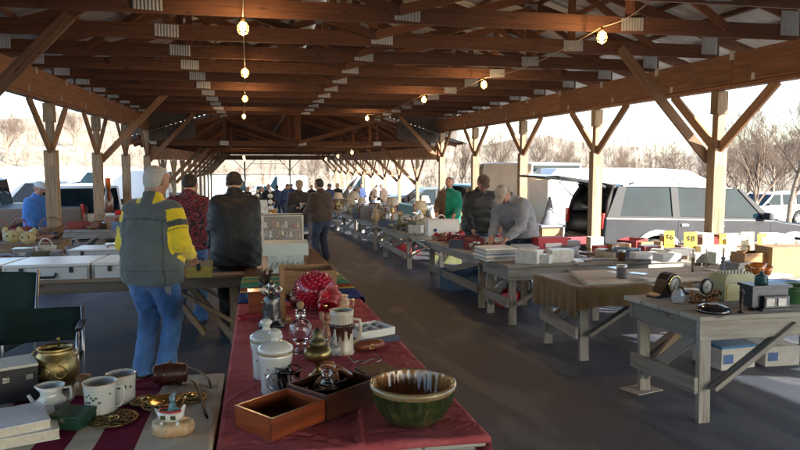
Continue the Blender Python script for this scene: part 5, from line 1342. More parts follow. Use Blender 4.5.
MB().tube([(math.cos(a)*2.4/s, -6.6/s, 4/s+math.sin(a)*2.4/s) for a in [2*PI*k/14 for k in range(14)]], .5/s, 5, closed=True).build('ring', GOLD, t)
t, s = root_at(368, 362, HS, 'spectacles', 'wire rimmed spectacles lying on the red cloth', 'spectacles', rz=.2)
for q in (-8, 8): MB().tube([((q+6.5*math.cos(a))/s, (4.5*math.sin(a))/s, 1/s) for a in [2*PI*k/16 for k in range(16)]], .45/s, 5, closed=True).build('rim', SILV, t)
MB().tube([(-1.5/s, 0, 1.2/s), (0, 1/s, 2/s), (1.5/s, 0, 1.2/s)], .45/s, 5).build('bridge', SILV, t)
for q in (-1, 1): MB().tube([(q*14.5/s, 0, 1/s), (q*15/s, 12/s, 2.5/s), (q*13/s, 22/s, 1/s)], .45/s, 5).build('temple', SILV, t)
# -- display tray of small lots and navy book
t, s = root_at(372, 340, HS, 'book', 'navy book under the tray of pins', 'book', rz=.35)
MB().box((0, 0, 3/s), (44/s, 34/s, 6/s)).build('cover', M('navy_cover', (.02, .03, .07), rough=.4), t, bevel=.001)
t, s = root_at(369, 334, HS+.03, 'pin_tray', 'open white tray of small brooches and pins on a navy book', 'tray', rz=.42)
m = tray(MB(), -20/s, 20/s, -17/s, 17/s, 8/s, 1.2/s)
for q in (-7, 6): m.box((q/s, 0, 4/s), (1/s, 32/s, 6/s))
for q in (-6, 5): m.box((0, q/s, 3.6/s), (37/s, 1/s, 5/s))
m.build('box', PAPER, t); r_ = random.Random(4)
pins = [M('pin_tin', (.35, .34, .30), metal=.6, rough=.4), M('pin_dark', (.05, .05, .06), rough=.4), M('pin_tan', (.4, .3, .18), rough=.5), M('pin_blue', (.08, .12, .25), rough=.4)]
for i in range(12):
    x_, y_ = [-13, 0, 13][i % 3], [-12, -1, 9, 3][i//3 % 4]+r_.uniform(-1, 1)
    MB().lathe([(3.2/s, 0), (3.2/s, 1.4/s), (1/s, 2.2/s)], ((x_+r_.uniform(-2, 2))/s, y_/s, 1.5/s), 10).build('pin', pins[i % 4], t)
# -- ruby hobnail vase on its side, rose bowl, small pitcher
t, s = root_at(315, 309, HS, 'hobnail_vase', 'round ruby red hobnail glass vase lying on its side', 'vase', rz=.5)
mb = MB(); mb.ball((0, 0, 19/s), (20/s, 19/s, 19/s), 40)
gr = (1+5**.5)/2
for k in range(230):
    z = 1-2*(k+.5)/230; a = 2*PI*k/gr; r = math.sqrt(1-z*z); mb.ball((20.2*r*math.cos(a)/s, 19.2*r*math.sin(a)/s, (19+19.2*z)/s), 1.5/s, 6)
mb.build('bowl', RUBY, t)
MB().lathe([(8/s, 0), (9/s, 5/s), (13/s, 9/s), (12/s, 9.5/s), (8/s, 6/s), (7/s, 0)], (0, -17/s, 16/s), 36, R_=rotx(PI/2+.1), wob=lambda a, z, r: 1+.12*math.sin(a*8)*(z*s/9), cap=False).build('ruffled_rim', PINK, t)
t, s = root_at(326, 313, HS, 'ruby_cup', 'small ruby glass cup with a pale crest, right of the hobnail vase', 'cup', rz=.2)
MB().lathe([(.3/s, 0), (5/s, 1/s), (9/s, 6/s), (10/s, 14/s), (9/s, 14/s), (8/s, 7/s), (.3/s, 3/s)], (0, 6/s, 9/s), 28, R_=rotx(PI/2+.3), cap=False).build('cup', RUBY, t)
MB().lathe([(4/s, 0), (5/s, 1/s), (1/s, 3/s)], (-2/s, -3/s, 8/s), 12, R_=rotx(PI/2)).build('crest', GOLD, t)
t, s = root_at(343, 310, HS, 'shell_pitcher', 'small peach and cream shell shaped pitcher behind the stein', 'pitcher')
lat([(4, 0), (6, 2), (7.5, 7), (6, 11), (4, 12), (5.5, 15)], s, 24, wob=lambda a, z, r: 1+.08*math.sin(a*5)).build('jug', M('peach_glaze', (.55, .36, .22), rough=.3, var=.3, scale=40, coat=.4), t)
MB().tube([(q[0]/s, 0, q[1]/s) for q in [(6, 10), (11, 10), (10, 4), (6, 3)]], 1.2/s, 7).build('handle', MATS['peach_glaze'], t)
# -- silver epergne, red wooden box, upright oak frame, scales
t, s = root_at(272, 326, HS, 'silver_epergne', 'ornate tarnished silver figure with curling arms', 'ornament')
lat([(13, 0), (14, 2), (10, 4), (8, 8), (9, 14), (7, 22), (8, 27), (5, 31), (3, 34)], s, 24, wob=lambda a, z, r: 1+.14*math.sin(a*7+z*s*.5)).build('stem', M('dark_silver', (.10, .10, .10), rough=.3, metal=.9, var=.5, scale=40), t)
mb = MB()
for k in range(6):
    a = k*PI/3; mb.tube([(math.cos(a)*r/s, math.sin(a)*r/s, z/s) for r, z in ((2, 32), (7, 33), (10, 37), (7, 41), (4, 39))], [1.8/s, 1.8/s, 1.5/s, 1.2/s, .6/s], 6)
mb.ball((0, 0, 40/s), (4/s, 4/s, 5/s), 10)
mb.build('scrolls', SILV, t)
t, s = root_at(262, 316, HS, 'red_box', 'reddish wooden box behind the silver ornament, at the cloth corner', 'box', rz=.02)
MB().box((0, 8/s, 11/s), (26/s, 16/s, 22/s)).build('box', MAHO, t, bevel=.002); MB().box((0, 8/s, 23.5/s), (27.5/s, 17.5/s, 3/s)).build('lid', MAHO, t, bevel=.002)
MB().ball((0, -1/s, 14/s), 1.6/s, 8).build('knob', GOLD, t)
t, s = root_at(283, 322, HS, 'oak_stand', 'upright square oak post of a small stand beside the ruby vase', 'stand')
MB().box((0, 0, 29/s), (5/s, 5/s, 58/s)).build('post', OAK, t, bevel=.001); MB().box((0, 0, 1.5/s), (16/s, 14/s, 3/s)).build('base', OAK, t, bevel=.001); MB().box((5/s, 0, 50/s), (12/s, 2/s, 3/s)).build('arm', OAK, t)
t, s = root_at(309, 293, HS, 'wooden_crate', 'wide mustard coloured wooden crate behind the ruby vase', 'crate')
tray(MB(), -28/s, 28/s, 0, 46/s, 22/s, 1.5/s).build('box', OAK, t, bevel=.001)
for q in (-1, 1): MB().tube([(q*6/s, -1/s, 14/s), (q*3/s, -2.5/s, 12/s), (0, -2.5/s, 12/s)], .8/s, 6).build('handle', BLACKM, t)
t, s = root_at(303, 306, HS, 'copper_kettle', 'dark copper kettle half hidden behind the ruby vase', 'kettle')
lat([(9, 0), (13, 3), (14, 9), (11, 15), (6, 17), (2, 19)], s, 24).build('pot', M('dark_copper', (.16, .06, .04), metal=.8, rough=.35, var=.3), t); MB().tube([(-10/s, 0, 14/s), (-7/s, 0, 25/s), (7/s, 0, 25/s), (10/s, 0, 14/s)], 1/s, 6).build('handle', BLACKM, t)
MB().tube([(-11/s, 0, 6/s), (-18/s, 0, 12/s), (-20/s, 0, 17/s)], [3/s, 2/s, 1.4/s], 8).build('spout', MATS['dark_copper'], t)
t, s = root_at(250, 318, HS, 'red_paddle', 'red handled brush lying over the left edge of the cloth', 'brush', rz=.3)
MB().tube([(-12/s, -6/s, 1.5/s), (0, 0, 2/s), (14/s, 5/s, 2/s)], [3.2/s, 2/s, 1.2/s], 8, flat=.5).build('handle', M('red_plastic', (.5, .02, .04), rough=.3), t); MB().box((18/s, 6/s, 2/s), (9/s, 5/s, 3/s), rotz(.3)).build('bristle_block', CREAMG, t)
t, s = root_at(265, 291, HS, 'floral_basket', 'dark bunch of dried flowers beside the white cartons', 'dried flowers')
mb = MB(); r_ = random.Random(8)
for k in range(40):
    a = r_.uniform(0, 6.28); q = r_.uniform(0, 9); e = V3(math.cos(a)*q/s, math.sin(a)*q/s, r_.uniform(10, 22)/s); mb.tube([(0, 0, 0), e*.5+V3(0, 0, 2/s), e], .3/s, 3); mb.ball(e, r_.uniform(1, 2.2)/s, 5)
mb.build('flowers', M('dried_petals', (.16, .10, .07), rough=.9, var=.6, scale=80), t); lat([(5, 0), (6, 9), (5, 10)], s, 14).build('pot', BLACKM, t)
t, s = root_at(258, 300, HS, 'green_cloth', 'crumpled teal cloth on the left corner of the blanket', 'cloth')
MB().sheet(lambda u, v: ((u-.5)*22/s, (v-.5)*30/s, (5+5*math.sin(u*9)*math.sin(v*7+u*4)+3*math.sin(v*13))/s), 20, 24).build('cloth', M('teal_cloth', (.02, .16, .13), rough=.9), t, solid=.002)
# -- white cartons and glass display case
t, s = root_at(286, 273, HS, 'stacked_cartons', 'white painted box with grey scrollwork under the display case', 'box', rz=-.03)
MB().box((0, 12/s, 9/s), (35/s, 26/s, 18/s)).build('box', M('pale_blue_paint', (.50, .56, .58), rough=.5, var=.25, scale=25), t, bevel=.002)
mb = MB(); r_ = random.Random(3)
for k in range(7): mb.tube([((-15+k*5)/s, -1.3/s, (5+r_.uniform(0, 3))/s), ((-13+k*5)/s, -1.4/s, (9+r_.uniform(0, 4))/s), ((-11+k*5)/s, -1.3/s, (5+r_.uniform(0, 4))/s)], .5/s, 4)
mb.build('scrollwork', M('grey_paint', (.36, .40, .42)), t)
t, s = root_at(285, 262, HS+.02, 'white_carton', 'pale blue lidded carton directly below the glass display case', 'box', rz=-.03)
t.location = at(286, 273, HS)+V3(0, .0, 18.3/pxm(at(286, 273, HS)))
MB().box((0, 12/s, 5/s), (40/s, 28/s, 11/s)).build('box', M('pale_aqua', (.55, .62, .63), rough=.5, var=.06), t, bevel=.002)
t2, s = root_at(283, 249, HS, 'display_case', 'glass display case in a white frame holding rows of jewellery', 'display case', rz=-.05)
base = at(283, 249, HS); t2.location = base
W_, H_, D_ = 40/s, 34/s, 24/s; fr = MB()
for x in (-W_/2, W_/2):
    for y in (0, D_): fr.bar((x, y, 0), (x, y, H_), 1.4/s, 1.4/s)
for z in (.7/s, H_-.7/s):
    for y in (0, D_): fr.bar((-W_/2+.8/s, y, z), (W_/2-.8/s, y, z), 1.3/s, 1.3/s)
    for x in (-W_/2, W_/2): fr.bar((x, .8/s, z), (x, D_-.8/s, z), 1.3/s, 1.3/s)
fr.build('frame', CER, t2)
THIN = M('pane_glass', (.9, .95, .95), rough=.03, alpha=.16, coat=1, bump=0, var=0, spec=1)
MB().box((0, -.2/s, H_/2), (W_-1/s, .3/s, H_-2/s)).build('front_pane', THIN, t2)
for i, z in enumerate((2, 11, 20)):
    MB().box((0, D_/2, z/s), (W_-2/s, D_-2/s, .5/s)).build('shelf', THIN if i else M('maroon_felt', (.12, .02, .03), rough=.95), t2)
MB().box((0, D_-.5/s, H_/2), (W_-2/s, .4/s, H_-2/s)).build('back_panel', M('dark_back', (.07, .05, .04), rough=.5), t2)
r_ = random.Random(9); jm = [GOLD, SILV, M('jewel_white', (.6, .58, .52), rough=.3), M('jewel_dark', (.05, .03, .03), rough=.3), M('jewel_red', (.3, .03, .04), rough=.3)]
for i, z in enumerate((2.4, 11.4, 20.4)):
    for k in range(9):
        x = (-16+k*4+r_.uniform(-.8, .8))/s; y = r_.uniform(3, 16)/s; h = r_.uniform(3.5, 7)
        o = lat([(r_.uniform(1.4, 2.2), 0), (r_.uniform(1.2, 2.1), h*.4), (.8, h*.6), (r_.uniform(1, 2), h), (.2, h+.6)], s, 10).build('trinket', jm[(k+i) % 5], None)
        tag(o, 'small %s trinket, %s on the %s shelf of the display case' % (['brass', 'silver', 'white', 'dark', 'red'][(k+i) % 5], ['first', 'second', 'third', 'fourth', 'fifth', 'sixth', 'seventh', 'eighth', 'ninth'][k], ['bottom', 'middle', 'top'][i]), 'trinket', 'trinkets inside the display case')
        o.location = t2.matrix_basis @ Vector((x, y, z/s)); o.location = base+V3(x, y, z/s)
for (px, kind, lb) in ((258, 0, 'left one of two beaded glass candlesticks beyond the display case'), (271, 0, 'right one of two beaded glass candlesticks beyond the display case')):
    t = thing('glass_candlestick', lb, 'candlestick', at(px, 226, .98)*1, 0, 'beaded glass candlesticks'); p = at(px, 238, .76); t.location = p; s = pxm(p)
    mb = MB(); mb.lathe([(5/s, 0), (5/s, 2/s), (1.2/s, 4/s), (1.2/s, 26/s)], (0, 0, 0), 14)
    for z in (30, 36, 42, 47): mb.ball((0, 0, z/s), (2.6/s if z < 46 else 1.8/s), 10)
    mb.build('stem', CER, t)
t, s = root_at(262, 236, .76, 'leaning_frame', 'pale picture frame leaning behind the display case', 'picture frame', rz=.3)
MB().box((0, 0, 18/s), (14/s, 2/s, 36/s), rotx(-.2)).build('board', M('pale_print', (.45, .50, .55), rough=.4, var=.3, scale=20), t, bevel=.001)
t, s = root_at(272, 232, .76, 'amber_jar', 'amber glass jar beyond the display case', 'jar')
lat([(6, 0), (7.5, 3), (7.5, 14), (5, 17), (5, 22), (6, 23)], s, 20).build('jar', M('amber_glass', (.55, .27, .05), rough=.1, trans=.4, coat=.6, bump=0), t)

# ================= left striped table
t, s = root_at(57, 389, HS, 'brass_urn', 'large dented brass urn with swirled relief and round handles, on striped cloth', 'urn')
lat([(12, 0), (15, 1.5), (18, 6), (21, 15), (21.5, 24), (19, 33), (16, 38), (15, 41), (16.5, 43), (15.2, 43.5), (13.5, 41), (15, 33), (15, 8), (.3, 4)], s, 48, cap=False, wob=lambda a, z, r: 1+.012*math.sin(a*3+z*s*.22)+.006*math.sin(a*9)).build('vessel', BRASS, t)
mb = MB(); 
for a0 in (-1.9, -1.2): mb.tube([V3(math.cos(a0+.42*math.sin(q)*(1-q/7))*21.6/s, math.sin(a0+.42*math.sin(q)*(1-q/7))*21.6/s, (21+8*math.cos(q)*(1-q/7))/s) for q in [k*.5 for k in range(13)]], .8/s, 5)
mb.build('relief', GOLD, t)
for q in (-1, 1): MB().tube([V3(q*(17+4*math.sin(a))/s, 0, (36+4*math.cos(a))/s) for a in [PI*k/8 for k in range(9)]], 1/s, 6).build('handle', BRASS, t)
MB().tube([(1/s, 9/s, 41/s), (1/s, 10/s, 47/s), (1/s, 8/s, 50/s)], [1/s, 1/s, 1.6/s], 6).build('spoon', BRASS, t)
def mug(px, py, rb, rt, h, lb, deco=None, hs=1, lid=False):
    t, s = root_at(px, py, HS, 'china_mug', lb, 'mug', group='china mugs on the striped cloth')
    lat([(rb*.95, 0), (rb, 1), (rb*.96, 3), (rb*.98, h*.5), (rt, h-1), (rt+.4, h), (rt-.8, h), (rb*.88, 4), (.3, 3)], s, 36, cap=False).build('cup', CER, t)
    MB().tube([(q[0]/s, -2/s, q[1]/s) for q in [(hs*rb, h*.8), (hs*(rb+7), h*.84), (hs*(rb+8), h*.5), (hs*(rb+4), h*.25), (hs*rb, h*.22)]], 1.5/s, 8).build('handle', CER, t)
    lat([(rt+.5, h-.6), (rt+.7, h), (rt+.2, h+.3)], s, 36, cap=False).build('gilt_rim', MATS['gilt'], t)
    mb = MB(); r_ = random.Random(px); q = rb*1.0
    for k in range(9):
        a = -PI/2+r_.uniform(-.9, .9); z = h*(.42+.3*r_.random()); mb.ball((math.cos(a)*q/s, math.sin(a)*q/s, z/s), (1.8/s, .5/s, 1.4/s), 6, R_=rotz(a+PI/2))
    mb.build('painted_leaves', M('green_brown_paint', (.06, .12, .05), var=.9, scale=90, rough=.3), t)
    if lid:
        pass
mug(101, 414, 15, 16, 34, 'white china mug with a painted green and brown garland', hs=1)
mug(122, 401, 13.5, 14, 29, 'white china mug with a gilt rim behind the garland mug', hs=-1)
t, s = root_at(52, 412, HS, 'white_creamer', 'white milk glass creamer with spout and raised flowers', 'creamer')
lat([(9, 0), (11, 2), (14, 8), (14, 13), (9.5, 18), (10, 22), (13, 28), (12, 28), (8.5, 21), (12, 12), (.3, 4)], s, 40, cap=False, wob=lambda a, z, r: 1+.02*math.sin(a*6)+(.16*max(0, math.cos(a-PI))**6 if z*s > 24 else 0)).build('jug', MILK, t)
MB().tube([(q[0]/s, 0, q[1]/s) for q in [(10, 24), (18, 25), (19, 17), (16, 9), (12, 9)]], 1.6/s, 8).build('handle', MILK, t)
MB().tube([(-12/s, 0, 8/s), (-18/s, 0, 13/s), (-21/s, 0, 19/s)], [3/s, 2/s, 1.5/s], 8).build('spout', MILK, t)
mb = MB()
for k in range(5): a = k*1.257; mb.ball((3.2*math.cos(a)/s, -14/s, (10+3.2*math.sin(a))/s), 2/s, 7)
mb.ball((0, -14.4/s, 10/s), 1.7/s, 7); mb.build('raised_flower', MILK, t)
# books, green box, camera case
def book(px, py, w, d, h, lb, mat, rz=0, h0=HS, cat='book', name='book'):
    t, s = root_at(px, py, h0, name, lb, cat, rz)
    w, d, h = w/s, d/s, h/s
    MB().box((0, 0, h/2), (w-.004, d-.004, h*.8)).build('pages', PAGE, t)
    mb = MB(); mb.box((0, 0, h-.001), (w, d, .003)); mb.box((0, 0, .0015), (w, d, .003)); mb.box((-w/2+.001, 0, h/2), (.003, d, h-.004)); mb.build('cover', mat, t)
    return t, s
book(20, 432, 66, 78, 10, 'large white hardback book at the lower left corner of the cloth', PAPER, .33)
book(18, 424, 50, 62, 9, 'smaller white book on top of the large white one', M('white_gloss_cover', (.70, .71, .72), rough=.25, coat=.3), .42, HS+.033)
t, s = root_at(73, 424, HS, 'green_box', 'flat dark green leather box between the books and the mugs', 'box', rz=-.35)
MB().box((0, 0, 5/s), (32/s, 32/s, 10/s)).build('base', GREENL, t, bevel=.003); MB().box((0, 0, 12/s), (33/s, 33/s, 4/s)).build('lid', GREENL, t, bevel=.003)
MB().box((0, -16.8/s, 10/s), (5/s, 1/s, 4/s)).build('clasp', SILV, t)
t, s = root_at(14, 397, HS, 'equipment_case', 'black case with a white top at the left edge, behind the books', 'case', rz=.42)
MB().box((0, 0, 17/s), (40/s, 40/s, 34/s)).build('body', M('black_vinyl', (.02, .02, .024), rough=.45, bump=.4, bscale=150), t, bevel=.004)
MB().box((0, 0, 35/s), (41/s, 41/s, 3/s)).build('lid', M('cream_vinyl', (.55, .53, .46), rough=.5), t, bevel=.002)
MB().box((12/s, -20.5/s, 24/s), (6/s, 1.5/s, 5/s)).build('latch', SILV, t); MB().box((-8/s, -20.5/s, 24/s), (6/s, 1.5/s, 5/s)).build('latch', SILV, t)
t, s = root_at(84, 394, HS, 'wooden_spool', 'small brown wooden spool between the urn and the mugs', 'spool')
lat([(7, 0), (7, 4), (4, 5), (4, 14), (7, 15), (7, 19), (2, 20)], s, 20).build('spool', OAK, t)
# brass trivets
def trivet(px, py, rx, lb, seed):
    t, s = root_at(px, py, HS, 'brass_trivet', lb, 'trivet', rz=seed*.4, group='brass trivets on the striped cloth')
    mb = MB(); r = rx/s
    mb.tube([(math.cos(a)*r, math.sin(a)*r, .006) for a in [2*PI*k/40 for k in range(40)]], .0035, 6, closed=True)
    for k in range(9):
        a = 2*PI*k/9; c = V3(math.cos(a)*r*.63, math.sin(a)*r*.63, .008)
        mb.tube([c+V3(math.cos(q)*r*.28, math.sin(q)*r*.28, .002*math.sin(q*2)) for q in [2*PI*j/12 for j in range(12)]], .0028, 5, closed=True)
        mb.tube([c+V3(math.cos(q)*r*.12, math.sin(q)*r*.12, .003) for q in [2*PI*j/8 for j in range(8)]], .002, 5, closed=True)
    mb.build('openwork', BRASS, t); lat([(6, 1), (7, 3), (3, 4.5), (.3, 5)], s, 18).build('rosette', GOLD, t)
    for k in range(3): a = k*2.094; MB().cyl((math.cos(a)*r*.9, math.sin(a)*r*.9, 0), (math.cos(a)*r*.9, math.sin(a)*r*.9, .006), .004, n=8).build('foot', BRASS, t)
trivet(113, 420, 23, 'round openwork brass trivet nearest the garland mug', 1)
trivet(146, 402, 15, 'small brass trivet behind the others, left of the barrel', 2)
trivet(163, 405, 20, 'brass openwork plate in front of the barrel', 3)
trivet(191, 399, 15, 'brass openwork ring right of the barrel', 4)
t, s = root_at(163, 404, HS+.012, 'brass_plate', 'brass plate with raised rim lying on the openwork trivet', 'plate')
lat([(.3, 0), (10, .4), (14, 2), (16, 4), (15, 4.6), (10, 1.6), (.3, 1)], s, 32, cap=False).build('plate', GOLD, t)
# swan sleigh figurine on a stone slab
t, s = root_at(172, 433, HS, 'stone_slab', 'rough cream and rust onyx slab under the boat figurine', 'stone slab', rz=-.12)
MB().lathe([(19/s, 0), (21/s, 4/s), (20/s, 12/s), (17/s, 14/s)], (0, 0, 0), 28, wob=lambda a, z, r: 1+.05*math.sin(a*3+1)+.03*math.sin(a*7), sy=.7).build('slab', M('onyx', (.50, .38, .22), rough=.35, var=.45, scale=22, dirt=(.30, .10, .04)), t)
t, s = root_at(171, 424, HS+14/287, 'santa_boat', 'white and red china boat figurine with a seated rider, on the onyx slab', 'figurine', rz=-.25)
S_ = SDF(); u = 1/s
S_.ell((0, 0, 9*u), (13*u, 8*u, 7*u), .003).cap((-11*u, 0, 10*u), (-15*u, 0, 15*u), 2.6*u, 1.2*u, k=.005).cap((10*u, 0, 10*u), (14*u, 0, 19*u), 3*u, 1.6*u, k=.006).ell((0, 0, 16*u), (10*u, 5.5*u, 5*u), .003, sub=True)
fo = bpy.data.objects.new('hull', S_.mesh('hull', M('china_white', (.66, .64, .58), rough=.15, coat=.6, bump=0), .0016)); COL.objects.link(fo); fo.parent = t
MB().tube([((11.5*math.cos(a))*u, 7*math.sin(a)*u, 14.3*u) for a in [2*PI*k/24 for k in range(24)]], 1.2*u, 6, closed=True).build('red_rim', M('red_glaze', (.50, .03, .03), rough=.15, coat=.6, bump=0), t)
for q in (-5, 5): MB().box((q*u, -7.4*u, 9*u), (5*u, 1.4*u, 4*u)).build('painted_panel', M('olive_glaze', (.08, .09, .03), rough=.2), t, bevel=.0008)
S_ = SDF(); S_.cap((1*u, 0, 12*u), (2*u, 0, 19*u), 4.4*u, 3.4*u, k=.004).ell((2.2*u, 0, 25*u), (3.2*u, 3.2*u, 3.6*u), .003).cap((2*u, 0, 27*u), (5*u, 0, 32*u), 2.6*u, .8*u, k=.003).cap((4*u, -3*u, 18*u), (9*u, -3*u, 17*u), 1.5*u, 1.2*u, k=.003)
fo = bpy.data.objects.new('rider', S_.mesh('rider', M('rider_glaze', (.10, .22, .24), rough=.2, var=.8, scale=110, coat=.5), .0016)); COL.objects.link(fo); fo.parent = t
for q in (-8, 8): MB().ball((q*u, -4*u, 2*u), (2*u, 2*u, 2.4*u), 8).build('foot', CER, t)
# barrel
t, s = root_at(171, 384, HS, 'barrel_bank', 'little dark red wooden barrel lying on its side behind the trivets', 'barrel', rz=.02)
MB().lathe([(8/s, -16/s), (9/s, -15/s), (10/s, -8/s), (10.5/s, 0), (10/s, 8/s), (9/s, 15/s), (8/s, 16/s)], (0, 0, 11/s), 24, R_=roty(PI/2), wob=lambda a, z, r: 1+.01*abs(math.sin(a*12))).build('staves', BARREL, t)
for x in (-14, -6, 6, 14): MB().lathe([((9.3 if abs(x) > 10 else 10.5)/s, -1/s), ((9.8 if abs(x) > 10 else 11)/s, 0), ((9.3 if abs(x) > 10 else 10.5)/s, 1/s)], (x/s, 0, 11/s), 24, R_=roty(PI/2), cap=False).build('hoop', MAHD, t)
MB().cyl((0, 0, 21/s), (0, 0, 24/s), 1.6/s, n=10).build('bung', MAHD, t)
for q in (-9, 9): MB().box((q/s, 0, 1.4/s), (3/s, 16/s, 3/s)).build('cradle', MAHD, t)
# handbag strap over the table end
t = thing('shoulder_bag', 'black shoulder bag hanging off the right end of the striped table, strap on top', 'bag', at(214, 440, .40))
p0 = t.location
cv = [at(186, 366, HS+.01), at(200, 371, HS+.015), at(209, 380, HS+.015), at(213, 396, HS-.02), at(213, 420, .62), at(214, 445, .5)]
sm = []
for i in range(len(cv)-1):
    for k in range(4): sm.append(cv[i].lerp(cv[i+1], k/4)-p0)
MB().tube(sm, .007, 6, flat=.5).build('strap', M('strap_leather', (.015, .013, .012), rough=.5), t)
cv = [at(188, 378, HS+.01), at(196, 384, HS+.012), at(201, 396, HS+.012), at(206, 415, HS+.01), at(213, 430, .70), at(214, 448, .55)]
MB().tube([c-p0 for c in cv], .006, 6, flat=.5).build('strap', MATS['strap_leather'], t)
MB().box((.01, .0, -.1), (.05, .30, .26)).build('pouch', MATS['strap_leather'], t, bevel=.02)
# buckets of colour below, between the tables
t = thing('cardboard_box', 'open cardboard box on the floor between the striped and red tables', 'box', (-.13, 3.25, gz(0, 3.25)), .1)
tray(MB(), -.03, .03, -.2, .2, .3, .006).build('box', CARD, t)
# camp chairs
GRN = M('dark_green_canvas', (.005, .022, .014), rough=.85, var=.15, bump=.3, bscale=300); ALU = M('aluminium_tube', (.45, .46, .47), rough=.3, metal=.9, var=.05)
def camp_chair(px, py, h0, rz, lb, back=.42):
    loc = at(px, py, 0); t = thing('camp_chair', lb, 'chair', loc, rz, 'folding camp chairs behind the striped table'); w = .27
    MB().sheet(lambda u, v: ((u-.5)*2*w, -.2+.44*v, .42-.03*math.sin(PI*u)), 6, 6).build('seat', GRN, t, solid=.012)
    MB().sheet(lambda u, v: ((u-.5)*2*w, -.22-.03*math.sin(PI*u)-.10*v, .50+back*v), 6, 6).build('backrest', GRN, t, solid=.015)
    for s in (-1, 1):
        MB().tube([(s*w, -.2, 0), (s*w, -.2, .42), (s*w, -.33*(.5+back), .52+back)], .012, 8).build('back_post', ALU, t)
        MB().tube([(s*(w+.01), .24, 0), (s*(w+.01), .24, .55), (s*(w+.01), .20, .62), (s*(w+.01), .12, .645), (s*(w+.01), -.22, .64)], .012, 8).build('arm_tube', ALU, t)
        MB().box((s*(w+.01), 0, .655), (.045, .30, .02)).build('armrest', BLACKM, t, bevel=.008)
    for s in (-1, 1): MB().bar((-w, .24*s-.0, .04), (w, .24*s*1.0, .40), .012, .02).build('cross_tube', ALU, t)
    return t
camp_chair(-12, 398, 0, PI*.93, 'green folding chair at the left edge, back towards the camera')
camp_chair(40, 422, 0, PI*1.04, 'lower green folding chair right behind the brass urn', back=.22)
# ================= right hand tables
OLIVE = M('bronze_green', (.10, .09, .05), rough=.4, metal=.6, var=.3)
# mantel clock
t, s = root_at(668, 296, HR, 'mantel_clock', 'black humped mantel clock with a round white dial, left end of the near table', 'clock', rz=.30)
po = [(-24, 0), (24, 0), (24, 3), (17, 5), (13, 11), (10, 18), (5, 23), (0, 24), (-5, 23), (-10, 18), (-13, 11), (-17, 5), (-24, 3)]
MB().prism([(x/s, z/s) for x, z in po], (0, 0, 0), (1, 0, 0), (0, 0, 1), 13/s).build('case', M('ebonised_wood', (.035, .02, .016), rough=.25, coat=.5, var=.3), t, bevel=.004, seg=3)
MB().lathe([(.3/s, 0), (8.4/s, 0), (8.4/s, 1/s), (.3/s, 1.2/s)], (0, -6.6/s, 13/s), 32, R_=rotx(PI/2)).build('dial', M('dial_face', (.62, .60, .52), rough=.4, var=.05), t)
MB().lathe([(8.2/s, 0), (9.4/s, .4/s), (9.4/s, 1.6/s), (8.2/s, 1.8/s)], (0, -6.6/s, 13/s), 32, R_=rotx(PI/2), cap=False).build('bezel', GOLD, t)
dm = MB()
for k in range(12):
    a = k*PI/6; dm.box((math.sin(a)*6.6/s, -8/s, 13/s+math.cos(a)*6.6/s), (.6/s, .2/s, 1.6/s), roty(a))
dm.build('hour_marks', INK, t)
hn = MB(); hn.box((1.4/s, -8.2/s, 14.6/s), (.5/s, .2/s, 4.4/s), roty(.7)); hn.box((-1.2/s, -8.2/s, 10.6/s), (.5/s, .2/s, 5/s), roty(.4)); hn.build('hand', INK, t)
t, s = root_at(678, 303, HR, 'crystal_paperweight', 'faceted crystal owl shaped paperweight in front of the mantel clock', 'ornament', rz=.4)
lat([(4, 0), (6, 3), (6.5, 8), (4.5, 12), (3, 14), (.2, 14.5)], s, 6, smooth=False).build('crystal', M('crystal', (.80, .86, .90), rough=.05, trans=.6, bump=0, coat=.5), t)
lat([(4.5, 0), (5, 1.2), (3, 2)], s, 12).build('foot', SILV, t)
# small ornate clock on bronze scrolls
t, s = root_at(704, 302, HR, 'ornate_clock', 'small round clock held in curling bronze scrollwork', 'clock', rz=.2)
MB().lathe([(.3/s, 0), (7/s, 0), (7/s, 1/s), (.3/s, 1.2/s)], (0, -2/s, 16/s), 28, R_=rotx(PI/2)).build('dial', MATS['dial_face'], t)
MB().lathe([(6.6/s, -2/s), (8.2/s, -1/s), (8.2/s, 1.6/s), (6.8/s, 2/s)], (0, -2/s, 16/s), 28, R_=rotx(PI/2), cap=False).build('bezel', BLACKM, t)
MB().box((.6/s, -3.6/s, 17.5/s), (.5/s, .2/s, 4/s), roty(.5)).build('hand', INK, t); MB().box((-.8/s, -3.6/s, 15/s), (.5/s, .2/s, 4/s), roty(-.9)).build('hand', INK, t)
mb = MB()
for q in (-1, 1):
    for (cx, cz, r) in ((9, 5, 5), (15, 6, 6), (4, 4, 3.5)):
        mb.tube([((q*cx+r*(1-k/16)*math.cos(k*.75))/s, (-1+.4*k/4)/s, (cz+r*(1-k/16)*math.sin(k*.75))/s) for k in range(14)], 1.1/s, 6)
mb.box((0, 0, 1/s), (34/s, 9/s, 2/s)); mb.build('scrollwork', M('dark_bronze', (.20, .10, .05), rough=.35, metal=.85, var=.4, scale=30), t)
t, s = root_at(713, 312, HR, 'paperweight', 'black domed disc with a pale oval inlay, at the table edge', 'paperweight')
lat([(16, 0), (16.5, 2), (16, 4), (13, 6), (8, 8), (.3, 9)], s, 40).build('dome', BLACKG, t); MB().ball((0, 0, 7.9/s), (6/s, 5/s, 1.6/s), 16).build('inlay', M('pearl', (.45, .44, .42), rough=.15, coat=.6), t)
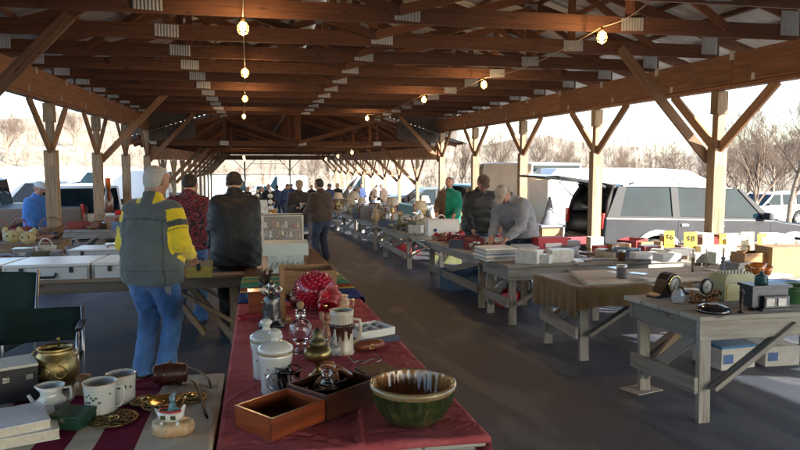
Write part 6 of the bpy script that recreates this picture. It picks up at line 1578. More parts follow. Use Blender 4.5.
# cream casket
t, s = root_at(739, 300, HR, 'jewellery_casket', 'cream jewellery casket with a beaded domed lid, centre of the near table', 'box', rz=.05)
m_ = MB(); m_.box((0, 10/s, 9/s), (39/s, 24/s, 18/s)); m_.build('chest', M('celadon_cream', (.42, .42, .25), rough=.35, coat=.3, var=.15), t, bevel=.004)
m_ = MB(); m_.box((0, 10/s, 22.5/s), (42/s, 27/s, 8/s), taper=.72); m_.build('lid', MATS['celadon_cream'], t, bevel=.003)
mb = MB()
for i in range(7):
    for j in range(4): mb.ball(((-12+4*i)/s, (3+j*4.5)/s, 26.8/s), 1.5/s, 7)
mb.build('beading', MATS['celadon_cream'], t)
for q in (-16, 16): MB().box((q/s, -1.9/s, 9/s), (2/s, 1/s, 15/s)).build('corner_strip', M('gold_paint', (.35, .27, .10), rough=.35, metal=.5), t)
t, s = root_at(741, 313, HR, 'candlestick', 'thin dark turned candlestick at the front edge of the near table', 'candlestick')
lat([(3.4, 0), (3.4, 1.5), (1.2, 3), (1.8, 7), (1, 10), (1.8, 14), (1.2, 18), (2.6, 20), (2.6, 22)], s, 18).build('stem', M('dark_iron', (.04, .022, .018), rough=.4, metal=.5), t); lat([(1.2, 21.5), (1.2, 24)], s, 10).build('socket', BLACKM, t)
# cast iron toy stove
t, s = root_at(769, 310, HR, 'toy_stove', 'dark cast iron toy stove with a small pot on top', 'toy', rz=-.05)
IRON = M('cast_iron', (.055, .060, .068), rough=.35, metal=.7, var=.2, bump=.2)
m_ = MB(); m_.box((0, 9/s, 13/s), (40/s, 20/s, 20/s)); m_.box((4/s, -3/s, 9/s), (28/s, 6/s, 12/s)); m_.build('firebox', IRON, t, bevel=.004)
MB().box((0, 8/s, 24/s), (44/s, 24/s, 3/s)).build('top_plate', IRON, t, bevel=.002); MB().box((4/s, -3/s, 1.6/s), (34/s, 10/s, 3/s)).build('hearth', IRON, t, bevel=.002)
for q in (-4, 9): MB().box((q/s, -6.4/s, 9/s), (9/s, 1/s, 8/s)).build('oven_door', M('pale_tin', (.20, .20, .20), metal=.7, rough=.35), t, bevel=.001)
for q in (-17, 17): lat([(3, 0), (2, 3), (3, 5)], s, 10, c=(q/s, 4/s, 0)).build('foot', IRON, t)
lat([(6, 25.5), (6.5, 27), (6, 32), (6.5, 33.5), (2, 35), (1.2, 38)], s, 20, c=(-4/s, 8/s, 0)).build('pot', M('teal_enamel', (.03, .08, .09), rough=.25, coat=.4), t)
t, s = root_at(795, 303, HR, 'green_bowl', 'green glass bowl at the right edge of the near table', 'bowl')
lat([(7, 0), (8, 2), (14, 12), (16, 18), (15, 18), (12, 11), (6, 3), (.2, 2)], s, 32, cap=False).build('bowl', M('green_glass', (.10, .28, .10), rough=.1, trans=.3, coat=.6, bump=0), t)
t, s = root_at(790, 290, HR, 'navy_platter', 'dark navy platter behind the green bowl', 'platter')
lat([(10, 0), (12, 1), (24, 5), (26, 7), (24, 7), (11, 2.4), (.2, 2)], s, 36, cap=False).build('platter', M('navy_glaze', (.02, .03, .10), rough=.15, coat=.6), t)
AMB = MATS['amber_glass']; M('orange_glass', (.75, .22, .03), rough=.08, trans=.35, coat=.6, bump=0)
for (px, py, w, h, lb) in ((757, 283, 8, 20, 'orange glass goblet tipped among the bottles behind the casket'), (765, 282, 7, 16, 'short orange glass tumbler behind the toy stove'), (750, 280, 6, 15, 'amber glass vase directly behind the casket')):
    t, s = root_at(px, py, .70, 'glass_goblet', lb, 'goblet', group='orange glassware'); lat([(w*.6, 0), (1.5, 2), (1.5, h*.35), (w*.7, h*.5), (w, h), (w*.9, h), (w*.55, h*.5), (.2, h*.42)], s, 24, cap=False).build('cup', MATS['orange_glass'] if px != 750 else AMB, t)
    lat([(w*.6, 0), (w*.62, .8), (1, 1.4)], s, 20).build('foot', MATS['orange_glass'], t)
def cbox(px, py, h0, w, d, h, lb, mat, rz=0, name='box', cat='box', lid=None, label_=None, group=None, open_=False):
    """w, d, h in pixels at that spot"""
    t, s = root_at(px, py, h0, name, lb, cat, rz, group); w, d, h = w/s, d/s, h/s
    if open_: tray(MB(), -w/2, w/2, 0, d, h, max(.004, w*.015)).build('walls', mat, t, bevel=.002)
    else: MB().box((0, d/2, h/2), (w, d, h)).build('walls', mat, t, bevel=.003)
    if lid is not None: MB().box((0, d/2, h+.006), (w+.01, d+.01, .022)).build('lid', lid, t, bevel=.002)
    elif not open_:
        f = MB(); f.box((0, d/2, h+.0015), (w*.08, d*.98, .002)); f.build('tape', M('packing_tape', (.36, .27, .15), rough=.3), t)
    if label_ is not None: MB().box((label_[0]*w, -.002, h*.5), (w*.28, .003, h*.42)).build('printed_label', label_[1], t)
    return t, s
cbox(789, 277, .68, 40, 26, 30, 'large brown cardboard box at the right edge, behind the navy platter', CARD, -.04)
cbox(758, 279, .66, 34, 20, 26, 'open wooden crate of bottles behind the cream casket', OAK, .03, 'wooden_crate', 'crate', open_=True)
for i, (px, c, lb) in enumerate(((748, (.30, .16, .03), 'amber bottle standing in the crate, leftmost'), (756, (.04, .14, .05), 'green bottle in the middle of the crate'), (762, (.04, .16, .07), 'tall green bottle in the crate, next to the clear one'), (769, (.5, .55, .55), 'clear bottle in the crate, rightmost'))):
    t, s = root_at(px, 273, .67, 'glass_bottle', lb, 'bottle', group='bottles in the wooden crate')
    lat([(3.2, 0), (3.4, 14), (3, 17), (1.2, 20), (1.1, 26), (1.5, 27)], s, 16).build('bottle', M('bottle_glass_%s' % ['amber', 'green', 'deep_green', 'clear'][i], c, rough=.08, trans=.4, coat=.5, bump=0), t); lat([(1.5, 26.5), (1.5, 28.5)], s, 10).build('stopper', MATS['cork'], t)
# numbered yellow and white price cards
YC = M('yellow_card', (.80, .52, .03), rough=.6, var=.04, bump=0); WC = M('pale_card', (.75, .72, .55), rough=.6, var=.04, bump=0); PRT = M('print_black', (.02, .02, .02), rough=.7, bump=0); FAD = M('print_faded', (.40, .38, .30), rough=.7, bump=0)
for i, (px, py, w, h, dg, mt, pm_, lb) in enumerate((
    (669, 249, 10, 18, '$6', YC, PRT, 'yellow price card reading $6 each, leftmost of the row'),
    (690, 252, 13, 20, '$8', YC, PRT, 'yellow price card reading $8 each, second in the row'),
    (708, 249, 11, 16, '5', WC, FAD, 'pale price card with a 5 in front of the near right post'),
    (723, 249, 8, 15, '4', YC, FAD, 'yellow price card partly hidden behind the card with a 4'),
    (731, 251, 10, 16, '4', WC, FAD, 'pale price card with a 4, right of the near post'),
    (747, 250, 13, 18, '5', WC, FAD, 'pale and yellow price card with a 5, in the middle of the open space'),
    (761, 251, 8, 17, '5', YC, FAD, 'yellow price card half hidden behind a pale one'),
    (768, 252, 10, 15, '5', WC, FAD, 'pale price card with a 5 above the wooden crate'),
    (788, 249, 12, 14, '5', WC, FAD, 'pale price card with a 5 above the cardboard box, rightmost'))):
    t, s = root_at(px, py, .74, 'price_card', lb, 'price card', rz=-.18, group='numbered price cards')
    w, h = w/s, h/s; MB().box((0, 0, h/2), (w, .006, h), rotx(-.08)).build('card', mt, t); MB().box((0, .02, .012), (w*.8, .05, .02)).build('holder', OAK, t)
    if mt is WC: MB().box((w*.0, -.006, h*.18), (w*.99, .004, h*.3), rotx(-.08)).build('yellow_strip', YC, t)
    text(dg, h*.42, pm_, t, (0, -.009-.02*0, h*.66), (PI/2-.08, 0, 0), name='number')
    text('EACH', h*.20, pm_, t, (0, -.010, h*.22), (PI/2-.08, 0, 0), name='word')
# boxed goods in the sun on T8
wbx = M('white_carton', (.70, .69, .65), rough=.7, var=.05)
for a in ((648, 259, .72, 26, 14, 6, 'flat white parcel on the sunlit table, left of the pile', wbx), (672, 262, .72, 22, 16, 8, 'white box at the front of the sunlit table', wbx), (683, 256, .72, 26, 14, 7, 'wide white box behind the front one in the sun', wbx),
          (707, 263, .72, 24, 14, 9, 'white box below the card with a 5, in the sun', wbx), (726, 264, .72, 26, 12, 12, 'pale box with a green edge at the end of the sunlit pile', M('pale_green_card', (.5, .52, .42), rough=.7)),
          (716, 254, .72, 34, 12, 8, 'long cream box lying behind the sunlit white boxes', M('cream_card', (.60, .52, .36), rough=.7)), (652, 250, .72, 26, 10, 8, 'brown tin box beside the leftmost yellow card', CARD),
          (622, 252, .72, 22, 12, 8, 'shallow wooden tray of small toys near the post', OAK), (606, 252, .72, 20, 10, 6, 'red flat box at the foot of the post with the raised tailgate', M('red_card', (.42, .03, .04), rough=.5))):
    cbox(a[0], a[1], a[2], a[3], a[4], a[5], a[6], a[7], rnd.uniform(-.15, .15), group='boxes on the sunlit tables')
# under the near tables
BL = M('blue_label', (.05, .12, .30), rough=.5)
cbox(738, 369, 0, 42, 40, 22, 'white carton with a blue label under the near table, left one', M('offwhite_carton', (.55, .52, .46), rough=.8), .1, label_=(-.3, BL), lid=M('blue_lid', (.03, .16, .30), rough=.4))
cbox(782, 366, 0, 38, 34, 20, 'white carton with a blue label under the near table, right one in the sun', MATS['offwhite_carton'], -.05, label_=(-.28, BL))
cbox(716, 360, 0, 20, 20, 12, 'low open cardboard box behind the left carton', CARD, .2, open_=True)
# boards lying on the ochre cloth
cb_ = WOOD('cream_board', (.52, .46, .36), (.34, .28, .20), rough=.7, spread=.2, grain=30)
for k in range(6):
    c = at(640, 286-k*3.3, .70); b = MB().box((0, 0, .012), (2.1-.04*k, .095, .032)); o = b.build('loose_board', cb_, None, bevel=.003, rz=-.02+.008*k); o.location = (3.93+.02*k, 5.54+.137*k, gz(4, 5.92)+.702-SL*(5.54+.137*k-5.92))
    tag(o, 'cream board lying on the ochre cloth, %s from the front' % ['first', 'second', 'third', 'fourth', 'fifth', 'sixth'][k], 'board', 'loose cream boards on the ochre cloth')
for k, (px, py, rz) in enumerate(((668, 286, .3), (684, 289, -.2), (655, 279, .1))):
    o = MB().sheet(lambda u, v: ((u-.5)*.28, (v-.5)*.21, .012*math.sin(u*3+v*2)), 8, 6).build('paper_sheet', PAPER, None, solid=.001); o.location = at(px, py, .74); o.rotation_euler = (0, 0, rz)
    tag(o, ['curled white paper sheet behind the mantel clock', 'white paper sheet right behind the ornate clock', 'white paper sheet on the back boards of the ochre cloth'][k], 'paper', 'loose papers on the cream boards')
cbox(606, 292, .64, 1, 1, 1, 'tiny white tag pinned to the ochre cloth', PAPER) if False else None
# T6: magazines, trays, boxes, papers
def stack(px, py, h0, w, d, n, th, lb, mats, rz=0, seed=0, name='magazine_stack', cat='magazines'):
    t, s = root_at(px, py, h0, name, lb, cat, rz); r_ = random.Random(seed); z = 0
    for k in range(n):
        q = th/s*r_.uniform(.7, 1.3); o = MB().box((r_.uniform(-1, 1)/s, d/s/2+r_.uniform(-1, 1)/s, z+q/2), (w/s, d/s, q*.92), rotz(r_.uniform(-.05, .05))).build('magazine', mats[k % len(mats)], t); z += q
    return t
MG = [PAPER, M('magazine_grey', (.40, .42, .42), rough=.4, var=.3, scale=20), M('magazine_tan', (.42, .36, .27), rough=.5, var=.3, scale=20), PAPER, M('magazine_blue', (.20, .28, .36), rough=.4, var=.3, scale=20)]
stack(502, 261, .69, 34, 30, 9, 1.6, 'stack of pale magazines at the left corner of the second row table', MG, .12, 1)
stack(528, 259, .69, 22, 28, 7, 1.6, 'smaller stack of pale magazines beside the corner stack', MG, -.1, 2)
stack(497, 249, .69, 30, 22, 6, 1.5, 'stack of magazines behind the corner stack', MG, .2, 3)
RC = M('red_card', (.42, .03, .04), rough=.5)
t, s = cbox(553, 251, .69, 32, 16, 12, 'red and white boxed game on the magazine table', RC, .05, lid=RC)
MB().box((0, -.012, 6/s), (18/s, .004, 4/s)).build('printed_panel', PAPER, t)
cbox(550, 259, .69, 30, 14, 7, 'brown wooden cigar box in front of the red game box', OAK, .03, lid=OAK)
cbox(573, 249, .69, 16, 12, 8, 'grey tin box right of the red game box', M('grey_tin', (.25, .25, .26), metal=.4, rough=.4), -.1)
cbox(583, 244, .69, 26, 12, 6, 'low red tray near the back of the magazine table', RC, .0, open_=True)
cbox(597, 248, .69, 14, 10, 11, 'small pale box standing beside the post with the raised tailgate', M('cream_card', (.60, .52, .36), rough=.7), .0)
for k in range(11):
    px = 572+ (k % 6)*15; py = 259-(k//6)*7
    o = MB().box((0, 0, .004), (.24, .17, .006)).build('sleeved_print', M(['sleeve_white', 'sleeve_grey', 'sleeve_blue'][k % 3], [(.62, .62, .6), (.40, .42, .44), (.35, .42, .52)][k % 3], rough=.25, var=.3, scale=14, coat=.4), None)
    o.location = at(px, py, .69+.004+.0); o.rotation_euler = (TILT, 0, rnd.uniform(-.25, .25)); tag(o, 'plastic sleeved print lying flat, %s from the left in the %s row' % (['first', 'second', 'third', 'fourth', 'fifth', 'sixth'][k % 6], ['front', 'back'][k//6]), 'print', 'sleeved prints on the magazine table')
# T7: trays of small red things, white box
r_ = random.Random(12)
redm = [RC, M('red_bead', (.35, .02, .03), rough=.2, coat=.5), M('wine_bead', (.12, .015, .02), rough=.3), M('tan_bead', (.35, .24, .12), rough=.4)]
for i, (px, py, w, d, h, lb) in enumerate(((447, 240, 22, 14, 4, 'tray heaped with red ornaments beside the white box'), (466, 244, 22, 16, 4, 'tray of red and brown oddments, second from the white box'), (484, 250, 22, 18, 5, 'tray of red oddments next to the magazine stacks'), (472, 237, 26, 12, 4, 'red lined tray in front of the man in the dark jacket'), (508, 244, 26, 16, 8, 'red box of records under the hands of the man in grey'))):
    t, s = cbox(px, py, .70, w, d, h, lb, [OAK, CARD, OAK, RC, RC][i], .1, 'shallow_tray', 'tray', open_=True, group='trays of small goods')
    mb = [MB() for _ in range(4)]
    for k in range(44): mb[k % 4].ball((r_.uniform(-w*.42, w*.42)/s, r_.uniform(2, d-2)/s, (h*.7+r_.uniform(-1, 2))/s), r_.uniform(1.7, 2.8)/s, 6)
    for k in range(4): mb[k].build('heaped_goods', redm[k], t)
t, s = cbox(444, 236, .70, 32, 16, 15, 'white storage box with a dark dot, on the long table behind the magazines', wbx, -.06, lid=wbx)
MB().cyl((-9/s, -.004, 6/s), (-9/s, -.012, 6/s), 1.6/s, n=14).build('dot', M('navy_dot', (.02, .05, .2)), t)
cbox(468, 224, .70, 24, 10, 5, 'flat brown box on the far part of the long table', CARD)
# under T7
tb_, s = cbox(466, 290, 0, 38, 20, 20, 'grey blue plastic tub on the floor under the long table', M('blue_tub', (.06, .13, .22), rough=.45), .25, 'plastic_tub', 'tub', lid=M('blue_tub', (.06, .13, .22)))
t, s = root_at(489, 300, 0, 'white_pail', 'white plastic pail under the table, right of the blue tub', 'pail'); lat([(6, 0), (7.5, 24), (8.3, 25), (7.2, 25), (5.6, 2), (.2, 2)], s, 24, cap=False).build('pail', wbx, t); MB().tube([V3(7.8*math.cos(a)/s, -3/s, (24-8*math.sin(a))/s) for a in [PI*k/10 for k in range(11)]], .5/s, 5).build('handle', SILV, t)
cbox(512, 306, 0, 22, 22, 14, 'red plastic crate under the magazine table', M('red_plastic', (.5, .02, .04)), .2, 'plastic_crate', 'crate', open_=True)
cbox(560, 292, 0, 34, 20, 14, 'dark box under the middle of the magazine table', BLKP, .1)
cbox(598, 290, 0, 24, 18, 12, 'blue and black bag like box under the magazine table, right side', NAVY, .1)
cbox(408, 253, .0, 26, 14, 9, 'red tub under the farther table with the red trays', RC, 0, 'plastic_tub', 'tub')
# traffic cone and grey objects at the van
p = aty(549, 233, 14.2); t = thing('traffic_cone', 'grey cone standing on the table in front of the white van', 'cone', V3(p.x, 14.2, gz(p.x, 14.2)))
MB().lathe([(.22, 1.0), (.20, 1.03), (.12, 1.2), (.025, 1.62), (.02, 1.63)], (0, 0, -.28), 24).build('cone', M('grey_plastic', (.16, .18, .21), rough=.5), t); MB().box((0, 0, .70), (.6, .5, .06)).build('base', MATS['grey_plastic'], t, bevel=.01); MB().box((0, 0, .34), (.5, .4, .68)).build('plinth', CARD, t)

# ================= left side
CASE = M('case_aluminium', (.60, .61, .61), rough=.45, metal=.15, var=.06, bump=.02); LIDW = M('case_lid', (.72, .73, .74), rough=.35, var=.03, bump=0)
def alucase(x, y, w, d, h, lb, rz=0, z=None):
    p = V3(x, y, gz(x, y)+.72) if z is None else V3(x, y, z)
    t = thing('aluminium_case', lb, 'case', p, 0, 'white aluminium cases on the long table', (TILT, 0, rz))
    MB().box((0, d/2, h*.4), (w, d, h*.8)).build('shell', CASE, t, bevel=.006); MB().box((0, d/2, h*.91), (w+.004, d+.004, h*.18)).build('lid', LIDW, t, bevel=.006)
    e = MB()
    for q in (-1, 1): e.box((q*(w/2-.012), -.003, h*.45), (.022, .008, h*.86)); 
    e.box((0, -.002, h*.80), (w-.05, .006, .012)); e.build('edge_trim', SILV, t)
    MB().tube([(-.085, -.012, h*.42), (-.085, -.035, h*.24), (-.07, -.04, h*.20), (.07, -.04, h*.20), (.085, -.035, h*.24), (.085, -.012, h*.42)], .012, 8).build('handle', BLACKM, t)
    for q in (-.36, .36): MB().box((q*w/1.0*.8, -.010, h*.62), (.035, .02, .055)).build('latch', BLACKM, t, bevel=.003)
    return t
ay = 7.02
alucase(-1.98, ay, .77, .82, .155, 'white topped aluminium case at the left end, handle in front')
alucase(-1.19, ay+.01, .77, .82, .155, 'white topped aluminium case partly behind the man in the parka')
alucase(-2.78, ay, .77, .82, .155, 'white topped aluminium case cut by the left edge of the view')
alucase(-1.9, 9.05, .8, .7, .12, 'white topped case on the farther table, behind the front pair')
# yellow tool box and tools at the right end
t, s = root_at(199, 277, .72, 'tool_box', 'small mustard yellow box with a black hasp, beside the man in the parka', 'box', rz=-.05)
MB().box((0, 6/s, 5/s), (24/s, 14/s, 11/s)).build('box', M('mustard_paint', (.42, .32, .06), rough=.5, var=.25), t, bevel=.002); MB().box((0, 6/s, 12.5/s), (25/s, 15/s, 5/s)).build('lid', M('tan_lid', (.25, .20, .12), rough=.5), t, bevel=.002)
MB().box((0, -1.4/s, 10/s), (3.5/s, 1.5/s, 7/s)).build('hasp', BLACKM, t); MB().tube([(-4/s, 6/s, 15/s), (-4/s, 6/s, 18/s), (4/s, 6/s, 18/s), (4/s, 6/s, 15/s)], .7/s, 6).build('handle', BLACKM, t)
for i, (px, c, lb) in enumerate(((232, (.45, .40, .36), 'white topped jar on the long table, left of three'), (240, (.5, .44, .38), 'white topped jar on the long table, middle of three'), (248, (.45, .38, .34), 'white topped jar on the long table, right of three'))):
    t, s = root_at(px, 270, .72, 'small_jar', lb, 'jar', group='jars by the leather jacket'); lat([(3, 0), (3.2, 5), (2.6, 6.5)], s, 14).build('jar', M('dark_red_glass', (.10, .02, .03), rough=.15, coat=.5), t); lat([(2.9, 6), (2.9, 9)], s, 14).build('lid', M('jar_lid', (.5, .42, .40)), t)
t, s = root_at(222, 268, .72, 'pink_drill', 'pinkish power tool lying in front of the leather jacket', 'tool', rz=.6)
MB().tube([(-8/s, 0, 4/s), (-2/s, 0, 5/s), (6/s, 0, 5/s), (12/s, 0, 4.6/s)], [2.4/s, 3.6/s, 3.2/s, 1/s], 10).build('barrel', M('faded_red', (.30, .10, .12), rough=.5), t); MB().box((-4/s, 0, 0), (4/s, 4/s, 9/s), roty(.3)).build('grip', BLACKM, t, bevel=.003)
# ---- generated bric-a-brac on the remaining tables: every piece is its own thing
COLS = [('white', (.62, .61, .57)), ('cream', (.52, .46, .34)), ('brown', (.16, .08, .04)), ('black', (.03, .03, .035)), ('dark red', (.20, .03, .03)), ('olive', (.12, .13, .06)), ('slate blue', (.10, .13, .18)), ('tan', (.34, .24, .14)), ('silver', (.45, .45, .44)), ('brass', (.40, .28, .10)), ('rust', (.26, .10, .04)), ('grey', (.25, .25, .26))]
CM = [M('goods_'+n, c, rough=.3 if n in ('silver', 'brass') else .5, metal=.8 if n in ('silver', 'brass') else 0, coat=.2, var=.2, scale=20, bump=.05) for n, c in COLS]
RG = random.Random(21)
def proto_mesh(kind):
    m = MB()
    if kind == 'vase': m.lathe([(.04, 0), (.05, .01), (.075, .08), (.07, .14), (.03, .2), (.045, .25), (.036, .25), (.024, .2)], (0, 0, 0), 20)
    if kind == 'bowl': m.lathe([(.05, 0), (.06, .01), (.13, .08), (.125, .08), (.05, .02), (.002, .015)], (0, 0, 0), 24, cap=False)
    if kind == 'plate': m.lathe([(.002, 0), (.06, 0), (.12, .02), (.125, .024), (.06, .008), (.002, .006)], (0, 0, .115), 24, R_=rotx(1.25), cap=False)
    if kind == 'pitcher':
        m.lathe([(.05, 0), (.07, .03), (.075, .09), (.05, .15), (.055, .19), (.047, .19)], (0, 0, 0), 20); m.tube([(.05, 0, .16), (.11, 0, .16), (.12, 0, .09), (.07, 0, .05)], .009, 6)
    if kind == 'candlestick': m.lathe([(.045, 0), (.045, .012), (.012, .03), (.02, .08), (.01, .12), (.018, .17), (.012, .2), (.025, .22), (.02, .24)], (0, 0, 0), 16)
    if kind == 'table_lamp': m.lathe([(.07, 0), (.07, .015), (.02, .04), (.06, .12), (.05, .2), (.012, .26), (.012, .32)], (0, 0, 0), 20)
    if kind == 'storage_box': m.box((0, 0, .08), (.30, .22, .16)); m.box((0, 0, .165), (.31, .23, .02))
    if kind == 'open_crate': tray(m, -.2, .2, -.14, .14, .14, .012)
    if kind == 'book_stack':
        for k in range(5): m.box((RG.uniform(-.01, .01), RG.uniform(-.01, .01), .018+.035*k), (.17, .23, .032), rotz(RG.uniform(-.15, .15)))
    if kind == 'paperback': m.box((0, 0, .016), (.13, .19, .03))
    if kind == 'flat_book': m.box((0, 0, .022), (.2, .26, .042))
    if kind == 'tin': m.lathe([(.05, 0), (.05, .12), (.052, .12), (.052, .145), (.048, .15)], (0, 0, 0), 18)
    if kind == 'teapot':
        m.ball((0, 0, .07), (.08, .08, .065), 18); m.tube([(.07, 0, .05), (.12, 0, .09), (.135, 0, .12)], [.016, .012, .009], 8); m.tube([(-.07, 0, .10), (-.12, 0, .1), (-.12, 0, .05), (-.07, 0, .04)], .008, 6); m.ball((0, 0, .142), .014, 8)
    if kind == 'basket':
        for k in range(7): m.lathe([(.11+.006*k, .022*k), (.118+.006*k, .022*k+.011), (.11+.006*k, .022*k+.021)], (0, 0, 0), 22, cap=False)
        m.tube([(math.cos(a)*.14, 0, .14+math.sin(a)*.13) for a in [PI*k/10 for k in range(11)]], .009, 6)
    if kind == 'picture_frame':
        for q in (-1, 1): m.box((q*.11, 0, .14), (.03, .02, .3)); m.box((0, 0, .14+q*.135), (.25, .022, .03))
        m.box((0, .006, .14), (.2, .004, .25))
    return m
SECOND = {'vase': None, 'table_lamp': ('lamp_shade', lambda: MB().lathe([(.13, .30), (.08, .45), (.078, .45), (.128, .30)], (0, 0, 0), 22, cap=False), 1),
          'storage_box': ('label_panel', lambda: MB().box((0, -.112, .08), (.1, .004, .06)), 0), 'tin': ('lid', lambda: MB().lathe([(.054, .12), (.054, .15), (.01, .155)], (0, 0, 0), 18), 8), 'pitcher': ('rim', lambda: MB().lathe([(.054, .188), (.058, .193), (.052, .196)], (0, 0, 0), 18, cap=False), 9),
          'candlestick': ('candle', lambda: MB().cyl((0, 0, .235), (0, 0, .34), .011, n=10), 1), 'picture_frame': ('picture', lambda: MB().box((0, -.004, .14), (.19, .004, .24)), 11), 'teapot': ('lid', lambda: MB().lathe([(.045, .118), (.03, .133), (.005, .137)], (0, 0, 0), 16), 9)}
PM = {}
ORD = ['first', 'second', 'third', 'fourth', 'fifth', 'sixth', 'seventh', 'eighth', 'ninth', 'tenth', 'eleventh', 'twelfth', '13th', '14th', '15th', '16th', '17th', '18th', '19th', '20th', '21st', '22nd', '23rd', '24th', '25th', '26th'] + ['%d%s' % (k, {1: 'st', 2: 'nd', 3: 'rd'}.get(k % 10, 'th')) for k in range(27, 60)]
KN = {'table_lamp': 'table lamp', 'storage_box': 'box', 'open_crate': 'crate', 'book_stack': 'stack of books', 'picture_frame': 'picture frame'}
NAMED = [o for o in bpy.data.objects if o.parent is None and 'category' in o and o['category'] not in ('pavilion', 'cloth', 'table', 'person', 'car', 'tree', 'van', 'truck') and o.location.x > 2.5]
def clutter(n, x0, x1, y0, y1, h, where, kinds, ordertxt='from the near end', smin=.8, smax=1.3, along='y', group=None, gap=.21, cols=None):
    spots = []; tries = 0
    while len(spots) < n and tries < 900:
        tries += 1; x, y = RG.uniform(x0, x1), RG.uniform(y0, y1)
        if all(math.hypot(x-a, y-b) > gap for a, b in spots): spots.append((x, y))
    spots = [q for q in spots if not any(math.hypot(q[0]-o.location.x, q[1]-o.location.y) < .13 for o in NAMED)]
    spots.sort(key=lambda q: q[1] if along == 'y' else q[0])
    for i, (x, y) in enumerate(spots):
        k = RG.choice(kinds); ci = RG.choice(cols) if cols else RG.randrange(len(COLS))
        if k not in PM: PM[k] = proto_mesh(k)
        key = (k, ci)
        if key not in PM: PM[key] = PM[k].mesh('piece', CM[ci])
        s = RG.uniform(smin, smax)
        sec = SECOND.get(k); lb = '%s %s on %s, %s %s' % (COLS[ci][0], KN.get(k, k.replace('_', ' ')), where, ORD[i], ordertxt)
        z = gz((x0+x1)/2, (y0+y1)/2)-SL*(y-(y0+y1)/2)+h if h else gz(x, y)
        if h == 0: z = gz(x, y)
        nm = {'table_lamp': 'base', 'storage_box': 'walls', 'tin': 'can', 'pitcher': 'jug', 'candlestick': 'stem', 'picture_frame': 'frame', 'teapot': 'pot'}
        if sec:
            t = thing(k, lb, KN.get(k, k.replace('_', ' ')), (x, y, z), RG.uniform(-.8, .8), group or 'bric-a-brac on the market tables'); t.scale = (s,)*3
            o = bpy.data.objects.new(nm[k], PM[key]); COL.objects.link(o); o.parent = t
            k2 = (k, 'sec')
            if k2 not in PM: PM[k2] = sec[1]().mesh(sec[0], CM[sec[2]])
            o = bpy.data.objects.new(sec[0], PM[k2]); COL.objects.link(o); o.parent = t
        else:
            o = bpy.data.objects.new(k, PM[key]); COL.objects.link(o); o.location = (x, y, z); o.scale = (s,)*3; o.rotation_euler = (0, 0, RG.uniform(-.8, .8)); tag(o, lb, KN.get(k, k.replace('_', ' ')), group or 'bric-a-brac on the market tables')
ALLK = ['vase', 'bowl', 'plate', 'pitcher', 'candlestick', 'storage_box', 'open_crate', 'book_stack', 'tin', 'teapot', 'basket', 'picture_frame', 'table_lamp', 'vase', 'teapot']
LOW = ['storage_box', 'open_crate', 'book_stack', 'bowl', 'basket', 'tin']
0 and clutter(10, 2.95, 3.45, 9.9, 10.95, .70, 'the long table', ['bowl', 'tin', 'book_stack', 'open_crate', 'vase'], smin=.7, smax=1)
clutter(26, 2.9, 3.55, 12.8, 15.1, .70, 'the fourth row table', ALLK)
clutter(24, 2.95, 3.6, 16.7, 19.3, .70, 'the fourth right hand table', ALLK, smin=1, smax=1.6)
clutter(22, 3.0, 3.6, 20.7, 23.3, .70, 'the fifth right hand table', ALLK, smin=1, smax=1.7)
clutter(22, 3.0, 3.6, 25.1, 28.9, .70, 'the sixth right hand table', ALLK, smin=1, smax=1.7)
clutter(22, 4.7, 5.3, 15.6, 20.4, .70, 'the outer table by the posts', ALLK, smin=1, smax=1.6)
clutter(14, -.05, .7, 9.7, 12.5, .74, 'the table behind the display case', ['vase', 'bowl', 'tin', 'candlestick', 'teapot', 'open_crate', 'pitcher'])
clutter(12, -1.0, .0, 15.3, 17.3, .74, 'the table before the far group', ALLK)
clutter(22, -3.1, -.9, 9.1, 9.75, .72, 'the tool table', LOW, 'from the left', along='x', smin=.6, smax=.9)
clutter(15, -5.2, -3.3, 12.1, 12.85, .74, 'the table by the left post', ['basket', 'bowl', 'tin', 'storage_box', 'teapot', 'open_crate'], 'from the left', along='x', smin=.9, smax=1.4)
clutter(9, -3.8, -2.4, 15.1, 15.8, .74, 'the grey left table', LOW, 'from the left', along='x', smin=1, smax=1.6)
clutter(18, -2.6, -2.0, 17.6, 20.9, .72, 'the distant left table', ALLK, smin=1, smax=1.6)
0 and clutter(12, 5.6, 7.9, 8.55, 8.9, .72, 'the sunlit table', ['storage_box', 'tin', 'book_stack', 'open_crate'], 'from the left', along='x', smin=.7, smax=1)
clutter(9, .1, .65, 6.7, 9.1, .74, 'the varnished brown table', ['bowl', 'tin', 'candlestick'], smin=.5, smax=.7) if False else None
clutter(10, 3.9, 5.0, 12.6, 15.0, 0, 'the ground behind the red tray table', ['storage_box', 'open_crate', 'basket'], smin=1.2, smax=2)
0 and clutter(5, 3.9, 4.9, 7.75, 7.98, .69, 'the magazine table', ['book_stack', 'storage_box', 'tin', 'open_crate', 'book_stack'], 'from the left', along='x', smin=.6, smax=.9)
clutter(9, 4.1, 5.2, 4.0, 4.55, .73, 'the clock table', ['bowl', 'tin', 'teapot', 'candlestick', 'vase', 'book_stack'], 'from the left', along='x', smin=.6, smax=.9)
clutter(8, 4.2, 5.2, 5.6, 6.2, .68, 'the ochre cloth table', ['bowl', 'tin', 'teapot', 'candlestick', 'vase', 'book_stack'], 'from the left', along='x', smin=.7, smax=1)
clutter(12, 5.7, 8.3, 6.0, 6.7, .66, 'the sunlit right edge table', ['bowl', 'tin', 'teapot', 'candlestick', 'vase', 'book_stack'], 'from the left', along='x', smin=.7, smax=1.1)
BK = ['paperback', 'flat_book', 'paperback', 'storage_box', 'flat_book', 'tin', 'open_crate']; BC = [0, 0, 1, 2, 2, 4, 4, 7, 11, 6]
KN['flat_book'] = 'flat book'
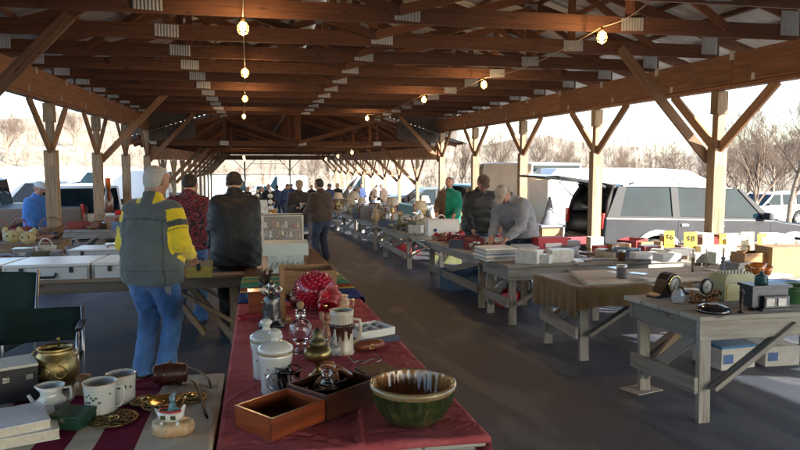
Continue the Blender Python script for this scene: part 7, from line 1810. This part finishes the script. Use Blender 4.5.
clutter(40, 3.05, 4.9, 7.24, 8.0, .69, 'the magazine table', BK, 'from the left', .5, .95, 'x', gap=.155, cols=BC)
clutter(34, 2.9, 3.46, 8.45, 10.9, .70, 'the long table', BK, 'from the near end', .5, .95, gap=.15, cols=BC)
clutter(22, 2.9, 3.55, 12.7, 15.1, .70, 'the red tray table', BK, 'from the near end', .7, 1.1, gap=.17, cols=BC)
clutter(26, 4.9, 7.9, 8.15, 8.9, .72, 'the sunlit table', BK, 'from the left', .7, 1.1, 'x', gap=.19, cols=[0, 0, 1, 2, 4, 7, 11])
clutter(10, 3.3, 5.1, 5.65, 6.3, .715, 'the cream boards', ['paperback', 'flat_book', 'tin'], 'from the left', .6, 1., 'x', gap=.2, cols=[0, 1, 1, 2, 11, 8])
# plush heads and bright toys on the left
for i, (px, py, c, lb) in enumerate(((13, 243, (.50, .44, .24), 'cream plush animal head, left of the pair'), (28, 244, (.50, .45, .28), 'cream plush animal head, right of the pair'))):
    t, s = root_at(px, py, .74, 'plush_toy', lb, 'plush toy', group='plush animals on the left table'); t.location = aty(px, py, 9.3)
    mb = MB(); mb.ball((0, 0, 5/s), (6.5/s, 6/s, 5.5/s), 12); mb.build('head', M('plush_fur', c, rough=.95, var=.3, scale=60, bump=.8, bscale=120), t)
    for q in (-1, 1): MB().ball((q*5/s, 0, 10/s), (2.4/s, 1.5/s, 3/s), 8).build('ear', MATS['plush_fur'], t); MB().ball((q*2.4/s, -5.4/s, 6/s), .8/s, 6).build('eye', EYE, t)
t, s = root_at(112, 236, .72, 'sauce_bottle', 'tall brown bottle with an orange cap beside the man in the parka', 'bottle'); p = aty(109, 212, 9.4); t.location = p; s = pxm(p)
lat([(4, 0), (4.5, 2), (4.3, 14), (2.2, 20), (2, 25)], s, 16).build('bottle', M('brown_sauce', (.14, .04, .02), rough=.2, coat=.5), t); lat([(2.6, 25), (2.8, 33), (2.2, 34)], s, 14).build('cap', M('orange_plastic', (.60, .14, .02), rough=.4), t)
t, s = root_at(17, 205, .74, 'green_toy', 'bright green inflatable toy on the table by the left post', 'toy'); t.location = at(18, 222, .74)
S_ = SDF(); u = 1/pxm(t.location); S_.cap((-9*u, 0, 5*u), (9*u, 0, 6*u), 5*u, 3.5*u, k=.03).ell((12*u, 0, 9*u), (4*u, 4*u, 4*u), .03).cap((-8*u, 0, 6*u), (-12*u, 0, 12*u), 3*u, 1.5*u, k=.03)
fo = bpy.data.objects.new('toy_body', S_.mesh('toy_body', M('lime_vinyl', (.03, .42, .06), rough=.3, coat=.5), .012)); COL.objects.link(fo); fo.parent = t
for a in ((4, 222, 12, 18, 'red crate on the table by the left post', M('red_plastic', (.5, .02, .04))), (26, 222, 11, 8, 'orange box beside the green toy', M('orange_plastic', (.6, .14, .02)))): cbox(a[0], a[1], .74, a[2], 10, a[3], a[4], a[5], 0)
cbox(88, 214, .74, 18, 12, 9, 'brown cardboard box on the grey table by the second left post', CARD, .2)
# folding blue chairs by the aisle
for i, (px, py) in enumerate(((374, 246), (384, 243))):
    p = at(px, py, 0); t = thing('folding_chair', ['blue grey folding chair by the aisle, nearer one', 'blue grey folding chair by the aisle, farther one'][i], 'chair', p, 1.2+.3*i, 'folding chairs by the aisle')
    cm = M('blue_grey_metal', (.14, .20, .24), rough=.4)
    MB().box((0, 0, .45), (.42, .4, .03)).build('seat', cm, t, bevel=.01); MB().box((0, -.24, .76), (.42, .03, .22)).build('backrest', cm, t, bevel=.01)
    for q in (-1, 1):
        MB().tube([(q*.21, .2, 0), (q*.21, -.24, .88)], .012, 6).build('leg', cm, t); MB().tube([(q*.19, -.25, 0), (q*.19, .15, .45)], .012, 6).build('leg', cm, t)

# fallen leaves, grit and scraps: nobody could count them
lf = MB(); RL = random.Random(77)
for k in range(380):
    x, y = RL.uniform(-5, 8), RL.uniform(2.5, 24)
    if RL.random() < .35: x = RL.choice((.9, 2.6, -.3))+RL.gauss(0, .25)
    s_ = RL.uniform(.006, .022) if RL.random() < .85 else RL.uniform(.02, .04); a = RL.uniform(0, 6.28); z = gz(x, y)+.004
    u_, v_ = V3(math.cos(a), math.sin(a), 0)*s_, V3(-math.sin(a), math.cos(a), 0)*s_*RL.uniform(.4, .9)
    p = V3(x, y, z); lf.add([p-u_, p-v_*.8+V3(0, 0, RL.uniform(0, .006)), p+u_+V3(0, 0, RL.uniform(0, .008)), p+v_*.8], [(0, 1, 2, 3)], None, RL.choice((0, 0, 0, 1)))
lo = lf.build('litter', [M('dry_leaf', (.12, .075, .045), var=.5), MATS['dry_leaf']]); lo['kind'] = 'stuff'; tag(lo, 'scattered dry leaves on the asphalt', 'litter')
